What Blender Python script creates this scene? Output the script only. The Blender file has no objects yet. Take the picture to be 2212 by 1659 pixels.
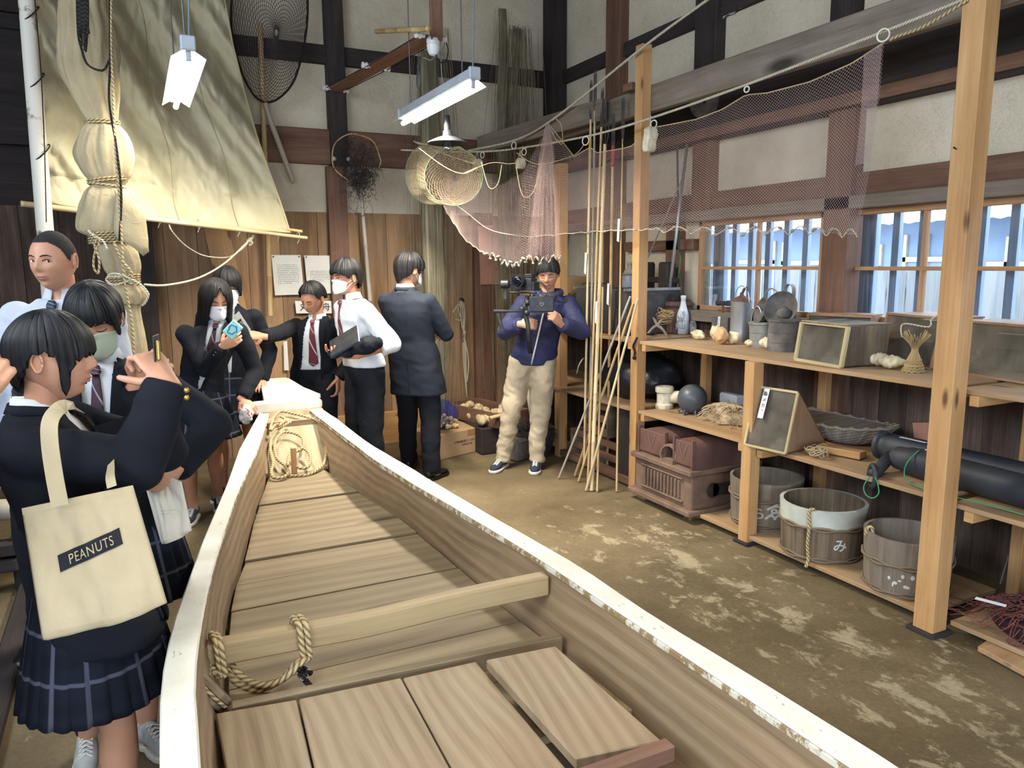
import bpy, bmesh, math, random
from mathutils import Vector, Matrix, noise
from mathutils.bvhtree import BVHTree
random.seed(7)
S = bpy.context.scene
COL = S.collection
R_ = math.radians
PI = math.pi

# ---------------------------------------------------------------- camera
F_PX, CX, CY, EYE = 1630.0, 1106.0, 829.5, 1.62
_pitch, _yaw, _roll = math.atan(258 / F_PX), R_(26.3), R_(-0.46)
_f = Vector((math.sin(_yaw) * math.cos(_pitch), math.cos(_yaw) * math.cos(_pitch), -math.sin(_pitch)))
_r0 = Vector((math.cos(_yaw), -math.sin(_yaw), 0))
_u0 = _r0.cross(_f)
_r = _r0 * math.cos(_roll) + _u0 * math.sin(_roll)
_u = -_r0 * math.sin(_roll) + _u0 * math.cos(_roll)
CAM = Vector((0, 0, EYE))
cd = bpy.data.cameras.new('camera')
cd.sensor_width = 36
cd.lens = 36 * F_PX / 2212
cd.clip_start = 0.05
cam = bpy.data.objects.new('camera', cd)
COL.objects.link(cam)
cam.matrix_world = Matrix(((_r.x, _u.x, -_f.x, 0), (_r.y, _u.y, -_f.y, 0), (_r.z, _u.z, -_f.z, EYE), (0, 0, 0, 1)))
S.camera = cam

# measured points: a spot seen in the photograph, placed on a known plane of the room
def ray(x, y): return _f + _r * ((x - CX) / F_PX) - _u * ((y - CY) / F_PX)
def onz(x, y, z=0.0):
    d = ray(x, y); return CAM + d * ((z - EYE) / d.z)
def onX(x, y, X):
    d = ray(x, y); return CAM + d * (X / d.x)
def onY(x, y, Y):
    d = ray(x, y); return CAM + d * (Y / d.y)
def onD(x, y, D): return CAM + ray(x, y) * D

# ---------------------------------------------------------------- light and exposure
vs = S.view_settings
vs.view_transform = 'Standard'; vs.look = 'None'; vs.gamma = 1; vs.use_curve_mapping = False
vs.exposure = 0.3
S.cycles.max_bounces = 7
S.cycles.diffuse_bounces = 4
S.cycles.transparent_max_bounces = 24
S.cycles.sample_clamp_indirect = 6
S.cycles.caustics_reflective = False; S.cycles.caustics_refractive = False
W = bpy.data.worlds.new('sky'); S.world = W; W.use_nodes = True
nt = W.node_tree; nt.nodes.clear()
bg = nt.nodes.new('ShaderNodeBackground'); wo = nt.nodes.new('ShaderNodeOutputWorld')
bg.inputs[0].default_value = (0.72, 0.84, 1.0, 1); bg.inputs[1].default_value = 11.0
nt.links.new(bg.outputs[0], wo.inputs[0])
def area(name, loc, size, power, col, rot=(0, 0, 0), portal=False, spread=180):
    L = bpy.data.lights.new(name, 'AREA'); L.shape = 'RECTANGLE'; L.size, L.size_y = size
    L.energy = power; L.color = col; L.spread = R_(spread)
    if portal: L.cycles.is_portal = True
    o = bpy.data.objects.new(name, L); COL.objects.link(o); o.location = loc; o.rotation_euler = rot
    return o
WARM = (1.0, 0.93, 0.80)
LAMPS = [(1.76, 4.62, 2.66), (0.31, 4.66, 2.66), (0.9, 0.6, 2.72), (-0.6, 0.9, 2.72)]  # last two are out of view, assumed and added for their light
for i, p in enumerate(LAMPS):
    area('tube_light', (p[0], p[1], p[2] - 0.075), (0.16, 1.15), [104, 30, 12, 7][i], WARM, spread=152)
XW, YB, XL, YF = 3.85, 6.7, -2.3, -3.0     # faces of the right, back, left and front walls
for (y0, y1) in ((3.46, 4.68), (1.2, 3.36)):   # daylight through the right hand windows
    area('window_portal', (XW + 0.16, (y0 + y1) / 2, 1.6), (0.62, y1 - y0), 1, (1, 1, 1), (0, R_(90), 0), portal=True)
area('window_portal', (XW + 0.16, 0.3, 3.55), (0.5, 2.6), 1, (1, 1, 1), (0, R_(90), 0), portal=True)  # sky light entering by the added high window
area('fill_door_portal', (0.2, YF - 0.16, 1.1), (4.0, 2.2), 1, (1, 1, 1), (R_(90), 0, 0), portal=True)  # sky light entering by the added front opening
area('window_portal', (XL - 0.16, 0.9, 3.05), (1.5, 5.2), 1, (1, 1, 1), (0, R_(-90), 0), portal=True)  # sky light entering by the assumed left wall window

# ---------------------------------------------------------------- mesh building
WL = {}
UVOFF = [0.0]
class MB:
    def __init__(s): s.V = []; s.F = []; s.U = []; s.T = []; s.tint = 0.5
    def add(s, vs_, fs, uvs=None, tint=None):
        b = len(s.V); s.V += [tuple(v) for v in vs_]
        t = s.tint if tint is None else tint
        for i, f in enumerate(fs):
            s.F.append([b + k for k in f]); s.T.append(t)
            if uvs: s.U.append(uvs[i])
            else: s.U.append([(vs_[k][0] + vs_[k][1], vs_[k][2]) for k in f])
        return s
    def box(s, c, size, R=None, tint=None):
        c = Vector(c); hx, hy, hz = size[0] / 2, size[1] / 2, size[2] / 2
        P = [Vector((sx * hx, sy * hy, sz * hz)) for sx in (-1, 1) for sy in (-1, 1) for sz in (-1, 1)]
        fs = [(0, 1, 3, 2), (4, 6, 7, 5), (0, 4, 5, 1), (2, 3, 7, 6), (0, 2, 6, 4), (1, 5, 7, 3)]
        la = max(range(3), key=lambda k: size[k]); o = random.random() * 7
        uvs = []
        for f in fs:
            pts = [P[k] for k in f]
            ax = [k for k in range(3) if max(p[k] for p in pts) - min(p[k] for p in pts) > 1e-9]
            if la in ax: a = la; b2 = [k for k in ax if k != la][0] if len(ax) > 1 else la
            else: a, b2 = (ax + ax + [0, 0])[:2]
            uvs.append([(p[a] + o, p[b2] + o * 1.37 + (0.3 if f[0] % 2 else 0)) for p in pts])
        if R is not None: P = [R @ p for p in P]
        return s.add([c + p for p in P], fs, uvs, tint)
    def bx(s, x0, x1, y0, y1, z0, z1, tint=None):
        return s.box(((x0 + x1) / 2, (y0 + y1) / 2, (z0 + z1) / 2), (abs(x1 - x0), abs(y1 - y0), abs(z1 - z0)), None, tint)
    def beam(s, p0, p1, w, h, up=(0, 0, 1), tint=None):
        p0 = Vector(p0); p1 = Vector(p1); y = (p1 - p0); L = y.length; y.normalize()
        x = y.cross(Vector(up)); x.normalize(); z = x.cross(y)
        R = Matrix((x, y, z)).transposed()
        return s.box((p0 + p1) / 2, (w, L, h), R, tint)
    def loft(s, rings, closed=True, cap=True, tint=None, uscale=None):
        n = len(rings[0]); vs_ = [v for r in rings for v in r]; fs = []; uvs = []
        o = random.random() * 5
        lens = [0.0]
        for i in range(1, len(rings)):
            lens.append(lens[-1] + (Vector(rings[i][0]) - Vector(rings[i - 1][0])).length)
        per = [0.0]; mid = rings[len(rings) // 2]
        for k in range(n): per.append(per[-1] + (Vector(mid[(k + 1) % n]) - Vector(mid[k])).length)
        for i in range(len(rings) - 1):
            for k in range(n if closed else n - 1):
                k2 = (k + 1) % n
                fs.append((i * n + k, i * n + k2, (i + 1) * n + k2, (i + 1) * n + k))
                uvs.append([(lens[i] + o, per[k] + o), (lens[i] + o, per[k + 1] + o), (lens[i + 1] + o, per[k + 1] + o), (lens[i + 1] + o, per[k] + o)])
        if cap and closed:
            fs.append(tuple(range(n))[::-1]); uvs.append([(vs_[k][0], vs_[k][1]) for k in range(n)][::-1])
            b = (len(rings) - 1) * n
            fs.append(tuple(range(b, b + n))); uvs.append([(vs_[k][0], vs_[k][1]) for k in range(b, b + n)])
        return s.add(vs_, fs, uvs, tint)
    def tube(s, pts, r, n=8, cap=True, tint=None, flat=1.0, up0=None):
        pts = [Vector(p) for p in pts]
        rr = r if isinstance(r, (list, tuple)) else [r] * len(pts)
        rings = []; x = None
        for i, p in enumerate(pts):
            t = (pts[min(i + 1, len(pts) - 1)] - pts[max(i - 1, 0)])
            if t.length < 1e-9: t = Vector((0, 0, 1))
            t.normalize()
            if x is None:
                a = Vector(up0) if up0 else (Vector((0, 0, 1)) if abs(t.z) < 0.9 else Vector((1, 0, 0)))
                x = a - t * a.dot(t)
            else: x = x - t * x.dot(t)
            x.normalize(); y = t.cross(x)
            rings.append([p + (x * math.cos(2 * PI * k / n) + y * math.sin(2 * PI * k / n) * flat) * rr[i] for k in range(n)])
        return s.loft(rings, True, cap, tint)
    def lathe(s, prof, c=(0, 0, 0), n=24, R=None, cap=False, tint=None, sx=1, sy=1):
        c = Vector(c); rings = []
        for (r, z) in prof:
            ring = [Vector((r * math.cos(2 * PI * k / n) * sx, r * math.sin(2 * PI * k / n) * sy, z)) for k in range(n)]
            if R is not None: ring = [R @ v for v in ring]
            rings.append([c + v for v in ring])
        return s.loft(rings, True, cap, tint)
    def ell(s, c, r, R=None, n=14, m=10, tint=None):
        if not isinstance(r, (tuple, list, Vector)): r = (r, r, r)
        prof = [(math.sin(PI * i / m), -math.cos(PI * i / m)) for i in range(m + 1)]
        prof[0] = (0.001, -1); prof[-1] = (0.001, 1)
        rings = []
        for (a, z) in prof:
            ring = [Vector((a * math.cos(2 * PI * k / n) * r[0], a * math.sin(2 * PI * k / n) * r[1], z * r[2])) for k in range(n)]
            if R is not None: ring = [R @ v for v in ring]
            rings.append([Vector(c) + v for v in ring])
        return s.loft(rings, True, True, tint)
    def poly(s, pts, thick, nrm=None, tint=None):
        pts = [Vector(p) for p in pts]; n = len(pts)
        if nrm is None: nrm = (pts[1] - pts[0]).cross(pts[2] - pts[0])
        nrm = Vector(nrm).normalized() * thick
        a = pts; b = [p + nrm for p in pts]
        e = (pts[1] - pts[0]).normalized(); g = Vector(nrm).normalized().cross(e)
        fs = [tuple(range(n))[::-1], tuple(range(n, 2 * n))] + [(k, (k + 1) % n, n + (k + 1) % n, n + k) for k in range(n)]
        allv = a + b
        uvs = [[(allv[k].dot(e), allv[k].dot(g)) for k in f] for f in fs]
        return s.add(allv, fs, uvs, tint)
    def grid(s, fn, nu, nv, tint=None):
        vs_ = [Vector(fn(i / nu, j / nv)) for j in range(nv + 1) for i in range(nu + 1)]
        fs = []; uvs = []
        for j in range(nv):
            for i in range(nu):
                a = j * (nu + 1) + i
                fs.append((a, a + 1, a + nu + 2, a + nu + 1))
                uvs.append([(i / nu, j / nv), ((i + 1) / nu, j / nv), ((i + 1) / nu, (j + 1) / nv), (i / nu, (j + 1) / nv)])
        return s.add(vs_, fs, uvs, tint)
    def xf(s, M, a=0):
        for i in range(a, len(s.V)): s.V[i] = tuple(M @ Vector(s.V[i]))
        return s
    def mesh(s, name, off=(0, 0, 0)):
        me = bpy.data.meshes.new(name)
        me.from_pydata([(v[0] - off[0], v[1] - off[1], v[2] - off[2]) for v in s.V], [], s.F)
        uv = me.uv_layers.new(name='UVMap'); flat = []
        for u in s.U:
            for q in u: flat += [q[0], q[1]]
        uv.data.foreach_set('uv', flat)
        at = me.attributes.new('tint', 'FLOAT', 'FACE'); at.data.foreach_set('value', s.T)
        return me
    def build(s, name, m, parent=None, smooth=False, bevel=0, loc=None, solid=0, sub=0, label=None):
        if parent is not None: off = WL[parent.name]
        elif loc is not None: off = Vector(loc)
        else:
            xs = [v[0] for v in s.V]; ys = [v[1] for v in s.V]; zs = [v[2] for v in s.V]
            off = Vector(((min(xs) + max(xs)) / 2, (min(ys) + max(ys)) / 2, min(zs)))
        me = s.mesh(name, off)
        return link(me, name, m, parent, off, smooth, bevel, solid, sub, label)
def link(me, name, m, parent, off, smooth=False, bevel=0, solid=0, sub=0, label=None):
    o = bpy.data.objects.new(name, me); COL.objects.link(o)
    if isinstance(m, (list, tuple)):
        for q in m: me.materials.append(q)
    else: me.materials.append(m)
    if parent is not None: o.parent = parent
    else: o.location = off
    WL[o.name] = Vector(off)
    if smooth:
        me.polygons.foreach_set('use_smooth', [True] * len(me.polygons))
        if smooth == 'auto':
            me.set_sharp_from_angle(angle=R_(38))
    if solid:
        q = o.modifiers.new('t', 'SOLIDIFY'); q.thickness = abs(solid); q.offset = 0 if solid > 0 else -1
    if bevel:
        q = o.modifiers.new('b', 'BEVEL'); q.width = bevel; q.segments = 1; q.limit_method = 'ANGLE'; q.angle_limit = R_(50)
    if sub:
        q = o.modifiers.new('s', 'SUBSURF'); q.levels = sub; q.render_levels = sub
    if label: o['label'] = label
    return o
def fuse(mb, voxel, it=4, fac=0.6):
    """overlapping closed pieces grown into one continuous surface"""
    me = bpy.data.meshes.new('tmp'); me.from_pydata(mb.V, [], mb.F)
    o = bpy.data.objects.new('tmp', me); COL.objects.link(o)
    q = o.modifiers.new('r', 'REMESH'); q.mode = 'VOXEL'; q.voxel_size = voxel
    if it:
        q = o.modifiers.new('s', 'SMOOTH'); q.factor = fac; q.iterations = it
    dg = bpy.context.evaluated_depsgraph_get(); dg.update()
    e = o.evaluated_get(dg); m2 = e.to_mesh()
    out = MB(); out.V = [tuple(v.co) for v in m2.vertices]
    out.F = [list(p.vertices) for p in m2.polygons]
    out.U = [[(out.V[k][0] + out.V[k][1], out.V[k][2]) for k in f] for f in out.F]; out.T = [0.5] * len(out.F)
    e.to_mesh_clear(); bpy.data.objects.remove(o); bpy.data.meshes.remove(me)
    return out
def thing(name, label, cat, loc=(0, 0, 0), group=None):
    o = bpy.data.objects.new(name, None); COL.objects.link(o); o.location = loc; o.empty_display_size = 0.1
    o['label'] = label; o['category'] = cat
    if group: o['group'] = group
    WL[o.name] = Vector(loc); return o
def tag(o, label, cat, group=None, kind=None):
    o['label'] = label; o['category'] = cat
    if group: o['group'] = group
    if kind: o['kind'] = kind
    return o
def struct(o): o['kind'] = 'structure'; return o
def dup(root, loc, label, rz=0.0, scale=None):
    r = root.copy(); COL.objects.link(r); r.location = loc; r.rotation_euler = (0, 0, rz); r['label'] = label
    if scale: r.scale = scale
    WL[r.name] = Vector(loc)
    for ch in list(root.children):
        c = ch.copy(); COL.objects.link(c); c.parent = r
        for g in ch.children:
            d = g.copy(); COL.objects.link(d); d.parent = c
    return r
def rotz(a): return Matrix.Rotation(a, 3, 'Z')
def rotx(a): return Matrix.Rotation(a, 3, 'X')
def roty(a): return Matrix.Rotation(a, 3, 'Y')
def frame(y, up=(0, 0, 1)):
    """columns x, y, z with y along the given direction"""
    y = Vector(y).normalized(); x = y.cross(Vector(up))
    if x.length < 1e-6: x = Vector((1, 0, 0))
    x.normalize(); z = x.cross(y); return Matrix((x, y, z)).transposed()
def sag(a, b, d, n=16):
    a = Vector(a); b = Vector(b)
    return [a.lerp(b, t / n) + Vector((0, 0, -4 * d * (t / n) * (1 - t / n))) for t in range(n + 1)]
def smoothpath(P, k=6):
    P = [Vector(p) for p in P]; out = []
    for i in range(len(P) - 1):
        p0 = P[max(i - 1, 0)]; p1 = P[i]; p2 = P[i + 1]; p3 = P[min(i + 2, len(P) - 1)]
        for j in range(k):
            t = j / k
            out.append(0.5 * ((2 * p1) + (p2 - p0) * t + (2 * p0 - 5 * p1 + 4 * p2 - p3) * t * t + (3 * p1 - p0 - 3 * p2 + p3) * t ** 3))
    out.append(P[-1]); return out
def lerp(a, b, t): return a + (b - a) * t
def interp(T, x):
    """piecewise linear table [(x, v or tuple)]"""
    if x <= T[0][0]: return T[0][1]
    for (a, va), (b, vb) in zip(T, T[1:]):
        if x <= b:
            t = (x - a) / (b - a)
            return tuple(lerp(p, q, t) for p, q in zip(va, vb)) if isinstance(va, tuple) else lerp(va, vb, t)
    return T[-1][1]

# ---------------------------------------------------------------- materials
def rgb(h):
    """sRGB 0-255 triple to linear"""
    return tuple(((c / 255) / 12.92 if c / 255 <= 0.04045 else ((c / 255 + 0.055) / 1.055) ** 2.4) for c in h) + (1,)
class NT:
    def __init__(s, name):
        s.m = bpy.data.materials.new(name); s.m.use_nodes = True; s.t = s.m.node_tree; s.t.nodes.clear()
        s.out = s.n('OutputMaterial')
        s.tc = s.n('TexCoord')
    def n(s, k, **kw):
        q = s.t.nodes.new('ShaderNode' + k)
        for a, b in kw.items(): setattr(q, a, b)
        return q
    def l(s, a, b): s.t.links.new(a, b)
    def noise(s, vec, scale, detail=4, rough=0.55, dist=0.0):
        q = s.n('TexNoise'); q.inputs['Scale'].default_value = scale; q.inputs['Detail'].default_value = detail
        q.inputs['Roughness'].default_value = rough; q.inputs['Distortion'].default_value = dist
        s.l(vec, q.inputs['Vector']); return q.outputs['Fac']
    def mapping(s, vec, scale=(1, 1, 1), rot=(0, 0, 0), loc=None):
        q = s.n('Mapping'); q.inputs['Scale'].default_value = scale; q.inputs['Rotation'].default_value = rot
        s.l(vec, q.inputs['Vector'])
        if loc is not None: s.l(loc, q.inputs['Location'])
        return q.outputs[0]
    def ramp(s, fac, stops):
        q = s.n('ValToRGB'); e = q.color_ramp.elements
        while len(e) < len(stops): e.new(0.5)
        for i, (p, c) in enumerate(stops):
            e[i].position = p; e[i].color = c if isinstance(c, tuple) else (c, c, c, 1)
        s.l(fac, q.inputs[0]); return q.outputs[0]
    def mix(s, fac, a, b, mode='MIX'):
        q = s.n('MixRGB'); q.blend_type = mode
        for i, v in ((0, fac), (1, a), (2, b)):
            if isinstance(v, (int, float)): q.inputs[i].default_value = v if i == 0 else (v, v, v, 1)
            elif isinstance(v, tuple): q.inputs[i].default_value = v
            else: s.l(v, q.inputs[i])
        return q.outputs[0]
    def math(s, op, a, b=0.0, clamp=False):
        q = s.n('Math'); q.operation = op; q.use_clamp = clamp
        for i, v in enumerate((a, b)):
            if isinstance(v, (int, float)): q.inputs[i].default_value = v
            else: s.l(v, q.inputs[i])
        return q.outputs[0]
    def bsdf(s, col, rough=0.7, metal=0.0, bump=None, bstr=0.3, bdist=0.01, spec=0.4, extra=None):
        b = s.n('BsdfPrincipled')
        if isinstance(col, tuple): b.inputs['Base Color'].default_value = col
        else: s.l(col, b.inputs['Base Color'])
        if isinstance(rough, (int, float)): b.inputs['Roughness'].default_value = rough
        else: s.l(rough, b.inputs['Roughness'])
        b.inputs['Metallic'].default_value = metal
        b.inputs['Specular IOR Level'].default_value = spec
        if bump is not None:
            q = s.n('Bump'); q.inputs['Strength'].default_value = bstr; q.inputs['Distance'].default_value = bdist
            s.l(bump, q.inputs['Height']); s.l(q.outputs[0], b.inputs['Normal'])
        for k, v in (extra or {}).items(): b.inputs[k].default_value = v
        s.l(b.outputs[0], s.out.inputs[0]); return b
def rnd_off(n):
    oi = n.n('ObjectInfo'); return n.math('MULTIPLY', oi.outputs['Random'], 17.0)
def wood(name, c1, c2, c3=None, streak=14.0, rough=0.75, tintamt=0.5, knots=0.0, dirt=0.35, bstr=0.25, fine=1.0, dirtcol=None, rings=0.0):
    """boards: grain runs along u of the UV map (metres)"""
    n = NT(name); c1 = rgb(c1); c2 = rgb(c2)
    off = rnd_off(n)
    a = n.n('VectorMath'); a.operation = 'ADD'; n.l(n.tc.outputs['UV'], a.inputs[0])
    cx = n.n('CombineXYZ'); n.l(off, cx.inputs[0]); n.l(off, cx.inputs[1]); n.l(cx.outputs[0], a.inputs[1])
    uv = a.outputs[0]
    g1 = n.noise(n.mapping(uv, (1.1, streak, 1)), 1.0, 5, 0.6, 0.6)
    g2 = n.noise(n.mapping(uv, (2.5, streak * 9, 1)), 1.0, 3, 0.6, 0.2)
    g = n.math('ADD', n.math('MULTIPLY', g1, 0.65), n.math('MULTIPLY', g2, 0.35 * fine))
    if rings:
        w = n.n('TexWave'); w.wave_type = 'BANDS'; w.bands_direction = 'Y'
        w.inputs['Scale'].default_value = rings; w.inputs['Distortion'].default_value = 9; w.inputs['Detail'].default_value = 1.5; w.inputs['Detail Scale'].default_value = 0.35
        n.l(n.mapping(uv, (0.5, 1, 1)), w.inputs['Vector'])
        g = n.math('ADD', n.math('MULTIPLY', g, 0.86), n.math('MULTIPLY', w.outputs['Fac'], 0.14))
    stops = [(0.32, c2), (0.62, c1)] if c3 is None else [(0.3, c2), (0.5, c1), (0.68, rgb(c3))]
    col = n.ramp(g, stops)
    if knots:
        v = n.n('TexVoronoi'); v.inputs['Scale'].default_value = 1.0
        n.l(n.mapping(uv, (knots, knots * 3.2, 1)), v.inputs['Vector'])
        k = n.ramp(v.outputs['Distance'], [(0.05, 1.0), (0.13, 0.0)])
        col = n.mix(k, col, tuple(c * 0.35 for c in c2[:3]) + (1,))
    d = n.noise(n.tc.outputs['Object'], 2.2, 5, 0.65)
    dm = n.ramp(d, [(0.42, 0.0), (0.7, 1.0)])
    col = n.mix(n.math('MULTIPLY', dm, dirt), col, rgb(dirtcol) if dirtcol else tuple(c * 0.45 for c in c2[:3]) + (1,))
    at = n.n('Attribute'); at.attribute_name = 'tint'
    tv = n.math('ADD', n.math('MULTIPLY', at.outputs['Fac'], tintamt * 2), 1 - tintamt)
    col = n.mix(1.0, col, n.mix(0, tv, tv), 'MULTIPLY')
    n.bsdf(col, rough, bump=g, bstr=bstr, bdist=0.004)
    return n.m
def mat(name, c, rough=0.7, metal=0.0, var=0.15, scale=6.0, bstr=0.0, bscale=60.0, c2=None, spec=0.4, lo=0.4, hi=0.65, extra=None, bdist=0.003):
    n = NT(name); c = rgb(c)
    cc = rgb(c2) if c2 else tuple(v * (1 - var * 1.6) for v in c[:3]) + (1,)
    f = n.ramp(n.noise(n.tc.outputs['Object'], scale, 5, 0.6), [(lo, 0.0), (hi, 1.0)])
    col = n.mix(f, c, cc)
    b = n.noise(n.tc.outputs['Object'], bscale, 3, 0.6) if bstr else None
    n.bsdf(col, rough, metal, b, bstr, bdist, spec, extra)
    return n.m
def emit(name, c, s):
    n = NT(name); e = n.n('Emission'); e.inputs[0].default_value = rgb(c); e.inputs[1].default_value = s
    n.l(e.outputs[0], n.out.inputs[0]); return n.m
def glass(name, tint=(235, 245, 250), gloss=0.08, haze=0.0, hazecol=(170, 180, 185)):
    n = NT(name); t = n.n('BsdfTransparent'); t.inputs[0].default_value = rgb(tint)
    g = n.n('BsdfGlossy'); g.inputs['Roughness'].default_value = 0.08
    lw = n.n('LayerWeight'); lw.inputs[0].default_value = 0.25
    mx = n.n('MixShader'); n.l(n.math('ADD', n.math('MULTIPLY', lw.outputs['Fresnel'], 0.5), gloss * 0.3), mx.inputs[0]); n.l(t.outputs[0], mx.inputs[1]); n.l(g.outputs[0], mx.inputs[2])
    o = mx.outputs[0]
    if haze:
        d = n.n('BsdfDiffuse'); d.inputs[0].default_value = rgb(hazecol)
        m2 = n.n('MixShader'); f = n.ramp(n.noise(n.tc.outputs['Object'], 7, 5, 0.6), [(0.3, haze * 0.4), (0.75, min(1.0, haze * 1.5))])
        n.l(f, m2.inputs[0]); n.l(o, m2.inputs[1]); n.l(d.outputs[0], m2.inputs[2]); o = m2.outputs[0]
    n.l(o, n.out.inputs[0]); return n.m

def m_floor():
    n = NT('packed_floor'); o = n.tc.outputs['Object']
    a = n.noise(o, 1.3, 6, 0.6, 0.3); f = n.noise(o, 55, 4, 0.7); b = n.noise(o, 5.0, 6, 0.72, 0.5)
    col = n.ramp(a, [(0.3, rgb((86, 73, 50))), (0.5, rgb((107, 92, 66))), (0.7, rgb((125, 110, 83)))])
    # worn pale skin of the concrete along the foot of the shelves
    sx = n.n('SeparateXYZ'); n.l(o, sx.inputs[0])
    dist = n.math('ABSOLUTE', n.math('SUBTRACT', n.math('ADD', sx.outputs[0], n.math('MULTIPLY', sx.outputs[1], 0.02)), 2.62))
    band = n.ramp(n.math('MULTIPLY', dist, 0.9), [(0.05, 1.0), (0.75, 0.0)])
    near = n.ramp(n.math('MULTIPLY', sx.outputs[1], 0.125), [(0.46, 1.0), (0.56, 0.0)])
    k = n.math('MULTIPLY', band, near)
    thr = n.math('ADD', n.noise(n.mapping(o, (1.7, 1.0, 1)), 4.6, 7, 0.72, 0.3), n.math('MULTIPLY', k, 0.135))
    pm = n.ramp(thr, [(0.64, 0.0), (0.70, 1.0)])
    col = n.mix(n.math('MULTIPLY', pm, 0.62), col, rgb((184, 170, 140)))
    dm = n.ramp(n.math('ADD', n.noise(o, 2.3, 6, 0.66, 0.2), n.math('MULTIPLY', k, 0.06)), [(0.57, 0.0), (0.64, 1.0)])
    col = n.mix(n.math('MULTIPLY', dm, 0.4), col, rgb((84, 74, 48)))
    col = n.mix(0.22, col, n.ramp(f, [(0.3, 0.1), (0.7, 0.9)]), 'OVERLAY')
    n.bsdf(col, n.ramp(b, [(0.3, 0.55), (0.7, 0.9)]), bump=n.math('ADD', n.math('MULTIPLY', f, 0.5), b), bstr=0.35, bdist=0.012)
    return n.m
def m_plaster():
    n = NT('straw_plaster'); o = n.tc.outputs['Object']
    a = n.noise(o, 1.8, 5, 0.6)
    col = n.ramp(a, [(0.3, rgb((196, 182, 156))), (0.7, rgb((222, 210, 186)))])
    w = n.noise(o, 30, 2, 0.5, 0)
    v = n.noise(n.mapping(o, (1, 1, 1), (0.4, 0.9, 0.3)), 26, 3, 0.6, 2.5)
    cr = n.ramp(n.math('ABSOLUTE', n.math('SUBTRACT', v, 0.5)), [(0.0, 1.0), (0.012, 0.0)])
    gate = n.ramp(n.noise(o, 9, 3, 0.6), [(0.46, 0.0), (0.56, 1.0)])
    col = n.mix(n.math('MULTIPLY', n.math('MULTIPLY', cr, gate), 0.55), col, rgb((110, 84, 50)))
    n.bsdf(col, 0.92, bump=n.math('ADD', w, n.math('MULTIPLY', cr, -0.6)), bstr=0.5, bdist=0.01)
    return n.m
def m_cloth(name, c, c2, scale=2.5, weave=700, rough=0.9, wr=0.4, wscale=9, lo=0.35, hi=0.7):
    n = NT(name); o = n.tc.outputs['Object']
    col = n.ramp(n.noise(o, scale, 5, 0.6), [(lo, rgb(c)), (hi, rgb(c2))])
    h = n.math('ADD', n.math('MULTIPLY', n.noise(o, weave, 1, 0.5), 0.06), n.noise(o, wscale, 4, 0.55, 0.8))
    n.bsdf(col, rough, bump=h, bstr=wr, bdist=0.02, spec=0.2); return n.m
def m_plaid():
    n = NT('navy_plaid'); uv = n.tc.outputs['UV']
    sx = n.n('SeparateXYZ'); n.l(uv, sx.inputs[0])
    def line(c, per, wd, ph=0.0):
        q = n.math('FRACT', n.math('ADD', n.math('MULTIPLY', c, 1 / per), ph))
        return n.ramp(n.math('ABSOLUTE', n.math('SUBTRACT', q, 0.5)), [(wd / per, 1.0), (wd / per * 1.8, 0.0)])
    a = n.math('MAXIMUM', line(sx.outputs[0], 0.115, 0.0035), line(sx.outputs[1], 0.115, 0.0035))
    b = n.math('MAXIMUM', line(sx.outputs[0], 0.115, 0.012, 0.5), line(sx.outputs[1], 0.115, 0.012, 0.5))
    col = n.mix(n.math('MULTIPLY', b, 0.5), rgb((24, 28, 38)), rgb((16, 19, 26)))
    col = n.mix(n.math('MULTIPLY', a, 0.35), col, rgb((120, 122, 140)))
    n.bsdf(col, 0.9, bump=n.noise(n.tc.outputs['Object'], 500, 1), bstr=0.1, spec=0.15); return n.m
def m_stripe_tie(c, c2, per=0.035, wd=0.1):
    n = NT('striped_tie'); sx = n.n('SeparateXYZ'); n.l(n.tc.outputs['UV'], sx.inputs[0])
    q = n.math('FRACT', n.math('MULTIPLY', n.math('ADD', sx.outputs[0], sx.outputs[1]), 1 / per))
    f = n.ramp(q, [(1 - wd * 1.3, 0.0), (1 - wd, 1.0)])
    n.bsdf(n.mix(f, rgb(c), rgb(c2)), 0.6, spec=0.3); return n.m
M = {}
M['floor'] = m_floor(); M['plaster'] = m_plaster()
M['wallboard'] = wood('weathered_wall_board', (158, 122, 88), (114, 82, 56), (178, 148, 114), 11, 0.85, 0.22, 0.9, 0.5, dirtcol=(120, 106, 88))
M['darkboard'] = wood('dark_wall_board', (92, 74, 62), (56, 44, 38), (122, 104, 92), 11, 0.85, 0.35, 0.6, 0.5)
M['beam'] = wood('brown_beam', (116, 84, 66), (82, 58, 46), (134, 104, 84), 9, 0.75, 0.3, 0.5, 0.35)
M['blackbeam'] = wood('sooty_beam', (52, 44, 42), (28, 24, 24), (70, 60, 56), 9, 0.8, 0.2, 0, 0.3)
M['greybeam'] = wood('grey_beam', (124, 112, 98), (92, 80, 68), (144, 132, 118), 9, 0.8, 0.2, 0.8, 0.3)
M['pine'] = wood('pine_timber', (188, 144, 94), (162, 116, 70), (202, 162, 112), 10, 0.6, 0.12, 2.3, 0.18, 0.12)
M['pineshelf'] = wood('dusty_pine_board', (166, 132, 92), (138, 104, 70), (184, 152, 112), 9, 0.8, 0.2, 1.6, 0.45, dirtcol=(150, 138, 122))
M['frame'] = wood('window_frame_wood', (176, 134, 96), (140, 100, 68), (192, 152, 114), 10, 0.7, 0.15, 0.8, 0.2)
M['boatin'] = wood('boat_side_wood', (142, 118, 88), (108, 86, 62), (162, 138, 108), 16, 0.7, 0.15, 0.9, 0.4, rings=7, dirtcol=(120, 104, 84))
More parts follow.
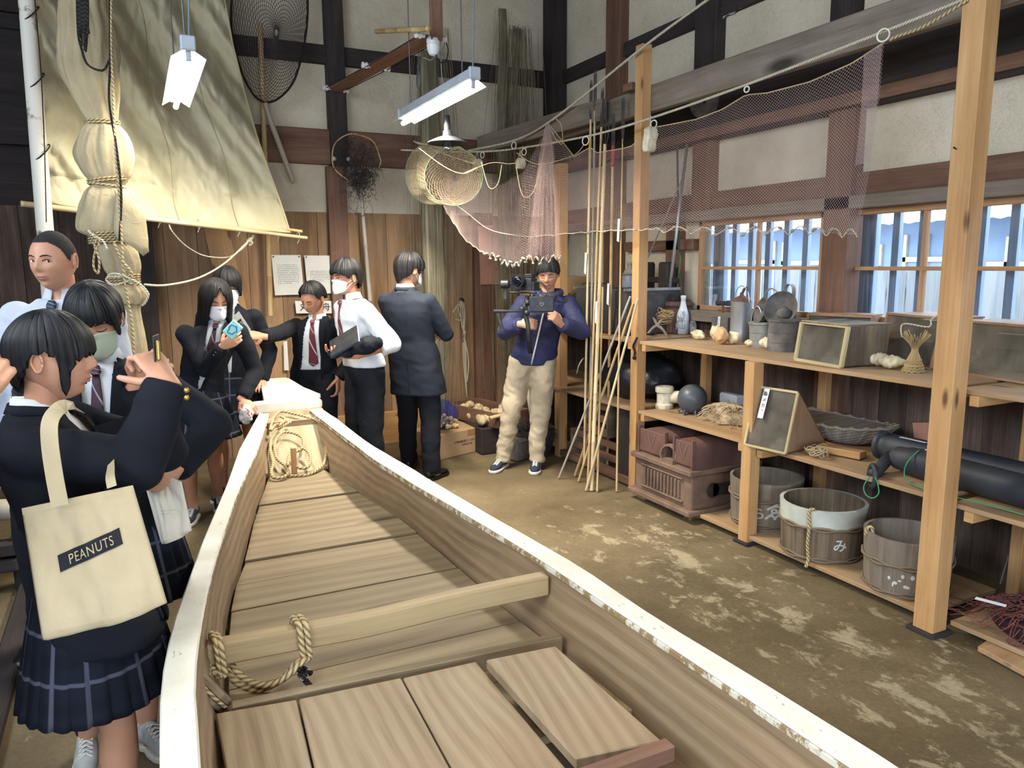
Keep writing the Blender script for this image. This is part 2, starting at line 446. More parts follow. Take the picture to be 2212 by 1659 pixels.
M['boatfloor'] = wood('boat_floor_wood', (130, 114, 87), (104, 87, 64), (146, 131, 104), 12, 0.72, 0.14, 0.7, 0.45, rings=4, dirtcol=(120, 102, 78))
M['hatch'] = wood('hatch_board_wood', (144, 124, 98), (118, 98, 73), (158, 140, 114), 15, 0.7, 0.1, 0.5, 0.25, rings=9, dirtcol=(150, 120, 88))
M['thwart'] = wood('thwart_wood', (160, 138, 100), (134, 110, 76), (174, 152, 116), 10, 0.6, 0.1, 0.9, 0.15, 0.15)

# ================================================================ the building
def planks(mb, a0, a1, z0, z1, fixed, axis, w=0.24, t=0.03, gap=0.004, wj=0.35):
    a = a0
    while a < a1 - 0.01:
        b = min(a + w * random.uniform(1 - wj, 1 + wj), a1)
        if a1 - b < 0.06: b = a1
        tt = random.uniform(0, 1); d = random.uniform(0, 0.006)
        if axis == 'x': mb.box(((a + b) / 2, fixed + t / 2 + d, (z0 + z1) / 2), (b - a - gap, t, z1 - z0), None, tt)
        else: mb.box((fixed + t / 2 + d, (a + b) / 2, (z0 + z1) / 2), (t, b - a - gap, z1 - z0), None, tt)
        a = b
ZC = 4.35
struct(MB().add([(XL - .2, YF - .2, 0), (XW + .2, YF - .2, 0), (XW + .2, YB + .2, 0), (XL - .2, YB + .2, 0)], [(0, 1, 2, 3)]).build('floor', M['floor'], loc=(0, 0, 0)))
# back wall: boards below, straw plaster above
bw = MB(); planks(bw, 0.02, XW, 0.0, 2.08, YB, 'x'); bw.bx(XL, XW + .1, YB + .04, YB + .1, 0, 2.08, 0.0)
o_bw = struct(bw.build('wall_back', M['wallboard'], loc=(0, YB, 0)))
q = MB().bx(XL, XW + .1, YB + .02, YB + .1, 2.08, ZC); q = q.build('plaster_panel', M['plaster'], o_bw)
q = MB(); planks(q, XL, 0.02, 0, 2.08, YB - 0.01, 'x', 0.3); q.build('boards', M['darkboard'], o_bw)
q = MB()
for z in (2.5, 3.4): q.bx(XL, -0.05, YB - .1, YB + .02, z, z + .25)
q.bx(XL, 0.02, YB - .02, YB + .03, 2.08, 3.3)
q.build('boards', M['blackbeam'], o_bw)
def trim(name, x0, x1, y0, y1, z0, z1, m, bev=0.004):
    return struct(MB().bx(x0, x1, y0, y1, z0, z1).build(name, M[m], bevel=bev))
p = lambda x, y: onY(x, y, YB)
trim('trim_1', -0.4, XW, YB - .05, YB + .02, p(800, 361).z, p(800, 288).z, 'beam')
trim('trim_2', XL, XW, YB - .05, YB + .02, p(800, 150).z, p(800, 112).z, 'blackbeam')
trim('trim_3', p(712, 600).x, p(752, 600).x, YB - .08, YB, 0, 2.46, 'beam')
trim('trim_4', p(700, 100).x, p(738, 100).x, YB - .09, YB + .02, 2.46, ZC, 'blackbeam')
trim('trim_5', XW - .17, XW - .01, YB - .16, YB + .02, 0, ZC, 'blackbeam')
trim('trim_6', p(1020, 600).x, p(1060, 600).x, YB - .07, YB, 0, 2.1, 'beam')
trim('trim_7', 0.0, 0.15, YB - .1, YB + .02, 0, ZC, 'blackbeam')
# right wall
p = lambda x, y: onX(x, y, XW)
ZL, ZS = 1.925, 1.27
W1 = (p(1783, 560).y, p(1513, 560).y); W2 = (1.15, p(1815, 560).y)
rw = MB()
planks(rw, YF, YB, 0.0, 1.2, XW, 'y')
struct_rw = struct(rw.build('wall_right', M['darkboard'], loc=(XW, 0, 0)))
q = MB()
q.bx(XW, XW + .1, W1[1], YB + .1, 1.2, 2.0); q.bx(XW, XW + .1, W2[1], W1[0], 1.2, 2.0); q.bx(XW, XW + .1, YF, W2[0], 1.2, 2.0)
y3a, y3b = p(1650, 20).y, p(1549, 20).y; z3a = p(1600, 22).z
q.bx(XW, XW + .1, YF, YB + .1, 2.0, z3a); q.bx(XW, XW + .1, YF, -1.0, z3a, ZC); q.bx(XW, XW + .1, 1.6, y3a, z3a, ZC); q.bx(XW, XW + .1, -1.0, 1.6, z3a + .5, ZC); q.bx(XW, XW + .1, y3b, YB + .1, z3a, ZC); q.bx(XW, XW + .1, y3a, y3b, z3a + .5, ZC)
q.build('plaster_panel', M['plaster'], struct_rw)
MB().bx(XW + .03, XW + .1, YF, YB, 0, 1.27).build('boards', M['darkboard'], struct_rw)
trim('trim_8', XW - .10, XW + .03, YF, YB - .1, 1.19, ZS, 'greybeam')
trim('trim_9', XW - .10, XW + .03, YF, YB - .1, ZL, 2.0, 'greybeam')
trim('trim_10', XW - .05, XW + .03, YF, YB - .1, 2.0, p(1650, 402).z, 'beam')
trim('trim_11', XW - .16, XW + .03, YF, YB - .1, 2.49, 2.86, 'blackbeam', 0.02)
trim('trim_12', XW - .17, XW - .155, YF, YB - .1, 2.49, 2.56, 'beam')
trim('trim_13', XW - .10, XW + .03, p(1850, 600).y, p(1790, 600).y - .02, 0, 2.5, 'beam')
trim('trim_14', XW - .07, XW + .02, p(1552, 380).y, p(1510, 380).y, 2.0, 2.5, 'beam')
trim('trim_15', XW - .09, XW + .02, p(1566, 120).y, p(1520, 120).y, 2.86, ZC, 'blackbeam')
trim('trim_16', XW - .09, XW + .02, p(1358, 100).y, p(1327, 100).y, 0, ZC, 'beam')
trim('trim_17', XW - .09, XW + .02, p(1865, 50).y, p(1815, 50).y, 2.86, ZC, 'blackbeam')
trim('trim_18', XW - .05, XW + .02, YF, YB - .1, p(1300, 150).z, p(1300, 120).z, 'blackbeam')
trim('trim_19', XW - .06, XW + .02, p(1480, 560).y, p(1450, 560).y - .0, 1.27, 1.93, 'beam')
trim('trim_20', XW - .06, XW + .02, W1[1] + .02, p(1360, 540).y, 1.72, 1.80, 'beam')
trim('trim_21', 1.0, 1.2, -3, YB, ZC - .3, ZC, 'blackbeam')
# other walls and the ceiling
q = MB(); planks(q, YF, YB, 0, 2.3, 0, 'y', 0.3); planks(q, YF, YB, 3.8, ZC, 0, 'y', 0.3); planks(q, YF, -1.7, 2.3, 3.8, 0, 'y', 0.3); planks(q, 3.5, YB, 2.3, 3.8, 0, 'y', 0.3)
lw = MB()
for yy_ in (-1.7, 0., 1.75, 3.46): lw.bx(XL - .04, XL, yy_, yy_ + .04, 2.3, 3.8)
lw.bx(XL - .04, XL, -1.7, 3.5, 2.3, 2.34); lw.bx(XL - .04, XL, -1.7, 3.5, 3.76, 3.8); struct(lw.build('assumed_window', M['frame']))  # left window assumed from the light reaching the right wall
for i, v in enumerate(q.V): q.V[i] = (XL - v[0], v[1], v[2])
struct(q.build('wall_left', M['darkboard'], loc=(XL, 0, 0)))
q = MB(); planks(q, XL, -1.8, 0, 2.2, 0, 'x', 0.3); planks(q, 2.2, XW, 0, 2.2, 0, 'x', 0.3); planks(q, XL, XW, 2.2, ZC, 0, 'x', 0.3)
for i, v in enumerate(q.V): q.V[i] = (v[0], YF - v[1], v[2])
struct(q.build('wall_front', M['darkboard'], loc=(0, YF, 0)))
q = MB(); q.bx(XL - .1, XW + .1, YF - .1, YB + .1, ZC, ZC + .08)
cl = struct(q.build('ceiling', M['blackbeam'], loc=(0, 0, ZC)))
q = MB()
for k in range(12): q.bx(XL, XW, YF + .4 + k * .8, YF + .52 + k * .8, ZC - .12, ZC)
q.build('rafters', M['blackbeam'], cl)

# windows
M['glass'] = glass('window_pane_glass', (232, 240, 246), 0.1)
M['dustglass'] = glass('dusty_glass', (200, 195, 180), 0.15, 0.35, (150, 142, 128))
n = NT('white_plastic_sheet'); t_ = n.n('BsdfTranslucent'); t_.inputs[0].default_value = (.7, .78, .9, 1); g_ = n.n('BsdfDiffuse'); g_.inputs[0].default_value = (.6, .65, .7, 1)
mx = n.n('MixShader'); mx.inputs[0].default_value = .25; n.l(t_.outputs[0], mx.inputs[1]); n.l(g_.outputs[0], mx.inputs[2]); n.l(mx.outputs[0], n.out.inputs[0]); M['plastic'] = n.m
M['greywood'] = wood('weathered_grey_wood', (150, 156, 162), (124, 130, 138), (168, 172, 178), 10, 0.8, 0.15, 0.5, 0.2, dirtcol=(150, 150, 150))
M['barwood'] = wood('window_bar_wood', (120, 134, 152), (96, 110, 128), (138, 150, 168), 10, 0.8, 0.1, 0, 0.2, dirtcol=(120, 130, 140))
def window(name, y0, y1, z0, z1, mull, rail, label=None):
    f = MB(); t = 0.035; x0, x1 = XW - .02, XW + .02
    f.bx(x0, x1, y0, y1, z0, z0 + t); f.bx(x0, x1, y0, y1, z1 - t, z1)
    f.bx(x0, x1, y0, y0 + t, z0, z1); f.bx(x0, x1, y1 - t, y1, z0, z1)
    root = struct(f.build(name, M['frame'], bevel=0.003, loc=(XW, y0, z0)))
    for m in mull: MB().bx(x0 + .004, x1 - .004, m - .012, m + .012, z0 + t, z1 - t).build('mullion', M['frame'], root, bevel=0.002)
    if rail: MB().bx(x0 + .002, x1 - .002, y0 + t, y1 - t, rail - .011, rail + .011).build('rail', M['frame'], root, bevel=0.002)
    MB().add([(XW, y0 + t, z0 + t), (XW, y1 - t, z0 + t), (XW, y1 - t, z1 - t), (XW, y0 + t, z1 - t)], [(0, 1, 2, 3)]).build('pane', M['glass'], root)
    return root
w1 = window('window_1', W1[0], W1[1], ZS, ZL, [p(1637, 600).y], p(1650, 579).z)
w2 = window('window_2', W2[0], W2[1], ZS, ZL, [p(1993, 600).y, p(2000, 600).y - .75], p(2000, 580).z)
y = W2[0] + .02
while y < W1[1]:
    if not (W2[1] - .02 < y < W1[0] + .02):
        MB().bx(XW + .1, XW + .13, y - .022, y + .022, 1.1, 2.05, random.random()).build('bar', M['barwood'], w1 if y > W1[0] else w2)
    y += 0.165
for (w, ya, yb) in ((w1, W1[1] - .15, W1[1] - .03), (w2, W2[1] - .16, W2[1] - .05)):
    MB().bx(XW + .1, XW + .14, ya, yb, 1.1, 2.05).build('bar', M['barwood'], w)
w4 = window('fill_window', -1.0, 1.6, z3a, z3a + .5, [.3], 0)  # unseen high window, added to bring in more cool sky light
dq = MB(); dq.bx(-1.86, -1.8, YF - .08, YF + .02, 0, 2.2); dq.bx(2.2, 2.26, YF - .08, YF + .02, 0, 2.2); dq.bx(-1.86, 2.26, YF - .08, YF + .02, 2.2, 2.26); struct(dq.build('fill_door', M['beam']))  # frame of an unseen front opening, added to let in fill daylight
w3 = window('window_3', y3a, y3b, z3a, z3a + .5, [], 0)
q = MB(); rs = random.Random(3)
q.grid(lambda a, b: Vector((XW - .03 + 0.012 * noise.noise(Vector((a * 5, b * 4, 0))), lerp(y3b + .02, y3a + .15, a), z3a - .03 * (1 - a) + .3 * b + .02 * noise.noise(Vector((a * 7, 0, b * 3))))), 20, 10)
tag(q.build('plastic_sheet', M['plastic'], smooth=True), 'crumpled white plastic sheet over the small high window at the top edge', 'sheet')
# yard beyond the windows
q = MB(); y = -1.0
fr = random.Random(5)
while y < 9.5:
    w = fr.uniform(.11, .2); q.box((XW + 1.55, y + w / 2, .78 + fr.uniform(-.01, .01)), (.02, w - .012, 1.56), None, fr.random()); y += w
fe = thing('plank_fence', 'weathered pale grey plank fence outside the right hand windows', 'fence', (XW + 1.55, 3, 0))
q.build('planks', M['greywood'], fe)
MB().bx(XW + 1.58, XW + 1.64, -1, 9.5, 1.35, 1.43).build('rail', M['greywood'], fe)
M['ground'] = mat('yard_gravel', (170, 165, 155), 0.95, var=0.2, scale=12)
struct(MB().bx(XW + .25, XW + 16, -8, 20, -0.05, 0).bx(XL, XW, YF - 9, YF - .1, -0.05, 0).build('floor_yard', M['ground']))
hs = thing('neighbouring_house', 'timber framed house with a corrugated roof seen through the windows', 'building', (XW + 6.5, 4, 0))
M['housewall'] = mat('blue_grey_wall', (112, 128, 152), 0.8, var=0.1, scale=2)
M['houseframe'] = mat('pale_tan_frame', (186, 174, 146), 0.8)
M['roofsheet'] = mat('corrugated_roof', (150, 165, 185), 0.6, var=0.1)
MB().bx(XW + 6.6, XW + 8, -3, 15, 0, 2.2).build('wall', M['housewall'], hs)
hr = random.Random(8); y = -2.8
while y < 14.5:
    w = hr.uniform(.5, 1.1)
    f = MB(); z1 = hr.uniform(1.45, 1.7); x = XW + 6.56
    for a in (y, y + w * .5, y + w - .05): f.bx(x, x + .05, a, a + .05, .8, z1 + .4)
    f.bx(x, x + .05, y, y + w, .95, 1.0); f.bx(x, x + .05, y, y + w, z1, z1 + .07)
    f.build('window_frame', M['houseframe'], hs); y += w + hr.uniform(.1, .4)
q = MB()
n = 240
q.add([(XW + 5.9 + (2.2 if j else 0), -3.4 + 18.8 * i / n, 2.16 + (.75 if j else 0) + .018 * math.sin(i * PI * .5)) for j in (0, 1) for i in range(n + 1)],
      [(i, i + 1, n + 2 + i, n + 1 + i) for i in range(n)])
q.build('roof', M['roofsheet'], hs, solid=.01)

# ================================================================ the boat
M['whitepaint'] = None
def m_paint():
    n = NT('worn_white_paint'); o = n.tc.outputs['Object']
    a = n.noise(o, 7, 6, 0.65); col = n.ramp(a, [(0.3, rgb((208, 204, 186))), (0.7, rgb((228, 225, 212)))])
    ch = n.ramp(n.noise(n.mapping(o, (3, 1.2, 3)), 16, 6, 0.75, 0.6), [(0.635, 0.0), (0.66, 1.0)])
    col = n.mix(n.math('MULTIPLY', ch, 0.8), col, rgb((150, 134, 106)))
    n.bsdf(col, 0.42, bump=n.math('SUBTRACT', n.noise(o, 30, 4, 0.6), ch), bstr=0.35, bdist=0.003, spec=0.5); return n.m
def m_chipped():
    n = NT('chipped_rail_edge'); o = n.tc.outputs['Object']
    ch = n.ramp(n.noise(n.mapping(o, (1, 1.6, 1)), 13, 5, 0.75), [(0.44, 0.0), (0.52, 1.0)])
    col = n.mix(ch, rgb((222, 214, 192)), rgb((150, 122, 84)))
    n.bsdf(col, 0.6, bump=n.noise(o, 50, 4, 0.6), bstr=0.3, bdist=0.004); return n.m
M['whitepaint'] = m_paint(); M['chipped'] = m_chipped()
M['rope'] = None
def m_rope(name, c, c2, tw=90.0):
    n = NT(name); w = n.n('TexWave'); w.wave_type = 'BANDS'; w.bands_direction = 'DIAGONAL'; w.inputs['Scale'].default_value = tw; w.inputs['Distortion'].default_value = 0.4
    n.l(n.tc.outputs['UV'], w.inputs['Vector'])
    col = n.mix(n.ramp(w.outputs['Fac'], [(0.15, 0.0), (0.6, 1.0)]), rgb(c2), rgb(c))
    n.bsdf(col, 0.9, bump=w.outputs['Fac'], bstr=0.8, bdist=0.004, spec=0.2); return n.m
M['rope'] = m_rope('twisted_hemp_rope', (196, 176, 134), (130, 110, 76), 28)
M['ropepale'] = m_rope('pale_cotton_rope', (214, 206, 184), (164, 154, 130), 40)
M['darkrope'] = m_rope('dark_rope', (52, 48, 44), (24, 22, 20), 30)
ZG, ZF, ZP = 0.70, 0.47, 0.53
def trace(P, z): return sorted([(onz(x, y, z).y, onz(x, y, z).x) for x, y in P])
RO = trace([(690, 879), (730, 905), (800, 959), (900, 1017), (997, 1076), (1180, 1180), (1250, 1220), (1416, 1331), (1738, 1527), (1949, 1659)], ZG)
RI = trace([(664, 882), (770, 962), (800, 986), (900, 1048), (1053, 1137), (1125, 1180), (1180, 1215), (1452, 1396), (1844, 1659)], ZG)
LO = trace([(563, 886), (517, 969), (489, 1048), (441, 1159), (411, 1240), (380, 1326), (354, 1422), (345, 1518), (343, 1660)], ZG)
LI = trace([(584, 886), (560, 962), (517, 1055), (497, 1106), (477, 1174), (458, 1240), (435, 1341), (421, 1455), (423, 1518), (435, 1660)], ZG)
def ends(T, s, d):
    (y0, x0) = T[0]; out = list(T)
    out = [(-1.3, d), (-.4, s)] + out; return out
RO = ends(RO, 1.19, 1.02); RI = ends(RI, 1.11, .94); LO = ends(LO, .02, .18); LI = ends(LI, .09, .25)
Y1 = 4.93
ys = [-1.3 + (Y1 + 1.3) * i / 46 for i in range(47)]
boat = thing('wooden_boat', 'long wooden fishing boat with white painted gunwales, bow towards the back wall', 'boat', (0.6, 2.0, 0))
def rail(I, O, z1, z0, name, m):
    q = MB(); rings = []
    for y in ys:
        a, b = interp(I, y), interp(O, y)
        w = 0.0025 * noise.noise(Vector((y * 7, z0, a)))
        rings.append([(a + w, y, z0), (b + w, y, z0), (b, y, z1 + w), (a + w, y, z1)])
    return q.loft(rings).build(name, m, boat, bevel=0.006)
rail(RI, RO, ZG, ZG - .010, 'gunwale', M['whitepaint']); rail(LI, LO, ZG, ZG - .010, 'gunwale', M['whitepaint'])
def sh(T, d): return [(y, x + d) for y, x in T]
rail(sh(RI, .004), sh(RO, -.004), ZG - .010, ZG - .034, 'gunwale_edge', M['chipped']); rail(sh(LI, -.004), sh(LO, .004), ZG - .010, ZG - .034, 'gunwale_edge', M['chipped'])
def floor_y(y): return ZF + (0.0 if y < 3.6 else 0.03 * (y - 3.6))
RC = trace([(705, 1020), (816, 1088), (875, 1127), (956, 1196), (1079, 1304)], ZF); RC = [(-1.3, .86), (-.4, 1.04), (1.0, 1.08), (1.6, 1.08)] + RC + [(4.9, .72)]
LC = trace([(583, 1030), (565, 1068), (547, 1114), (532, 1182), (517, 1240), (505, 1263), (488, 1349)], ZF); LC = [(-1.3, .33), (-.4, .14), (1.0, .085), (1.6, .09)] + LC + [(4.9, .69)]
def side(I, Cc, sgn, name):
    q = MB(); rings = []
    for y in ys:
        yb = min(y, lerp(y, 4.18, max(0, (y - 3.4) / 1.53)))
        a, c = interp(I, y), interp(Cc, yb)
        t = 0.03 * sgn; base = .16 + (0 if y < 3.2 else .05 * (y - 3.2) ** 2)
        cb = c - sgn * .10
        rings.append([(a + sgn * .012, y, ZG - .03), (c + sgn * .004, yb, ZF - .03), (cb, yb - .02, base), (cb + t, yb - .02, base), (c + t, yb, ZF - .03), (a + sgn * .04, y, ZG - .03)])
    return q.loft(rings).build(name, M['boatin'], boat, bevel=0)
side(RI, RC, 1, 'side_plank'); side(LI, LC, -1, 'side_plank')
q = MB()
q.add([(interp(LC, y) - (.1 if k == 0 else -.0) * 0, y, .15) if k == 0 else (interp(RC, y), y, .15) for y in ys[:-4] for k in (0, 1)], [(2 * i, 2 * i + 1, 2 * i + 3, 2 * i + 2) for i in range(len(ys) - 5)])
q.build('hull_bottom', M['boatin'], boat, solid=.03)
for y in (0.2, 2.2, 3.6): MB().bx(.1, 1.05, y, y + .12, 0, .145).build('cradle_block', M['beam'], boat, bevel=.005)
# inner floor boards, laid across; their joints measured on the left and right ends
J = [((583, 1032), (706, 1022)), ((572, 1056), (745, 1050)), ((566, 1074), (775, 1063)), ((549, 1113), (838, 1090)), ((540, 1145), (876, 1128)),
     ((531, 1182), (955, 1200)), ((522, 1222), (905, 1180)), ((505, 1265), (1010, 1235)), ((492, 1330), (1060, 1268)), ((470, 1400), (1100, 1310))]
JL = [(1032, 1022), (1062, 1049), (1074, 1062), (1114, 1102), (1145, 1128), (1182, 1162), (1226, 1198), (1262, 1232), (1332, 1290), (1400, 1350)]
yy = []
for (l, r) in JL:
    cand = [(y, onz(530, l, ZF).y) for y in (0,)]
    yy.append((onz(530, l, ZF).y, onz(900, r, ZF).y))
yy = [4.75, 4.3, 3.98, 3.72, 3.47, 3.24, 3.02, 2.80, 2.58, 2.34, 2.08, 1.78, 1.5]
for i in range(len(yy) - 1):
    a, b = yy[i], yy[i + 1]; g = 0.006 if i not in (3, 6, 8) else .015
    sk = 0.035
    lift = .006 * ((i * 7) % 3) / 2
    def edge(T, y, s): return interp(T, y) + s * .006
    pts = [(edge(LC, a, 1), a - g + sk * .5 - .03), (edge(RC, a, -1), a - g - sk * .5 - .0), (edge(RC, b, -1), b - sk * .5), (edge(LC, b, 1), b + sk * .5 - .03)]
    z = [floor_y(a) + lift, floor_y(a) + lift, floor_y(b) + lift, floor_y(b) + lift]
    q = MB(); q.tint = random.uniform(.1, .9)
    top = [Vector((x, y, zz)) for (x, y), zz in zip(pts, z)]; bot = [v - Vector((0, 0, .022)) for v in top]
    o = random.random() * 9
    fs = [(0, 3, 2, 1), (4, 5, 6, 7), (0, 1, 5, 4), (2, 3, 7, 6), (1, 2, 6, 5), (3, 0, 4, 7)]
    al = top + bot
    q.add(al, fs, [[(al[k].x + o, al[k].y + al[k].z + o) for k in f] for f in fs])
    q.build('floor_board', M['boatfloor'], boat, bevel=.002)
# raked bow board, deck piece and cross piece
tl, tr = Vector((.66, 4.84, ZG - .02)), Vector((1.03, 4.84, ZG - .02)); bl, br = Vector((interp(LC, 4.2) - .02, 4.17, ZF + .02)), Vector((interp(RC, 4.18) + .0, 4.17, ZF + .02))
def quad(mb, P, t):
    o = random.random() * 4; nrm = (P[1] - P[0]).cross(P[3] - P[0]).normalized() * t
    al = list(P) + [v + nrm for v in P]; fs = [(0, 1, 2, 3), (7, 6, 5, 4), (0, 4, 5, 1), (1, 5, 6, 2), (2, 6, 7, 3), (3, 7, 4, 0)]
    ex = (P[1] - P[0]).normalized(); ey = (P[3] - P[0]).normalized()
    mb.add(al, fs, [[(al[k].dot(ey) + o, al[k].dot(ex) + o) for k in f] for f in fs]); return mb
M['palewood'] = wood('pale_bow_wood', (150, 138, 110), (128, 115, 86), (166, 154, 128), 9, 0.7, 0.1, 0.4, 0.25, dirtcol=(150, 130, 98))
quad(MB(), [bl, br, tr, tl], -.025).build('bow_board', M['palewood'], boat)
for a, b in ((bl, tl), (br, tr)): MB().beam(a + Vector((0, -.012, .01)), b + Vector((0, -.012, .01)), .018, .018).build('bow_batten', M['boatin'], boat)
MB().beam(tl + Vector((0, -.12, -.05)), tr + Vector((0, -.12, -.05)), .03, .09).build('bow_beam', M['boatin'], boat)
cA, cB = onz(545, 885, .725), onz(704, 877, .725)
cA.y = cB.y = 4.98
q = MB().loft([[Vector((lerp(cA.x, cB.x, t), 4.98 + dy * w, .725 + dz * w)) for dy, dz in ((-.05, -.036), (.06, -.036), (.06, .036), (-.05, .036))] for t, w in ((0, .6), (.05, 1), (.5, 1.05), (.95, 1), (1, .6))])
q.build('bow_crosspiece', M['whitepaint'], boat, bevel=.006)
d = [Vector((.69, 5.03, .742)), Vector((1.06, 5.03, .742)), Vector((.99, 5.22, .765)), Vector((.935, 5.47, .80)), Vector((.91, 5.5, .803)), Vector((.76, 5.5, .803)), Vector((.735, 5.47, .80))]
q = MB(); q.loft([[v for v in d], [v + Vector((0, 0, .035)) for v in d]]); q.build('bow_deck', M['whitepaint'], boat, bevel=.006)
q = MB(); q.loft([[Vector((.66, 4.9, .70)), Vector((1.04, 4.9, .70)), Vector((.92, 5.45, .79)), Vector((.75, 5.45, .79))], [Vector((.70, 4.3, .3)), Vector((.95, 4.3, .3)), Vector((.9, 4.9, .5)), Vector((.77, 4.9, .5))]])
q.build('stem', M['boatin'], boat)
pg = onz(638, 1028, ZF + .02)
MB().box(pg + Vector((0, .02, .07)), (.028, .028, .17)).build('peg', M['pine'], boat, bevel=.003)
# curved thwart
tp = [onz(445, 1388, .615), onz(640, 1352, .62), onz(800, 1322, .635), onz(1000, 1275, .655), onz(1180, 1238, .665)]
tp = smoothpath(tp, 5); rings = []
for i, v in enumerate(tp):
    t = (tp[min(i + 1, len(tp) - 1)] - tp[max(i - 1, 0)]).normalized(); n_ = Vector((-t.y, t.x, 0)).normalized() * .024
    rings.append([v - n_ - Vector((0, 0, .065)), v + n_ - Vector((0, 0, .065)), v + n_, v - n_])
MB().loft(rings).build('thwart', M['thwart'], boat, bevel=.005)
# platform: support rails (parts) and loose hatch boards (things)
ya = onz(440, 1550, ZP).y; yb_ = onz(1190, 1388, ZP).y
MB().beam((interp(LC, ya) + .02, ya + .03, ZP - .03), (interp(RC, yb_) - .01, yb_ + .03, ZP - .03), .03, .06).build('platform_rail', M['boatfloor'], boat, bevel=.003)
def hatch(pts, z, t, label, grp=None):
    o = [onz(x, y, z) if isinstance(x, int) else Vector((x, y, z)) for x, y in pts]
    P = [Vector((v.x, v.y, z)) for v in o]
    q = MB(); q.tint = random.uniform(.35, .65)
    P = [Vector((min(max(v.x, .098), 1.066), v.y, v.z)) for v in P]
    quad(q, [P[1], P[2], P[3], P[0]], -t)
    b = q.build('hatch_board', M['hatch'], bevel=.003); return tag(b, label, 'board', grp)
G = 'loose deck boards at the stern end'
ZP1 = ZP
e0 = onz(440, 1547, ZP1); e1 = onz(643, 1510, ZP1); e2 = onz(868, 1463, ZP1); e3 = onz(1035, 1425, ZP1); e4 = onz(1192, 1392, ZP1)
def down(v, px, py): return onz(px, py, ZP1)
f0 = Vector((.085, .9)); 
def sd(v, w): return (v.x, v.y)
c1 = onz(677, 1659, ZP1); c2 = onz(975, 1659, ZP1); c3 = onz(1222, 1643, ZP1)
def ext(a, b, y):
    t = (y - a.y) / (b.y - a.y); return (a.x + (b.x - a.x) * t, y)
yE = 1.22
r3 = .012
def rowp(a, b, y, dx): x_, y_ = ext(a, b, y); return (x_ + dx, y_)
hatch([(e0.x, e0.y), rowp(e0, Vector((.10, .9, 0)), yE, 0), rowp(e1, c1, yE, -.003), (e1.x - .003, e1.y)], ZP1, .025, 'hatch board by the left gunwale, leftmost of the loose deck boards')
hatch([(e1.x + .003, e1.y), rowp(e1, c1, yE, .003), rowp(e2, c2, yE, -.003), (e2.x - .003, e2.y)], ZP1, .025, 'hatch board with wavy ring grain, second from the left gunwale')
hatch([(e2.x + .003, e2.y), rowp(e2, c2, yE, .003), rowp(e3, c3, yE, -.01), (e3.x - .01, e3.y)], ZP1 - .002, .025, 'hatch board with a small square notch, beside the raised one')
h0, h1, h2, h3 = onz(1050, 1425, ZP + .035), onz(1243, 1638, ZP + .035), onz(1430, 1600, ZP + .035), onz(1200, 1395, ZP + .035)
hatch([(h0.x, h0.y), (h1.x, h1.y), (h2.x, h2.y), (h3.x, h3.y)], ZP + .035, .028, 'raised thick hatch board lying askew against the right side plank')
k0, k1 = onz(1225, 1659, ZP + .02), onz(1436, 1608, ZP + .02)
MB().beam(k0 + Vector((-.1, -.05, 0)), k1 + Vector((0, -.02, 0)), .035, .04).build('platform_rail', M['beam'], boat, bevel=.003)
hatch([(.93, 1.15), (.93, .55), (1.05, .55), (1.05, 1.17)], ZP - .02, .025, 'low hatch board beyond the cross rail at the bottom edge of the picture')

# ================================================================ lamps, wiring, sail, nets and poles
M['lampmetal'] = mat('grey_enamel', (176, 182, 188), 0.45, var=0.1, scale=8)
M['reflector'] = mat('white_reflector', (240, 242, 238), 0.5, var=0.02)
M['tube'] = emit('glowing_tube', (255, 250, 232), 30)
M['cord'] = mat('grey_cord', (120, 134, 138), 0.6)
M['chain'] = mat('thin_chain', (110, 112, 110), 0.5, 0.6)
def fixture(px, py, z, label):
    r = thing('fluorescent_lamp', label, 'lamp', (px, py, z), 'hanging fluorescent lamps')
    h = .61; q = MB()
    q.loft([[(px - .03, py + s, z - .03), (px + .03, py + s, z - .03), (px + .024, py + s, z + .03), (px - .024, py + s, z + .03)] for s in (-h, h)])
    q.build('housing', M['lampmetal'], r, bevel=.004)
    for e in (-h - .014, h + .014):
        MB().bx(px - .034, px + .034, py + e - .014, py + e + .014, z - .034, z + .034).build('end_cap', M['lampmetal'], r, bevel=.006)
    for s in (-1, 1):
        MB().add([(px + s * .028, py - h, z - .03), (px + s * .078, py - h - .0, z - .062), (px + s * .078, py + h, z - .062), (px + s * .028, py + h, z - .03)], [(0, 1, 2, 3)]).build('reflector', M['reflector'], r, solid=.002)
    MB().tube([(px, py - h + .02, z - .062), (px, py + h + .01, z - .062)], .0155, 12).build('tube', M['tube'], r, smooth=True)
    for e in (-h + .01, h - .01): MB().bx(px - .012, px + .012, py + e - .01, py + e + .01, z - .075, z - .028).build('lamp_holder', M['lampmetal'], r, bevel=.003)
    for e in (-.45, .45):
        MB().tube([(px, py + e, z + .03), (px, py + e, ZC)], .004, 5).build('hanger', M['chain'], r)
    MB().tube(smoothpath([(px + .01, py - .58, z + .03), (px + .03, py - .56, z + .5), (px - .01, py - .57, z + 1.1), (px, py - .55, ZC)]), .005, 6).build('cord', M['cord'], r)
fixture(*LAMPS[0], label='glowing fluorescent lamp hanging at the centre, above the dark pendant lamp')
fixture(*LAMPS[1], label='glowing fluorescent lamp hanging at the left in front of the canvas sail')
fixture(*LAMPS[2], label='assumed unseen fluorescent lamp hanging above the near end of the boat')  # out of view; assumed from how well lit the boat is
fixture(*LAMPS[3], label='assumed unseen fluorescent lamp hanging over the left side behind the viewpoint')  # also out of view; assumed lamp added to light the boat

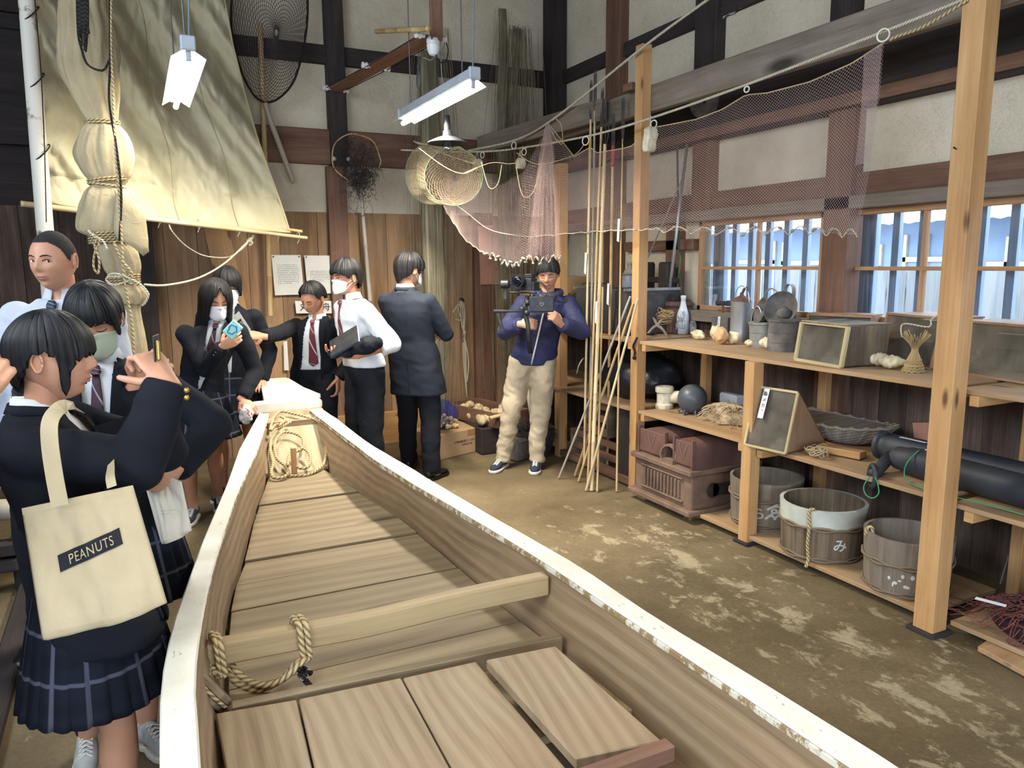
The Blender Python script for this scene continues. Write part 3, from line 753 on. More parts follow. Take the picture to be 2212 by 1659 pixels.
# pendant lamp
M['blackenamel'] = mat('dark_enamel_shade', (34, 36, 40), 0.55, var=0.2)
M['bulb'] = glass('clear_bulb_glass', (225, 230, 230), 0.5)
M['porcelain'] = mat('white_porcelain', (226, 228, 226), 0.25, var=0.05)
pc = onD(967, 300, 5.0)
pl = thing('pendant_lamp', 'black enamel pendant lamp shade with a clear bulb under the wooden wiring board', 'lamp', pc)
MB().lathe([(.135, -.03), (.13, -.022), (.07, 0.005), (.03, .018), (.028, .05), (.02, .055)], pc, 32).build('shade', M['blackenamel'], pl, smooth=True, solid=.002)
MB().lathe([(.001, .15), (.016, .15), (.018, .10), (.022, .09), (.022, .05)], pc, 16).build('socket', M['blackenamel'], pl, smooth=True)
MB().lathe([(.014, .02), (.016, -.01), (.036, -.05), (.036, -.07), (.022, -.095), (.001, -.1)], pc, 16).build('bulb', M['bulb'], pl, smooth=True)
rt = onD(936, 96, 4.95)
MB().tube(smoothpath([pc + Vector((0, 0, .15)), pc.lerp(rt, .5) + Vector((.02, 0, 0)), pc.lerp(rt, .9) + Vector((.045, 0, -.04)), rt + Vector((.08, 0, .02))]), .004, 6).build('cord', M['cord'], pl)
# wiring board with porcelain knobs
M['dustwood'] = wood('dusty_brown_board', (132, 98, 78), (98, 68, 52), (150, 118, 98), 8, 0.8, 0.1, 0.9, 0.4)
a, b = onD(930, 80, 4.95), onY(722, 236, 6.62)
b.z = a.z - .02
wb = thing('wiring_board', 'brown board carrying old wires on white porcelain knobs below the roof', 'board', a)
MB().beam(a, b, .125, .022, (0, .3, 1)).build('board', M['dustwood'], wb, bevel=.003)
v0 = onD(943, 88, 4.93)
MB().beam(v0, Vector((v0.x, v0.y, ZC)), .082, .03, (0, 1, 0)).build('drop_board', M['dustwood'], wb, bevel=.003)
def knob(p, R, nm='knob', s=1.0):
    return MB().lathe([(.001, 0), (.011 * s, 0), (.011 * s, .02 * s), (.018 * s, .022 * s), (.018 * s, .03 * s), (.012 * s, .033 * s), (.012 * s, .04 * s), (.018 * s, .043 * s), (.018 * s, .052 * s), (.001, .055 * s)], p, 14, R).build(nm, M['porcelain'], wb, smooth='auto')
dr = (b - a).normalized(); sdv = dr.cross(Vector((0, 0, 1))).normalized()
for t in (0.0, .5, .97):
    for s in (-1, 1):
        pp = a.lerp(b, t) + sdv * (.045 * s); knob(pp, frame(Vector((0, 0, 1)), sdv * s).transposed() if False else Matrix((Vector((0, 0, 1)).cross(sdv * s), Vector((0, 0, 1)), sdv * s)).transposed(), s=1.25)
    if t: pass
for s in (-1, 1):
    MB().tube([a + sdv * .085 * s, a.lerp(b, .5) + sdv * .085 * s + Vector((0, 0, -.012)), b + sdv * .085 * s], .0035, 5).build('wire', M['darkrope'], wb)
MB().lathe([(.001, .02), (.03, .02), (.045, .0), (.045, -.02), (.04, -.03), (.045, -.035), (.04, -.07), (.028, -.095), (.010, -.102), (.001, -.104)], rt + Vector((0, 0, .03)), 24).build('ceiling_rose', M['porcelain'], wb, smooth='auto')
lp = [onD(945, 118, 4.95), onD(930, 130, 4.95), onD(912, 125, 4.95), onD(903, 150, 4.95), onD(900, 180, 4.95), onD(905, 192, 4.95), onD(908, 170, 4.95), onD(902, 140, 4.95), onD(920, 118, 5.0), onD(940, 105, 5.0)]
MB().tube(smoothpath(lp), .004, 6).build('loose_wire', M['chain'], wb)
MB().tube(smoothpath([onD(941, 118, 4.95), onD(950, 134, 4.95), onD(963, 132, 4.95), onD(968, 110, 4.95), onD(964, 92, 4.95)]), .004, 6).build('loose_wire', M['darkrope'], wb)
def knobwall(x, y, lab):
    p = onY(x, y, YB - .055); return tag(MB().lathe([(.001, 0), (.018, 0), (.018, .012), (.011, .016), (.011, .028), (.018, .032), (.018, .04), (.005, .044), (.001, .04)], p, 16, rotx(PI / 2)).build('insulator_knob', M['porcelain'], smooth='auto', loc=p), lab, 'insulator', 'porcelain knobs on the wall beam')
knobwall(720, 344, 'white porcelain knob on the wall beam, left of the round scoop net')
knobwall(751, 345, 'white porcelain knob on the wall beam, seen through the round scoop net')
M['bamboo'] = wood('dry_bamboo', (196, 166, 116), (168, 134, 84), (214, 188, 140), 3, 0.5, 0.15, 0, 0.2, 0.1, dirtcol=(140, 112, 76))
M['bamboopale'] = wood('pale_bamboo', (206, 184, 142), (176, 150, 108), (222, 204, 166), 3, 0.5, 0.15, 0, 0.25, 0.1, dirtcol=(150, 126, 96))
M['greypole'] = wood('grey_pole', (172, 162, 146), (142, 130, 112), (190, 182, 168), 4, 0.6, 0.15, 0, 0.25, 0.1)
def bamboo(mb, p0, p1, r0, r1, node=.28, bend=(0, 0, 0)):
    p0 = Vector(p0); p1 = Vector(p1); L = (p1 - p0).length; k = max(2, int(L / node)); pts = []; rr = []
    bend = Vector(bend)
    for i in range(k + 1):
        for d, f in ((-.006, 1.0), (0, 1.14), (.006, 1.0)):
            t = min(max(i / k + d / L, 0), 1)
            if pts and abs(t - pts[-1][1]) < 1e-6: continue
            pts.append((p0.lerp(p1, t) + bend * math.sin(PI * t), t)); rr.append(lerp(r0, r1, t) * f)
    return mb.tube([q_[0] for q_ in pts], rr, 8)
q = MB(); bamboo(q, onD(812, 68, 5.6), onD(925, 62, 4.6), .016, .018); q.build('crossing_bamboo', M['bamboo'], wb, smooth=True)

# mast, boom and canvas sail
M['mast'] = mat('peeling_white_mast', (212, 206, 190), 0.6, c2=(120, 92, 70), scale=3.2, lo=.56, hi=.6, bstr=.2)
M['canvas'] = m_cloth('old_sail_canvas', (200, 193, 164), (178, 169, 136), 1.6, 500, 0.9, 0.35, 11)
M['canvasbrown'] = m_cloth('folded_canvas', (170, 156, 124), (148, 132, 102), 2.4, 500, 0.9, 0.45, 16)
mt, mb_ = onD(58, 0, 4.2), onD(97, 492, 4.2)
dv = (mb_ - mt); t0 = (ZC - .02 - mt.z) / dv.z; t1 = (0.0 - mt.z) / dv.z
P0 = mt + dv * t0; P1 = mt + dv * t1
ms = thing('mast', 'peeling white painted mast standing at the left edge of the sail', 'mast', P1)
MB().tube([P1, P0], .043, 18).build('pole', M['mast'], ms, smooth='auto')
for y in (30, 175, 330):
    c = onD(62 + y * .079, y, 4.2); MB().tube([c + Vector((math.cos(a_) * .047, math.sin(a_) * .047, .05 * math.sin(a_ + 1))) for a_ in [2 * PI * k / 16 for k in range(17)]], .004, 5).build('lashing', M['darkrope'], ms)
MB().tube(smoothpath([onD(75, 0, 4.14), onD(88, 150, 4.14), onD(96, 320, 4.14), onD(100, 480, 4.14)]), .003, 5).build('halyard', M['darkrope'], ms)
def sD(u): return lerp(4.3, 5.75, u)
LEFT = [(-260, 40), (0, 72), (150, 84), (300, 96), (400, 102), (440, 112)]
RIGHT = [(-260, 418), (0, 485), (100, 503), (200, 528), (300, 556), (400, 592), (460, 613), (503, 626)]
def sailfn(u, v):
    yl = lerp(-260, 440, v); yr = lerp(-260, 503, v)
    xl = interp(LEFT, yl); xr = interp(RIGHT, yr)
    x = lerp(xl, xr, u); y = lerp(yl, yr, u) + 14 * math.sin(PI * u) * v * v * .5
    w = u * 1.0 - v * .85
    k = Vector((w * 5.2 + .5 * v, (u + v) * .8, 1.7))
    f = .10 * noise.noise(k) + .045 * noise.noise(Vector((w * 13, (u + v) * 1.3, 4))) + .012 * noise.noise(Vector((u * 22, v * 26, 9)))
    f += .010 * (1 - 2 * abs(noise.noise(Vector(((u * .8 + v * .5) * 16, (u - v) * 5, 7))))) + .006 * noise.noise(Vector((u * 40, v * 34, 2)))
    f += .05 * math.exp(-((u - .12) / .08) ** 2) * math.sin(v * 7)
    amp = .35 + .65 * (1 - v) if v > .9 else 1
    return onD(x, y, sD(u) + f * 1.6 * amp)
sl = thing('canvas_sail', 'large old cream canvas sail hanging beside the mast, tied to a boom', 'sail', onD(110, 440, 4.3))
MB().grid(sailfn, 190, 150).build('cloth', M['canvas'], sl, smooth=True, solid=.003)
for u0_ in (.30, .55, .80):
    MB().tube([sailfn(u0_ + .015 * math.sin(v * .3), v / 60) + Vector((0, -.006, 0)) for v in range(61)], .0022, 4).build('seam', M['canvasbrown'], sl, smooth=True)
M['hem'] = m_cloth('sail_hem', (196, 184, 150), (176, 162, 124), 3, 500)
MB().tube([sailfn(u / 40, 1.0) + Vector((0, -.01, .005)) for u in range(41)], .010, 7).build('foot_rope', M['hem'], sl, smooth=True)
MB().tube([sailfn(1.0, v / 40) + Vector((0, -.005, 0)) for v in range(41)], .008, 7).build('edge_rope', M['hem'], sl, smooth=True)
bm_ = thing('boom', 'slender bamboo boom along the foot of the canvas sail', 'boom', onD(50, 441, 4.2))
q = MB(); bamboo(q, onD(46, 440, 4.18), onD(662, 514, 5.85), .017, .013, .5, (0, 0, .0)); q.build('pole', M['bamboopale'], bm_, smooth=True)
q = MB(); bamboo(q, onD(560, 487, 5.6), onD(652, 500, 5.82), .012, .012, .3); q.build('short_pole', M['bamboo'], bm_, smooth=True)
for u in (.05, .3, .48, .62, .76, .9, .97):
    c = onD(lerp(46, 662, u), lerp(440, 514, u), lerp(4.18, 5.85, u)); ax = (onD(662, 514, 5.85) - onD(46, 440, 4.18)).normalized(); n1 = ax.cross(Vector((0, 0, 1))).normalized()
    MB().tube([c + n1 * .02 * math.cos(k * PI / 5) + Vector((0, 0, .03 * math.sin(k * PI / 5) + .008)) + ax * .012 * (k / 10) for k in range(11)] + [c - n1 * .01 + Vector((0, 0, -.05))], .003, 5).build('tie', M['ropepale'], bm_)
# furled canvas bundle
BP = [(-140, 165, 40), (0, 178, 44), (60, 188, 52), (140, 192, 56), (200, 205, 46), (250, 219, 34), (266, 223, 30), (285, 224, 44), (330, 224, 55), (370, 230, 47), (392, 233, 34), (402, 233, 32), (420, 236, 47), (460, 236, 56), (496, 232, 56), (512, 236, 36), (520, 239, 31), (545, 252, 38), (580, 263, 36), (602, 268, 27), (612, 270, 27), (635, 278, 36), (655, 281, 30), (668, 283, 18), (740, 292, 22), (800, 300, 26)]
bd = thing('furled_sail', 'furled cream canvas sail bundle tied with ropes, hanging before the open sail', 'sail', onD(283, 740, 3.9))
bps = smoothpath([(a_[0], a_[1], a_[2]) for a_ in BP], 8); rings = []
for v in bps:
    c = onD(v.y, v.x, 3.92); r = v.z / 1630 * 3.92; ring = []
    for k in range(96):
        a_ = 2 * PI * k / 96
        f = 1 + .20 * noise.noise(Vector((math.cos(a_) * 2.4, math.sin(a_) * 2.4, v.x * .006))) + .12 * noise.noise(Vector((math.cos(a_) * 7, math.sin(a_) * 7, v.x * .012))) + .05 * math.sin(a_ * 11 + v.x * .02) + .05 * noise.noise(Vector((math.cos(a_) * 16, math.sin(a_) * 16, v.x * .02)))
        ring.append(c + Vector((math.cos(a_) * r * f, math.sin(a_) * r * f * .62, .006 * noise.noise(Vector((a_ * 3, v.x * .05, 0))))))
    rings.append(ring)
MB().loft(rings).build('canvas', M['canvasbrown'], bd, smooth=True)
pr = []
for i in range(15):
    t = i / 14; y = lerp(412, 541, t); cx = lerp(258, 297, t ** .8) + 5 * math.sin(t * 6); w = interp([(0, 10), (.3, 26), (.75, 32), (.93, 28), (1, 12)], t)
    c = onD(cx, y, 3.86); r = w / 1630 * 3.9
    pr.append([c + Vector((math.cos(2 * PI * k / 24) * r * (1 + .1 * math.sin(k * 1.9 + t * 4)), math.sin(2 * PI * k / 24) * r * .55, .03 * math.cos(2 * PI * k / 24) * -t)) for k in range(24)])
MB().loft(pr).build('pouch', M['canvasbrown'], bd, smooth=True)
def ring_rope(c, rx, ry, r, n=3, dz=.012, name='rope', m='rope', parent=None, tilt=0.0):
    pts = [c + Vector((math.cos(2 * PI * k / 18) * (rx + .002 * math.sin(k)), math.sin(2 * PI * k / 18) * ry, dz * k / 18 - dz * n / 2 + tilt * math.cos(2 * PI * k / 18))) for k in range(18 * n + 1)]
    return MB().tube(pts, r, 6).build(name, M[m], parent, smooth=True)
for (x, y, w, n, tl_) in ((222, 266, 33, 2, 0), (232, 390, 37, 2, .01), (233, 403, 36, 1, -.012), (238, 514, 40, 5, .004), (268, 604, 31, 4, .002)):
    ring_rope(onD(x, y, 3.92), w / 1630 * 3.95, w / 1630 * 2.9, .0055, n, parent=bd, tilt=tl_)
for pts, m in (([(243, -100), (240, 60), (244, 200), (248, 300), (255, 400), (262, 500), (268, 600), (285, 700), (290, 800)], 'rope'), ([(236, -80), (238, 120), (236, 220), (252, 320), (262, 420), (258, 520)], 'darkrope'), ([(165, -80), (168, 60), (176, 105), (190, 140), (222, 152), (236, 130)], 'darkrope'),
               ([(198, 505), (215, 520), (205, 545), (202, 575), (212, 590), (214, 560), (204, 530), (212, 516)], 'rope'), ([(190, 498), (205, 512), (222, 520), (232, 540)], 'ropepale'),
               ([(245, 522), (262, 560), (285, 590), (280, 610), (300, 615)], 'rope'), ([(232, 600), (240, 592), (262, 594), (300, 612), (318, 630), (320, 640), (312, 656), (306, 660)], 'ropepale'), ([(262, 598), (236, 598), (230, 606), (246, 616), (280, 606)], 'ropepale')):
    MB().tube(smoothpath([onD(x, y, 3.74) for x, y in pts]), .0055, 6).build('rope', M[m], bd, smooth=True)
for k in range(9):
    x = 168 + k * 2.5; MB().tube(smoothpath([onD(x, -60, 3.72), onD(x + 2, 40, 3.72), onD(x + random.uniform(-4, 8), 85 + random.uniform(-20, 30), 3.7)]), .005, 5).build('dark_strap', M['darkrope'], bd)
rp = thing('sail_rope', 'thin grey rope sagging from the furled bundle up to the boom end', 'rope', onD(305, 615, 3.9))
MB().tube(smoothpath([onD(312, 615, 3.85), onD(360, 616, 4.1), (onD(430, 600, 4.6)), onD(490, 565, 5.1), onD(545, 512, 5.5)]), .006, 6).build('rope', M['ropepale'], rp, smooth=True)
MB().tube(smoothpath([onD(545, 512, 5.5), onD(535, 520, 5.48), onD(545, 524, 5.5), onD(538, 530, 5.5), onD(548, 508, 5.5)]), .008, 6).build('knot', M['ropepale'], rp, smooth=True)
rp = thing('sail_rope', 'thin grey rope loop hanging under the middle of the boom', 'rope', onD(365, 485, 5.1))
MB().tube(smoothpath([onD(365, 484, 5.05), onD(372, 500, 5.05), onD(400, 530, 5.15), onD(440, 552, 5.3), onD(490, 556, 5.4), onD(520, 540, 5.45), onD(543, 516, 5.5)]), .005, 6).build('rope', M['ropepale'], rp, smooth=True)

# poles and scoop nets on the back wall
YW = YB - .05
q = MB(); bamboo(q, onY(562, 50, 6.58), onY(584, 682, 6.6), .020, .024, .33)
tag(q.build('bamboo_pole', M['bamboo'], smooth=True), 'tall bamboo pole standing against the back wall right of the sail', 'pole')
q = MB().tube(smoothpath([onY(573, 222, 6.5), onY(585, 262, 6.5), onY(606, 320, 6.52), onY(634, 396, 6.55)]), [.018] * 6 + [.022] * 12 + [.013], 10)
hn = thing('hoop_scoop_net', 'very large dark hoop net hanging high behind the sail edge', 'net', onY(573, 222, 6.5))
q.build('handle', M['greypole'], hn, smooth=True)
M['darknet'] = mat('dark_net_twine', (62, 54, 54), 0.9)
M['netpink'] = mat('faded_pink_net_twine', (206, 180, 168), 0.9, c2=(184, 160, 160), scale=3)
M['netbeige'] = mat('beige_net_twine', (190, 168, 132), 0.9)
M['netgreen'] = mat('green_hoop_cord', (120, 146, 116), 0.8)
def netsheet(mb, fn, nu, nv, r, skip=0.0, rs=None):
    P = [[fn(i / nu, j / nv) for i in range(nu + 1)] for j in range(nv + 1)]
    V = mb.V; F = mb.F; U = mb.U; T = mb.T; z0 = [(0, 0)] * 4
    def edge(a, b):
        t = b - a
        if t.length < 1e-6: return
        x = t.cross(Vector((.3, .9, .1))); x.normalize(); y = t.cross(x); y.normalize(); x = x * r; y = y * r
        k = len(V)
        for p_ in (a, b):
            V.append(tuple(p_ + x)); V.append(tuple(p_ - x * .5 + y * .87)); V.append(tuple(p_ - x * .5 - y * .87))
        for (c, d_) in ((0, 1), (1, 2), (2, 0)):
            F.append([k + c, k + d_, k + 3 + d_, k + 3 + c]); U.append(z0); T.append(.5)
    for j in range(nv):
        for i in range(nu + 1):
            if (i + j) % 2 == 0:
                for d_ in (-1, 1):
                    if 0 <= i + d_ <= nu:
                        if skip and rs.random() < skip: continue
                        edge(P[j][i], P[j + 1][i + d_])
    return mb
hp = [onY(x, y, 6.5) for x, y in [(573, 222), (600, 214), (632, 180), (652, 120), (664, 40), (660, -40), (630, -110), (575, -140), (530, -110), (505, -40), (500, 60), (520, 150), (548, 205), (573, 222)]]
hp = smoothpath(hp, 5); MB().tube(hp, .009, 7).build('hoop', M['darkrope'], hn, smooth=True)
hc = sum(hp, Vector((0, 0, 0))) / len(hp)
netsheet(MB(), lambda u, v: hp[int(u * (len(hp) - 1))].lerp(hc + Vector((0, -.25, -.1)), v * .96), 64, 34, .0022).build('net_bag', M['darknet'], hn)
# round scoop net
sc = onY(770, 342, 6.45); rc = 48 / 1630 * 6.7
sn = thing('scoop_net', 'round long handled scoop net with a tangled dark bag on the back wall', 'net', onY(802, 655, 6.6))
MB().tube([sc + Vector((rc * math.cos(k * PI / 18) * 1.05, .02 * math.sin(k), rc * math.sin(k * PI / 18))) for k in range(37)], .006, 7).build('hoop', M['bamboo'], sn, smooth=True)
rs = random.Random(4); q = MB()
for k in range(240):
    a_ = rs.uniform(0, 2 * PI); rr_ = rc * math.sqrt(rs.random()) * .98; c = sc + Vector((rr_ * math.cos(a_), 0, rr_ * math.sin(a_) - .06 * rs.random()))
    pts = [c]
    for j in range(5): pts.append(pts[-1] + Vector((rs.uniform(-.03, .03), rs.uniform(-.025, .02), rs.uniform(-.035, .028))))
    q.tube(smoothpath(pts, 3), .0016, 3, False)
for k in range(150):
    c = sc + Vector((rs.gauss(.02, .05), rs.uniform(-.05, .0), rs.gauss(-.17, .07))); pts = [c]
    for j in range(6): pts.append(pts[-1] + Vector((rs.uniform(-.03, .03), rs.uniform(-.03, .03), rs.uniform(-.04, .03))))
    q.tube(smoothpath(pts, 3), .0018, 3, False)
q.build('net_bag', M['darknet'], sn)
q = MB(); bamboo(q, onY(779, 402, 6.48), onY(800, 650, 6.6), .014, .02, .4); q.build('handle', M['greypole'], sn, smooth=True)

# hoop net (fyke) by the pendant lamp
fk = thing('fyke_net', 'fine meshed hoop net of three rings hanging beside the pendant lamp', 'net', onD(905, 325, 5.9))
HR = [(930, 375, 54, 66, 6.0), (957, 372, 56, 70, 5.85), (980, 382, 63, 62, 5.7)]
hoops = []
for (x, y, a_, b_, D) in HR:
    pts = []
    for k in range(49):
        t = 2 * PI * k / 48; pts.append(onD(x + a_ * math.cos(t), y - b_ * math.sin(t), D + .06 * math.cos(t)))
    hoops.append(pts); MB().tube(pts, .0045, 6).build('hoop', M['netgreen'], fk, smooth=True)
def fyk(u, v):
    i = int(round(u * 48)); w = v * 3
    if w < 2: a_ = int(w); return hoops[a_][i].lerp(hoops[a_ + 1][i], w - a_)
    c = onD(985, 384, 5.95); return hoops[2][i].lerp(c, (w - 2) * .85)
netsheet(MB(), fyk, 96, 60, .0011).build('netting', M['netbeige'], fk)
c0 = onD(935, 385, 6.2)
netsheet(MB(), lambda u, v: hoops[0][int(round(u * 48))].lerp(c0, v * .95), 96, 26, .0011).build('netting', M['netbeige'], fk)
for x, y in ((920, 312), (950, 318), (985, 322), (1028, 355)):
    MB().tube(smoothpath([onD(893, 305, 5.95), onD((893 + x) / 2, (305 + y) / 2 + 3, 5.9), onD(x, y, 5.75)]), .004, 5).build('line', M['ropepale'], fk)

# the two taut lines
def ln(name, pts, r, label, m='ropepale', cat='rope', k=8):
    return tag(MB().tube(smoothpath(pts, k), r, 7).build(name, M[m], smooth=True), label, cat)
R2 = [onX(2110, -12, 3.0), onX(2080, 0, 3.0), onX(1915, 66, 3.0), onX(1620, 180, 2.99), onX(1400, 257, 2.96), onX(1265, 295, 2.9), onD(1100, 323, 6.0), onD(1000, 328, 6.05), onD(866, 324, 6.1)]
ln('taut_line', R2, .0075, 'white line carrying the rings of the hanging net')
R1 = [onX(1600, -52, 3.06), onX(1525, 2, 3.06), onX(1388, 103, 3.05), onX(1205, 250, 2.98), onX(1120, 300, 2.9), onD(1010, 326, 6.05)]
ln('taut_line', R1, .0085, 'white line rising over the top of the middle post')
ln('taut_line', [onX(2090, 0, 2.98), onX(2000, 55, 2.99), onX(1940, 78, 3.0), onX(1922, 86, 3.0)], .007, 'frayed tan cord joining the net corner to the top right post', 'rope')
M['ring'] = mat('white_plastic_ring', (220, 216, 196), 0.5, var=.1)
def ringo(x, y, rpx, X, lab):
    c = onX(x, y, X); D = (c - CAM).dot(_f); r = rpx / 1630 * D
    q = MB().tube([c + Vector((.3 * r * math.cos(k * PI / 12), -.95 * r * math.cos(k * PI / 12) * 1.0, r * math.sin(k * PI / 12))) for k in range(25)], .004, 6)
    tag(q.build('curtain_ring', M['ring'], smooth=True), lab, 'ring', 'rings on the net line')
for x, y, r_, X, lab in ((1908, 76, 13, 2.98, 'largest white ring on the line at the upper right net corner'), (1613, 193, 6, 2.98, 'white ring on the line above the middle of the right net'), (1412, 268, 8, 2.95, 'white ring on the line just right of the middle post'), (1265, 304, 9, 2.88, 'white ring on the line left of the spear heads'),
                         (1132, 328, 7, 2.76, 'white ring on the line above the second white float'), (1110, 314, 7, 2.74, 'white ring on the line above the first white float'), (1042, 335, 6, 2.55, 'leftmost white ring on the line, beside the hoop net')):
    ringo(x, y, r_, X, lab)
M['foam'] = mat('chipped_foam', (222, 212, 186), 0.9, var=.25, scale=14, bstr=.5, bscale=40)
def floatblock(x, y, s, X, lab, n=1):
    c = onX(x, y, X); q = MB()
    for k in range(n):
        cc = c + Vector((0, .012 * k, -k * .055 * s)); q.loft([[cc + Vector((dx * .035 * s * f, dy * .03 * s * f, dz * .04 * s)) for dx, dy in ((-1, -1), (1, -.8), (1, 1), (-.8, 1))] for dz, f in ((-1, .8), (-.6, 1), (.6, 1), (1, .7))])
    f = fuse(q, .006, 2).build('foam_float', M['foam'], smooth=True); tag(f, lab, 'float', 'foam floats on the net line')
    MB().tube(smoothpath([c + Vector((0, 0, .1 * s)), c + Vector((.02, .02, .05 * s)), c + Vector((.03, -.035, 0)), c + Vector((0, -.04, -.04)), c + Vector((-.03, -.035, .02)), c + Vector((0, 0, .1 * s))]), .003, 5).build('tie_cord', M['ropepale'], f)
floatblock(1031, 356, 1.1, 2.5, 'white foam float block hanging beside the hoop net')
floatblock(1124, 353, 1.0, 2.74, 'white foam float block tied left of the gathered net')
floatblock(1405, 290, 1.1, 2.93, 'pair of white foam float blocks beside the middle post', 2)

# hanging nets
TA = [(0, (1186, 268, 2.86)), (.10, (1240, 338, 2.88)), (.2, (1275, 318, 2.9)), (.25, (1290, 330, 2.9)), (.33, (1360, 318, 2.94)), (.40, (1416, 275, 2.96)), (.5, (1503, 258, 2.98)), (.57, (1561, 236, 2.99)), (.64, (1611, 205, 3.0)), (.70, (1657, 201, 3.0)), (.82, (1749, 177, 3.0)), (.92, (1840, 137, 3.0)), (1, (1910, 92, 3.0))]
BA = [(0, (1150, 512, 2.80)), (.1, (1225, 506, 2.86)), (.25, (1300, 500, 2.9)), (.40, (1400, 497, 2.95)), (.6, (1580, 502, 2.97)), (.8, (1740, 500, 2.98)), (1, (1852, 508, 2.99))]
def shA(u, v):
    a_, b_ = interp(TA, u), interp(BA, u)
    x = lerp(a_[0], b_[0], v) + 14 * math.sin(v * PI) * (u - .4)
    y = lerp(a_[1], b_[1], v); X = lerp(a_[2], b_[2], v) + .03 * noise.noise(Vector((u * 9, v * 2, 2))) + .012 * math.sin(u * 60 + v * 2) * (.3 + v)
    return onX(x, y, X)
na = thing('hanging_net', 'wide faded pink fishing net sheet hanging from the line before the windows', 'net', onX(1500, 500, 2.96))
netsheet(MB(), shA, 230, 88, .00062).build('netting', M['netpink'], na)
netsheet(MB(), lambda u, v: shA(.955 + .045 * u, v * .62) + Vector((-.012, 0, 0)), 24, 70, .0007).build('side_border', M['netpink'], na)
MB().tube([shA(u / 60, 0) for u in range(61)], .0035, 5).build('head_rope', M['netbeige'], na, smooth=True)
fp = []; rs = random.Random(2)
for i in range(120):
    u = i / 119; amp = .004 if u < .42 else .022
    fp.append(shA(u, 1.0) + Vector((0, 0, amp * (abs(math.sin(i * .42)) * 2 - 1) + .004 * rs.random())))
MB().tube(fp, .003, 5).build('foot_rope', M['ropepale'], na, smooth=True)
M['sinker'] = mat('clay_sinker', (150, 140, 126), 0.8, var=.2, scale=20)
MB().tube(smoothpath([fp[0], onD(1110, 508, 5.3), onD(1054, 494, 5.45), onD(1004, 456, 5.7), onD(960, 425, 5.8)]), .003, 5).build('foot_rope', M['ropepale'], na, smooth=True)
for i in range(3, 119, 4):
    t = (fp[i + 1 if i < 119 else i] - fp[i - 1]); MB().ell(fp[i], (.008, .017, .008), frame(t), 8, 6).build('sinker', M['sinker'], na, smooth=True)
TB = [(0, (905, 322, 5.95)), (.25, (1000, 345, 5.9)), (.45, (1080, 400, 5.7)), (.6, (1130, 372, 5.5)), (.8, (1168, 300, 5.4)), (1, (1196, 285, 5.35))]
BB = [(0, (963, 456, 5.8)), (.15, (1004, 518, 5.6)), (.3, (1038, 543, 5.45)), (.45, (1068, 554, 5.3)), (.55, (1091, 569, 5.2)), (.66, (1114, 574, 5.1)), (.76, (1139, 558, 5.0)), (.88, (1170, 564, 4.95)), (1, (1212, 556, 4.95))]
def shB(u, v):
    a_, b_ = interp(TB, u), interp(BB, u)
    return onD(lerp(a_[0], b_[0], v), lerp(a_[1], b_[1], v ** .9), lerp(a_[2], b_[2], v) + .03 * math.sin(u * 50) * v + .03 * noise.noise(Vector((u * 6, v * 3, 0))))
nb = thing('hanging_net', 'pink fishing net drooping over the camera operator with clay sinkers on its edge', 'net', onD(1120, 570, 5.1))
netsheet(MB(), shB, 120, 84, .0005).build('netting', M['netpink'], nb)
def shC(u, v):
    x = lerp(1183 + 8 * (u - .5), lerp(1136, 1214, u), v ** .8); y = lerp(270, 556 + 6 * math.sin(u * 14), v)
    return onD(x, y, 5.3 - .35 * v + .05 * math.sin(u * 40) * (.3 + v))
netsheet(MB(), shC, 50, 76, .0006).build('gathered_netting', M['netpink'], nb)
fp = []
for i in range(100):
    u = i / 99; fp.append(shB(u, 1.0) + Vector((0, 0, (.006 if u < .4 else .022) * (abs(math.sin(i * .55)) * 2 - 1))))
MB().tube(fp, .0032, 5).build('foot_rope', M['netbeige'], nb, smooth=True)
for i in range(30, 99, 2): MB().ell(fp[i] + Vector((0, 0, -.004)), (.008, .018, .008), frame(fp[i + 1] - fp[i - 1]), 8, 6).build('sinker', M['sinker'], nb, smooth=True)
for pts in ([(905, 320), (960, 360), (1000, 375), (1032, 362)], [(1000, 375), (1060, 352), (1100, 354), (1124, 350)], [(1116, 330), (1150, 352), (1185, 352), (1240, 335), (1262, 312)], [(1115, 360), (1128, 420), (1150, 418), (1168, 360), (1180, 290)], [(1040, 350), (1056, 404), (1075, 398), (1084, 356)], [(1182, 262), (1200, 300), (1215, 310), (1212, 270), (1200, 256)]):
    MB().tube(smoothpath([onD(x, y, 5.45) for x, y in pts]), .0032, 5).build('slack_line', M['netbeige'], nb, smooth=True)

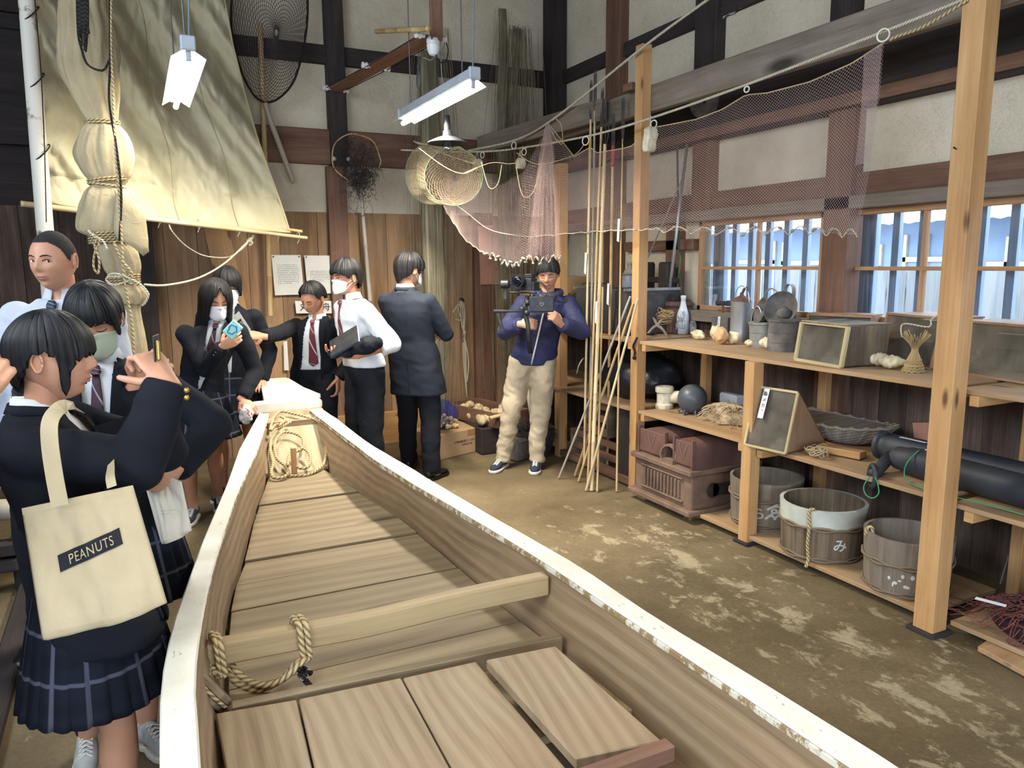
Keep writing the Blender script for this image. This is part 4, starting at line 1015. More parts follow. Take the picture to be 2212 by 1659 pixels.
# long fibre hanks hanging from the roof
M['fibre'] = mat('pale_fibre', (150, 142, 118), 0.8, c2=(118, 108, 86), scale=9)
def m_fc():
    n = NT('fibre_core'); o = n.tc.outputs['Object']
    g = n.noise(n.mapping(o, (60, 60, 1.6)), 1.0, 4, .7)
    n.bsdf(n.ramp(g, [(.3, rgb((92, 82, 62))), (.7, rgb((170, 160, 134)))]), .9, bump=g, bstr=.8, bdist=.01); return n.m
M['fibrecore'] = m_fc()
def hank(label, x0, y0, x1, y1, Y, w, n, core=True, seed=1, r=.0013, zt=None):
    a_ = onY(x0, y0, Y); b_ = onY(x1, y1, Y); a_.z = a_.z if zt is None else zt
    t = thing('net_hank', label, 'net', b_, 'hanks of undyed net')
    rs = random.Random(seed)
    if core:
        rings = []
        for i in range(30):
            s_ = i / 29; c = a_.lerp(b_, s_) + Vector((.02 * noise.noise(Vector((s_ * 5, seed, 0))), 0, 0)); ww = w * (.7 + .45 * math.sin(PI * min(s_ * 1.15, 1)) + .12 * noise.noise(Vector((s_ * 9, seed, 3))))
            rings.append([c + Vector((ww * math.cos(k * PI / 10) * (1 + .12 * math.sin(k * 2.7 + seed)), ww * .4 * math.sin(k * PI / 10), 0)) for k in range(20)])
        MB().loft(rings).build('bundle', M['fibrecore'], t, smooth=True)
    q = MB()
    for k in range(n):
        u, v = rs.gauss(0, .5), rs.gauss(0, .4); pts = []
        dx, ph = rs.gauss(0, .12), rs.uniform(0, 9); e = rs.uniform(.9, 1.03)
        for i in range(10):
            s_ = i / 9 * e; c = a_.lerp(b_, s_)
            pts.append(c + Vector((w * (u * (.8 + .5 * math.sin(PI * s_)) + dx * s_ * 2) * 1.5 + .008 * math.sin(s_ * 9 + ph), w * v, 0)))
        q.tube(pts, r, 3, False)
    q.build('strands', M['fibre'], t)
hank('thick hank of undyed net hanging to the floor right of the suited person', 925, 110, 948, 905, 6.25, .085, 150, True, 2)
hank('sheer hank of undyed net falling behind the camera operator', 1118, 60, 1112, 860, 6.2, .12, 150, False, 3, .0016)
hank('narrow hank of undyed net beside the corner post, behind the float', 1085, 20, 1095, 830, 6.3, .05, 70, True, 5)
hank('thin wispy net strands left of the hanging fluorescent lamp chain', 960, 60, 985, 640, 6.3, .05, 14, False, 9, .0016)

# notices on the back wall
M['paper'] = mat('white_notice_paper', (226, 224, 216), 0.8, var=.03)
M['ink'] = mat('black_ink', (34, 32, 32), 0.8, var=0)
M['pinkpaper'] = mat('faded_terracotta_paper', (186, 132, 108), 0.85, var=.1, scale=3)
def paper(cor, Y, name='notice'):
    P = [onY(x, y, Y) for x, y in cor]; P = [Vector((v.x, Y, v.z)) for v in P]
    q = MB()
    def fn(u, v):
        a_ = P[0].lerp(P[1], u); b_ = P[3].lerp(P[2], u); w = a_.lerp(b_, v)
        return w + Vector((0, -.006 * math.sin(u * PI) * math.sin(v * 3 + 1) - .003, 0))
    return q.grid(fn, 10, 14), fn
def rows(fn, u0, u1, v0, v1, n, rs, fill=.9, h=.4):
    q = MB()
    for i in range(n):
        v = lerp(v0, v1, i / max(1, n - 1)); u = u0; ue = lerp(u0, u1, rs.uniform(.93, 1) if i < n - 1 else .6)
        dv_ = (v1 - v0) / max(1, n - 1) * h
        while u < ue:
            w = .018 + rs.random() * .006
            if rs.random() < fill:
                for k in range(3):
                    a0 = rs.random() * .5; q.add([fn(u + w * a0 * .5, v + dv_ * k / 3) + Vector((0, -.0015, 0)), fn(u + w * .8, v + dv_ * k / 3) + Vector((0, -.0015, 0)), fn(u + w * .8, v + dv_ * (k + .55) / 3) + Vector((0, -.0015, 0)), fn(u + w * a0 * .5, v + dv_ * (k + .55) / 3) + Vector((0, -.0015, 0))], [(0, 1, 2, 3)])
            u += w + .004
    return q
rs = random.Random(11)
for cor, lab, tv, bv in (([(586, 551), (649, 551), (657, 636), (594, 638)], 'large white notice of printed text, left one of the pair on the back wall', (.13, .22), (.24, .70)), ([(657, 552), (718, 552), (726, 633), (665, 636)], 'large white notice of printed text, right one of the pair on the back wall', (.27, .36), (.40, .66))):
    g, fn = paper(cor, YB - .03); nt_ = g.build('notice', M['paper'], loc=onY(cor[3][0], cor[3][1], YB - .03)); tag(nt_, lab, 'notice', 'printed notices on the back wall')
    rows(fn, .14, .30, tv[0] + .02, tv[0] + .02, 1, rs, 1, .4).build('heading', M['ink'], nt_)
    q = rows(fn, .14, .9, bv[0], bv[1], 11 if tv[0] < .2 else 7, rs); q.build('printed_lines', M['ink'], nt_)
    for u in (.06, .94): MB().ell(fn(u, .04) + Vector((0, -.005, 0)), .006, n=8, m=6).build('pin', M['ink'], nt_)
g, fn = paper([(637, 650), (718, 650), (722, 677), (640, 677)], YB - .03); nt_ = tag(g.build('name_card', M['paper'], loc=onY(640, 677, YB - .03)), 'small white name card with large characters below the two notices', 'notice')
def text(s, loc, size, R, m, parent, name='lettering', ext=.0006, align='CENTER', sx=1.0, bold=0.0):
    c = bpy.data.curves.new('t', 'FONT'); c.body = s; c.size = size; c.extrude = ext; c.align_x = align; c.align_y = 'CENTER'; c.offset = bold; c.resolution_u = 3
    o = bpy.data.objects.new('t', c); COL.objects.link(o)
    dg = bpy.context.evaluated_depsgraph_get(); me = bpy.data.meshes.new_from_object(o.evaluated_get(dg)); bpy.data.objects.remove(o)
    R = R.to_4x4() if len(R) == 3 else R
    off = WL[parent.name]
    me.transform(Matrix.Translation(Vector(loc) - off) @ R @ Matrix.Diagonal((sx, 1, 1, 1)))
    return link(me, name, m, parent, off)
FR = Matrix(((1, 0, 0), (0, 0, -1), (0, 1, 0)))     # text facing the viewer on a back wall
for u, ch in ((.22, '丸'), (.50, '木'), (.80, '舟')): text(ch, fn(u, .5) + Vector((0, -.004, 0)), .075, FR, M['ink'], nt_)
g, fn = paper([(612, 738), (620, 736), (624, 800), (614, 800)], YB - .03); tag(g.build('paper_strip', M['paper'], loc=onY(614, 800, YB - .03)), 'narrow white paper strip low on the back wall behind the outstretched arm', 'paper')
g, fn = paper([(1032, 488), (1071, 486), (1083, 614), (1038, 615)], YB - .09); tag(g.build('wall_card', M['pinkpaper'], loc=onY(1038, 615, YB - .09)), 'faded terracotta card pinned on the back wall behind the net', 'card')
sp_ = onY(470, 500, 6.62)
tag(MB().beam(onY(462, 470, 6.64), onY(527, 760, 6.64), .19, .02, (0, 1, 0)).build('leaning_plank', M['pine'], bevel=.003), 'orange brown plank leaning on the back wall behind the two girls', 'plank')
# hank of pale cord on a nail
h = thing('cord_hank', 'hank of thin pale cord hanging from a hole in the back wall', 'rope', onY(1000, 850, 6.5))
MB().tube(smoothpath([onY(x, y, 6.52) for x, y in [(978, 675), (988, 660), (996, 651), (1000, 680), (1001, 720), (1006, 760), (1008, 826), (1012, 780), (1003, 722), (1004, 680), (999, 652), (990, 668), (996, 690), (984, 690)]]), .006, 6).build('cord', M['ropepale'], h, smooth=True)
MB().tube(smoothpath([onY(x, y, 6.5) for x, y in [(995, 655), (997, 700), (1002, 716), (1000, 725), (1005, 715), (1003, 740), (1005, 800), (1009, 860), (1002, 790), (1000, 740)]]), .005, 6).build('cord', M['ropepale'], h, smooth=True)
MB().ell(onY(997, 650, 6.58), (.03, .02, .03)).build('hole_plug', M['blackbeam'], h)

# ================================================================ the shelves
SX, SB, TT, TM, TB_ = 3.10, 3.80, 1.09, 0.60, 0.06
rack = thing('shelf_rack', 'long open pine shelf rack with tall posts along the window wall', 'shelf', (SX, 3.2, 0))
def post(x0, y0, w, z1, nm='post', m='pine'):
    return MB().bx(x0, x0 + w, y0, y0 + w, 0.0, z1).build(nm, M[m], rack, bevel=.003)
pm = onz(1366, 1062); post(3.085, 4.28, .078, 3.04)
post(3.06, 3.14, .075, 1.07); post(2.99, 1.945, .095, ZC)
post(3.12, 5.42, .08, 2.42); post(3.7, 4.28, .06, 1.07); post(3.7, 2.0, .06, 1.07); post(3.7, 3.2, .06, 1.07)
for (x, y, w) in ((3.06, 3.14, .075), (2.99, 1.945, .095)):
    MB().bx(x - .02, x + w + .02, y - .02, y + w + .02, 0, .018).build('post_pad', M['blackbeam'], rack, bevel=.003)
def board(y0, y1, z, x0=SX, x1=SB, t=.022, nm='shelf_board', m='pineshelf', n=2):
    w = (x1 - x0) / n
    for k in range(n): MB().bx(x0 + w * k + (.001 if k else 0), x0 + w * (k + 1) - .001, y0, y1, z - t, z).build(nm, M[m], rack, bevel=.002)
board(4.36, 6.3, TT); board(2.045, 4.275, TT, x1=SB); board(-.4, 2.0, TT - .004, SX + .01)
board(4.36, 6.3, TM); board(3.22, 4.275, TM); board(2.045, 3.135, TM - .006); board(-.4, 1.98, TM - .012)
board(2.045, 3.56, TB_, SX - .03, x1=3.6); board(-.4, 1.94, TB_, SX, x1=3.6)
for (y, z) in ((4.2, TT - .022), (4.37, TT - .022), (2.06, TT - .022), (1.9, TT - .026), (4.2, TM - .022), (3.24, TM - .022), (3.09, TM - .028), (2.06, TM - .028), (1.88, TM - .034)):
    MB().bx(SX - .005, SB, y, y + .04, z - .045, z).build('cross_batten', M['pine'], rack, bevel=.002)
for x, y in ((1390, 1076), (1592, 1150), (1848, 1262)):
    v = onz(x, y, 0); MB().bx(v.x - .02, v.x + .1, v.y - .02, v.y + .05, 0, .04).build('floor_block', M['pine'], rack, bevel=.003)
MB().bx(3.165, 3.225, -1.0, 6.4, 2.62, 2.79).build('top_beam', M['greybeam'], rack, bevel=.006)
MB().beam((3.10, 4.75, 2.71), (2.9, 6.5, 2.69), .05, .15).build('top_beam', M['greybeam'], rack, bevel=.005)
MB().box((3.12, 4.45, 2.80), (.07, .1, .05)).build('wedge_block', M['beam'], rack, bevel=.003)
MB().tube([onX(2060, 318, 2.99), onX(2084, 333, 3.0)], .004, 6).build('nail', M['darkrope'], rack)
tag(MB().beam(onX(1975, 940, 3.82), onX(2040, 940, 3.82), .01, .14, (0, 0, 1)).build('card', M['pinkpaper']), 'small orange brown board on the back of the middle shelf, left of the front post', 'board')

M['tin'] = mat('dull_galvanised_tin', (150, 150, 146), 0.5, 0.35, c2=(112, 110, 104), scale=7, bstr=.1)
M['tinlight'] = mat('brushed_aluminium', (176, 178, 180), 0.38, 0.6, var=.15, scale=5)
M['rust'] = mat('rusty_iron', (122, 88, 70), 0.85, 0.1, c2=(82, 58, 48), scale=14, bstr=.3)
M['darkiron'] = mat('dark_iron', (62, 62, 66), 0.7, 0.3, c2=(84, 76, 70), scale=12, bstr=.2)
M['dusty'] = mat('dust_covered_metal', (120, 114, 108), 0.95, c2=(84, 80, 78), scale=10, bstr=.5, bscale=40)
M['ceramic'] = mat('white_glazed_ceramic', (222, 226, 230), 0.22, var=.05, scale=4)
M['inkblue'] = mat('cobalt_brushwork', (70, 92, 150), 0.4)
M['tagpaper'] = mat('white_tag_paper', (228, 230, 226), 0.8, var=.03)
M['shell'] = mat('cream_shell', (226, 212, 176), 0.7, c2=(200, 164, 116), scale=16, bstr=.4, bscale=45, lo=.45, hi=.6)
M['coral'] = mat('orange_coral_lump', (214, 176, 128), 0.9, c2=(196, 140, 90), scale=14, bstr=.7, bscale=60)
M['clay'] = mat('terracotta_clay', (176, 116, 84), 0.85, var=.2)
M['stove'] = mat('reddish_brown_ceramic', (112, 82, 72), 0.6, c2=(92, 66, 60), scale=5, bstr=.15)
M['stovedust'] = mat('dusty_brown_clay', (126, 102, 84), 0.85, c2=(98, 78, 66), scale=6, bstr=.2)
M['blackrubber'] = mat('black_rubber', (48, 52, 58), 0.55, c2=(74, 74, 74), scale=5, lo=.5, hi=.8, bstr=.1)
M['green'] = mat('green_nylon_cord', (62, 150, 100), 0.6, var=.1)
M['tub'] = wood('old_tub_staves', (124, 112, 98), (88, 76, 64), (146, 134, 118), 20, 0.85, 0.2, 0, 0.5, 0.35, dirtcol=(150, 138, 122))
M['tubdark'] = wood('weathered_tub_staves', (112, 96, 76), (68, 56, 44), (140, 124, 100), 26, 0.9, 0.2, 0, 0.3, 0.5)
M['tubpaint'] = mat('greyish_white_paint', (196, 198, 186), 0.7, c2=(170, 170, 156), scale=6, bstr=.2)
M['hoopb'] = wood('plaited_hoop', (142, 122, 98), (100, 84, 66), None, 30, 0.8, 0.1, 0, 0.3, 0.5)
M['signwhite'] = mat('white_brush_paint', (210, 210, 204), 0.8, var=.1)
M['boxwood'] = wood('viewer_box_wood', (150, 112, 80), (116, 82, 58), (170, 134, 100), 10, 0.7, 0.15, 0, 0.4, dirtcol=(150, 138, 120))
M['boxdark'] = wood('grimy_box_wood', (112, 98, 80), (64, 56, 48), (150, 136, 108), 8, 0.8, 0.15, 0.6, 0.5)
M['boxpale'] = wood('pale_box_frame', (186, 168, 124), (156, 136, 96), (200, 186, 146), 10, 0.7, 0.1, 0, 0.3, dirtcol=(130, 116, 90))
M['wicker'] = wood('grey_wicker', (146, 134, 120), (98, 88, 78), (170, 160, 146), 30, 0.85, 0.2, 0, 0.3, 0.6)
M['straw'] = wood('dry_straw', (176, 150, 104), (132, 108, 68), (196, 172, 128), 24, 0.85, 0.2, 0, 0.3, 0.4)

# items on the top shelf, from the corner towards the viewer
def shelf_pt(x, y, z=TT): return onz(x, y, z)
# dark metal tank with a jar on it, crate with lettering
v = shelf_pt(1285, 714); tk = thing('metal_tank', 'dark square metal tank on the top shelf behind the bamboo poles', 'tank', (3.25, 5.3, TT))
MB().bx(3.22, 3.72, 4.62, 5.33, TT, TT + .34).build('body', M['darkiron'], tk, bevel=.012)
for y in (4.62, 5.33): MB().bx(3.205, 3.72, y - .008, y + .008, TT + .33, TT + .35).build('rim', M['tin'], tk)
jr = thing('glass_jar', 'glass jar with a paper covered lid standing on the dark metal tank', 'jar', (3.4, 5.0, TT + .35))
c = Vector((3.42, 4.86, TT + .345)); M['greyglass'] = mat('cloudy_grey_glass', (140, 146, 154), 0.3, c2=(104, 108, 114), scale=8)
MB().lathe([(.001, 0), (.055, 0), (.058, .01), (.058, .09), (.045, .115), (.03, .13)], c, 20).build('body', M['greyglass'], jr, smooth=True)
MB().lathe([(.05, .105), (.062, .098), (.035, .14), (.018, .15), (.018, .175), (.022, .178), (.022, .195), (.001, .197)], c, 20).build('paper_cover', M['wicker'], jr, smooth=True)
ct = thing('cardboard_carton', 'plain cardboard carton at the far end of the top shelf, behind the operator', 'box', (3.3, 5.9, TT)); M['card'] = mat('brown_cardboard', (178, 146, 108), 0.85, var=.08, scale=3); M['cardprint'] = mat('carton_print', (72, 70, 80), 0.8)
a_ = onY(1262, 600, 5.78); MB().bx(3.16, 3.62, 5.8, 6.25, TT, onY(1240, 597, 5.8).z).build('box', M['card'], ct, bevel=.003)
p_ = onY(1247, 636, 5.795); text('Panasonic', p_ + Vector((0, 0, 0)), .085, FR, M['cardprint'], ct, align='RIGHT')
wr = MB()
for (x0, y0, x1, y1) in ((1258, 612, 1310, 612), (1258, 612, 1258, 672), (1258, 653, 1300, 653), (1300, 612, 1300, 700)): wr.tube([onY(x0, y0, 5.45), onY(x1, y1, 5.45)], .004, 6)
tag(wr.build('wire_basket', M['darkiron']), 'thin dark wire rack on the top shelf between the carton and the tank', 'rack')
# black notched wooden yoke on a red brown chest
ch = thing('brown_chest', 'red brown lidded chest on the top shelf against the wall behind the middle post', 'box', (3.5, 4.8, TT))
y0, y1 = onX(1450, 660, 3.6).y, onX(1385, 660, 3.6).y + .12
MB().bx(3.6, 3.8, y0, y1, TT, TT + .2).build('body', M['stove'], ch, bevel=.01); MB().bx(3.585, 3.81, y0 - .01, y1 + .01, TT + .2, TT + .245).build('lid', M['stove'], ch, bevel=.015)
yk = thing('notched_frame', 'black wooden frame with two upright prongs on the brown chest', 'frame', (3.65, 4.8, TT + .245))
zt = onX(1400, 566, 3.68).z
MB().bx(3.62, 3.74, y0 + .01, y1 - .01, TT + .245, TT + .30).build('base', M['blackbeam'], yk, bevel=.006)
for (xa, xb) in ((1394, 1408), (1431, 1452)):
    MB().bx(3.63, 3.72, onX(xb, 600, 3.68).y, onX(xa, 600, 3.68).y + (.03 if xa < 1400 else 0), TT + .29, zt).build('prong', M['blackbeam'], yk, bevel=.015)
MB().bx(3.64, 3.71, y0 + .05, y1 - .05, TT + .38, TT + .425).build('bar', M['blackbeam'], yk, bevel=.006)
# framed picture leaning
pf = thing('framed_picture', 'small framed green and yellow picture leaning beside the middle post', 'picture', shelf_pt(1400, 722))
P = [shelf_pt(1390, 722), shelf_pt(1402, 722), onX(1416, 664, 3.63), onX(1384, 659, 3.7)]
P = [Vector((3.45, 4.55, TT)), Vector((3.52, 4.20, TT)), Vector((3.60, 4.17, TT + .24)), Vector((3.53, 4.52, TT + .24))]
P = [onX(1375, 722, 3.50), onX(1410, 720, 3.50), onX(1432, 660, 3.58), onX(1392, 657, 3.58)]
for v in P[:2]: v.z = TT + .002
def m_pic():
    n = NT('faded_picture'); o = n.tc.outputs['Object']; f = n.noise(o, 18, 3, .6, 1.5)
    n.bsdf(n.ramp(f, [(.4, rgb((206, 190, 120))), (.52, rgb((120, 140, 84))), (.6, rgb((196, 186, 140)))]), .6); return n.m
quad(MB(), P, -.012).build('picture', m_pic(), pf)
for i in range(4):
    a_, b_ = P[i], P[(i + 1) % 4]; MB().beam(a_, b_, .02, .02, (P[1] - P[0]).cross(P[3] - P[0])).build('frame_bar', M['pine'], pf)
# crossed wooden grapnel with cord
gp = thing('wooden_grapnel', 'crossed bent wood grapnel with a dark cord on the top shelf', 'anchor', shelf_pt(1420, 722))
cc = onX(1420, 703, 3.42)
for x, y in ((1399, 722), (1441, 726), (1407, 684), (1437, 688)):
    e = onX(x, y, 3.36 if y > 700 else 3.5); e.z = max(e.z, TT + .008)
    MB().tube(smoothpath([cc, cc.lerp(e, .5) + Vector((0, 0, .012)), e]), [.011] * 6 + [.009] * 6 + [.005], 7).build('prong', M['wicker'], gp, smooth=True)
MB().tube(smoothpath([onX(x, y, X) for x, y, X in [(1425, 716, 3.4), (1412, 722, 3.38), (1400, 722, 3.3), (1388, 722, 3.2), (1378, 728, 3.1), (1373, 736, 3.075), (1368, 748, 3.07), (1371, 760, 3.07), (1370, 768, 3.07)]]), .008, 7).build('cord', M['darkrope'], gp, smooth=True)
MB().ell(onX(1370, 773, 3.07), .014, n=8, m=6).build('knot', M['darkrope'], gp, smooth=True)
lc = thing('line_coil', 'pale coil of fishing line tied to a stick on the top shelf', 'rope', shelf_pt(1437, 716))
for k in range(12):
    c = onX(1436 + rs.uniform(-7, 7), 685 + rs.uniform(-12, 12), 3.5); n1 = Vector((rs.uniform(-1, 1), rs.uniform(-1, 1), rs.uniform(-.5, .5))).normalized(); n2 = n1.cross(Vector((0, 0, 1))).normalized()
    MB().tube([c + n1 * .04 * math.cos(t * PI / 8) + n2 * .055 * math.sin(t * PI / 8) for t in range(17)], .003, 4).build('loop', M['straw'], lc)
cn = thing('metal_canister', 'small grey metal canister lying on the top shelf behind the sake bottle', 'canister', shelf_pt(1455, 716))
c = onX(1453, 695, 3.68); MB().lathe([(.001, 0), (.045, 0), (.045, .01), (.042, .012), (.042, .16), (.001, .16)], c, 18, frame((0, 1, 0)) @ rotx(-PI / 2)).build('body', M['tin'], cn, smooth='auto')
MB().tube(smoothpath([onX(1462, 682, 3.62), onX(1468, 690, 3.61), onX(1460, 700, 3.6), onX(1462, 712, 3.6)]), .004, 6).build('wire', M['tinlight'], cn)
MB().bx(3.62, 3.76, c.y - .1, c.y + .12, TT, TT + .05).build('stand', M['boxdark'], cn)

def ring_pts(c, rx, rz, ax, n=24, a0=0, a1=2 * PI):
    ax = Vector(ax).normalized(); return [c + ax * rx * math.cos(lerp(a0, a1, k / n)) + Vector((0, 0, rz * math.sin(lerp(a0, a1, k / n)))) for k in range(n + 1)]
TOCAM = lambda v: (Vector((0, 0, v.z)) - v).normalized()
def wraptext(s, c, r, z, size, m, parent, ang=None, name='lettering', sx=1.0, rot=0.0, bold=0.0):
    """characters painted round a vertical cylinder, facing the viewer"""
    cu = bpy.data.curves.new('t', 'FONT'); cu.body = s; cu.size = size; cu.align_x = 'CENTER'; cu.align_y = 'CENTER'; cu.offset = bold; cu.resolution_u = 3
    o = bpy.data.objects.new('t', cu); COL.objects.link(o); dg = bpy.context.evaluated_depsgraph_get(); me = bpy.data.meshes.new_from_object(o.evaluated_get(dg)); bpy.data.objects.remove(o)
    b = bmesh.new(); b.from_mesh(me); bmesh.ops.subdivide_edges(b, edges=b.edges[:], cuts=1); b.to_mesh(me); b.free()
    a0 = math.atan2(-c[1], -c[0]) + (ang or 0); off = WL[parent.name]
    for v in me.vertices:
        x, y = v.co.x * sx, v.co.y; x, y = x * math.cos(rot) - y * math.sin(rot), x * math.sin(rot) + y * math.cos(rot)
        rr_ = r(z + y) if callable(r) else r; a_ = a0 + x / rr_
        v.co = Vector((c[0] + (rr_ + .0012) * math.cos(a_), c[1] + (rr_ + .0012) * math.sin(a_), z + y)) - off
    return link(me, name, m, parent, off)
b0 = shelf_pt(1475, 722); b0 = b0 + Vector((.02, .03, 0)); b0.z = TT
sk = thing('sake_bottle', 'tall white sake bottle with blue brush characters on the top shelf', 'bottle', b0)
prof = [(.001, 0), (.044, 0), (.047, .006), (.048, .10), (.047, .135), (.040, .165), (.028, .20), (.0185, .235), (.0175, .262), (.020, .264), (.021, .285), (.019, .290), (.001, .291)]
MB().lathe(prof, b0, 28).build('body', M['ceramic'], sk, smooth=True)
R_sk = lambda z: interp([(a_[1] + TT, a_[0]) for a_ in prof[2:9]], z)
for ch_, z in (('浅', .150), ('茅', .105), ('山', .058)): wraptext(ch_, b0, R_sk, TT + z, .046, M['inkblue'], sk, -.05)
t0_ = shelf_pt(1497, 721) + Vector((.02, .03, 0)); t0_.z = TT
tkk = thing('sake_flask', 'small white sake flask with black brush marks beside the tall bottle', 'bottle', t0_)
prof = [(.001, 0), (.028, 0), (.031, .01), (.031, .05), (.027, .075), (.016, .105), (.014, .115), (.022, .140), (.023, .143), (.018, .142)]
MB().lathe(prof, t0_, 22).build('body', M['ceramic'], tkk, smooth=True)
R_t = lambda z: interp([(a_[1] + TT, a_[0]) for a_ in prof[1:7]], z)
for ch_, z, sz in (('鬼', .066, .042), ('三', .03, .03)): wraptext(ch_, t0_, R_t, TT + z, sz, M['ink'], tkk, .1)
def lump(name, m, c, r, label, cat, seed, n=26, rough=.35, grp=None, R=None, spikes=0.0):
    q = MB(); q.ell((0, 0, 0), (1, 1, 1), None, n, n // 2)
    for i, v in enumerate(q.V):
        v = Vector(v); f = 1 + rough * noise.noise(v * 1.7 + Vector((seed, 0, 0))) + rough * .45 * noise.noise(v * 4.5 + Vector((0, seed, 0))) + spikes * max(0, noise.noise(v * 7 + Vector((0, 0, seed))))
        v = Vector((v.x * r[0], v.y * r[1], v.z * r[2])) * f
        if R is not None: v = R @ v
        q.V[i] = tuple(v)
    zm = min(v[2] for v in q.V); q.V = [(v[0] + c[0], v[1] + c[1], v[2] - zm + c[2] + .0005) for v in q.V]
    return tag(q.build(name, m, smooth=True), label, cat, grp)
G = 'shells and coral on the top shelf'
lump('shell', M['shell'], shelf_pt(1507, 733), (.03, .065, .03), 'cream shell on the top shelf in front of the small flask', 'shell', 3, grp=G)
lump('coral_lump', M['shell'], shelf_pt(1538, 735) + Vector((.03, 0, 0)), (.035, .04, .045), 'greyish coral lump between the cream shell and the orange coral', 'coral', 5, grp=G)
lump('coral_lump', M['coral'], shelf_pt(1557, 744) + Vector((.0, 0, 0)), (.04, .045, .05), 'orange coral lump at the front of the top shelf', 'coral', 7, grp=G, spikes=.15)
lump('coral_lump', M['shell'], shelf_pt(1577, 744) + Vector((.03, 0, 0)), (.035, .05, .042), 'pale coral lump right of the orange one', 'coral', 9, grp=G)
def conch(px, py, L, rz, label, seed, z=TT):
    c = shelf_pt(px, py, z); q = MB(); n = 22; k = 40; rings = []
    for i in range(k + 1):
        t = i / k; r = (.34 * L) * (math.sin(PI * min(1, t * 1.02)) ** .8) * (1.15 - .75 * t) * (1 + .07 * math.sin(t * 34)) + .002
        rings.append([Vector(((t - .45) * L, r * math.cos(2 * PI * j / n) * (1 + .28 * max(0, math.sin(j * 2 * PI * 3 / n + t * 20)) * (1 - t)), r * .75 * math.sin(2 * PI * j / n) * (1 + .18 * noise.noise(Vector((j * .9, t * 12, seed)))))) for j in range(n)])
    R = rotz(rz); rings = [[R @ v for v in r_] for r_ in rings]; q.loft(rings)
    zm = min(v[2] for v in q.V); q.V = [(v[0] + c.x, v[1] + c.y, v[2] - zm + z + .0005) for v in q.V]
    return tag(q.build('whelk_shell', M['shell'], smooth=True), label, 'shell', G)
conch(1622, 749, .10, -1.3, 'small pale whelk shell at the front of the top shelf', 2)
conch(1664, 756, .17, -1.25, 'large white knobbly whelk shell before the two tin cans', 4)
conch(1895, 791, .15, 1.9, 'cream whelk shell between the viewer box and the straw bundle', 6)
conch(1927, 797, .15, -1.1, 'white whelk shell beside the straw bundle', 8)
# carbide lamp on its box
bx_ = shelf_pt(1556, 727); cl_ = thing('brass_level', 'dark telescope like instrument standing on a grey box on the top shelf', 'instrument', bx_)
c = onX(1556, 700, 3.74); ya, yb2 = onX(1576, 700, 3.74).y, onX(1541, 700, 3.74).y
MB().bx(3.72, 3.80, ya, yb2, TT, onX(1550, 684, 3.74).z).build('box', M['dusty'], cl_, bevel=.004)
zz = onX(1550, 684, 3.74).z
MB().tube([(3.76, c.y, zz), (3.76, c.y, zz + .085)], .009, 10).build('stem', M['rust'], cl_); MB().bx(3.75, 3.77, c.y - .045, c.y + .045, zz + .04, zz + .052).build('crossbar', M['rust'], cl_)
MB().lathe([(.001, -.06), (.021, -.06), (.021, -.045), (.016, -.043), (.016, .04), (.022, .042), (.022, .058), (.001, .058)], (3.76, c.y, zz + .098), 16, frame((0, 1, 0)) @ rotx(-PI / 2)).build('barrel', M['darkiron'], cl_, smooth='auto')
def shelf_tag(x0, y0, x1, y1, X, label, w=8, marks=5, parent=None, lean=0.0):
    a_, b_ = onX(x0, y0, X), onX(x1, y1, X + lean); D = (a_ - CAM).dot(_f); ww = w / 1630 * D
    s_ = Vector((0, -1, 0)); q = MB(); q.add([a_ - s_ * ww / 2, a_ + s_ * ww / 2, b_ + s_ * ww / 2, b_ - s_ * ww / 2], [(0, 1, 2, 3)], [[(0, 0), (1, 0), (1, 1), (0, 1)]])
    o = q.build('paper_tag', M['tagpaper'], parent, solid=.001)
    if parent is None: tag(o, label, 'tag')
    q = MB(); r5 = random.Random(int(x0 + y0))
    for k in range(marks):
        t = .15 + .62 * k / marks; c_ = a_.lerp(b_, t) + Vector((-.0015, 0, 0))
        for j in range(3):
            d1 = s_ * ww * r5.uniform(-.28, .28) + Vector((0, 0, r5.uniform(-.004, .004))); d2 = s_ * ww * r5.uniform(-.28, .28) + Vector((0, 0, r5.uniform(-.006, .006)))
            q.tube([c_ + d1, c_ + d2], .0009, 4)
    if parent is None: q.build('handwriting', M['ink'], o)
    return o
shelf_tag(1554, 684, 1551, 721, 3.715, 'white handwritten tag hanging on the grey instrument box')
# tall can with bail handle
k0 = shelf_pt(1604, 733); c = Vector((k0.x + .01, k0.y + .02, TT)); c.x = 3.66; c.y = onX(1600, 700, 3.66).y
kt = thing('tall_tin_can', 'tall brushed metal can with a rusty domed lid and wire bail', 'can', c)
rK = 23 / 1630 * 4.95; hK = onX(1597, 651, 3.66).z - TT
MB().lathe([(.001, 0), (rK, 0), (rK, .003), (rK * .985, .01), (rK * .985, hK - .005), (rK * 1.02, hK), (rK * .95, hK)], c, 32).build('body', M['tinlight'], kt, smooth='auto')
MB().lathe([(rK * .95, hK), (rK * .8, hK + .02), (rK * .35, hK + .035), (.014, hK + .042), (.012, hK + .06), (.001, hK + .062)], c, 24).build('lid', M['rust'], kt, smooth=True)
MB().tube([c + Vector((0, .0, hK + .05)), c + Vector((0, -.022, hK + .085)), c + Vector((0, -.04, hK + .10)), c + Vector((0, -.062, hK + .04))], [.007, .009, .004, .004], 8).build('spout', M['rust'], kt, smooth=True)
MB().tube(ring_pts(c + Vector((0, 0, hK)), rK, .105, (0, 1, 0), 24, 0, PI), .003, 6).build('bail', M['tinlight'], kt)
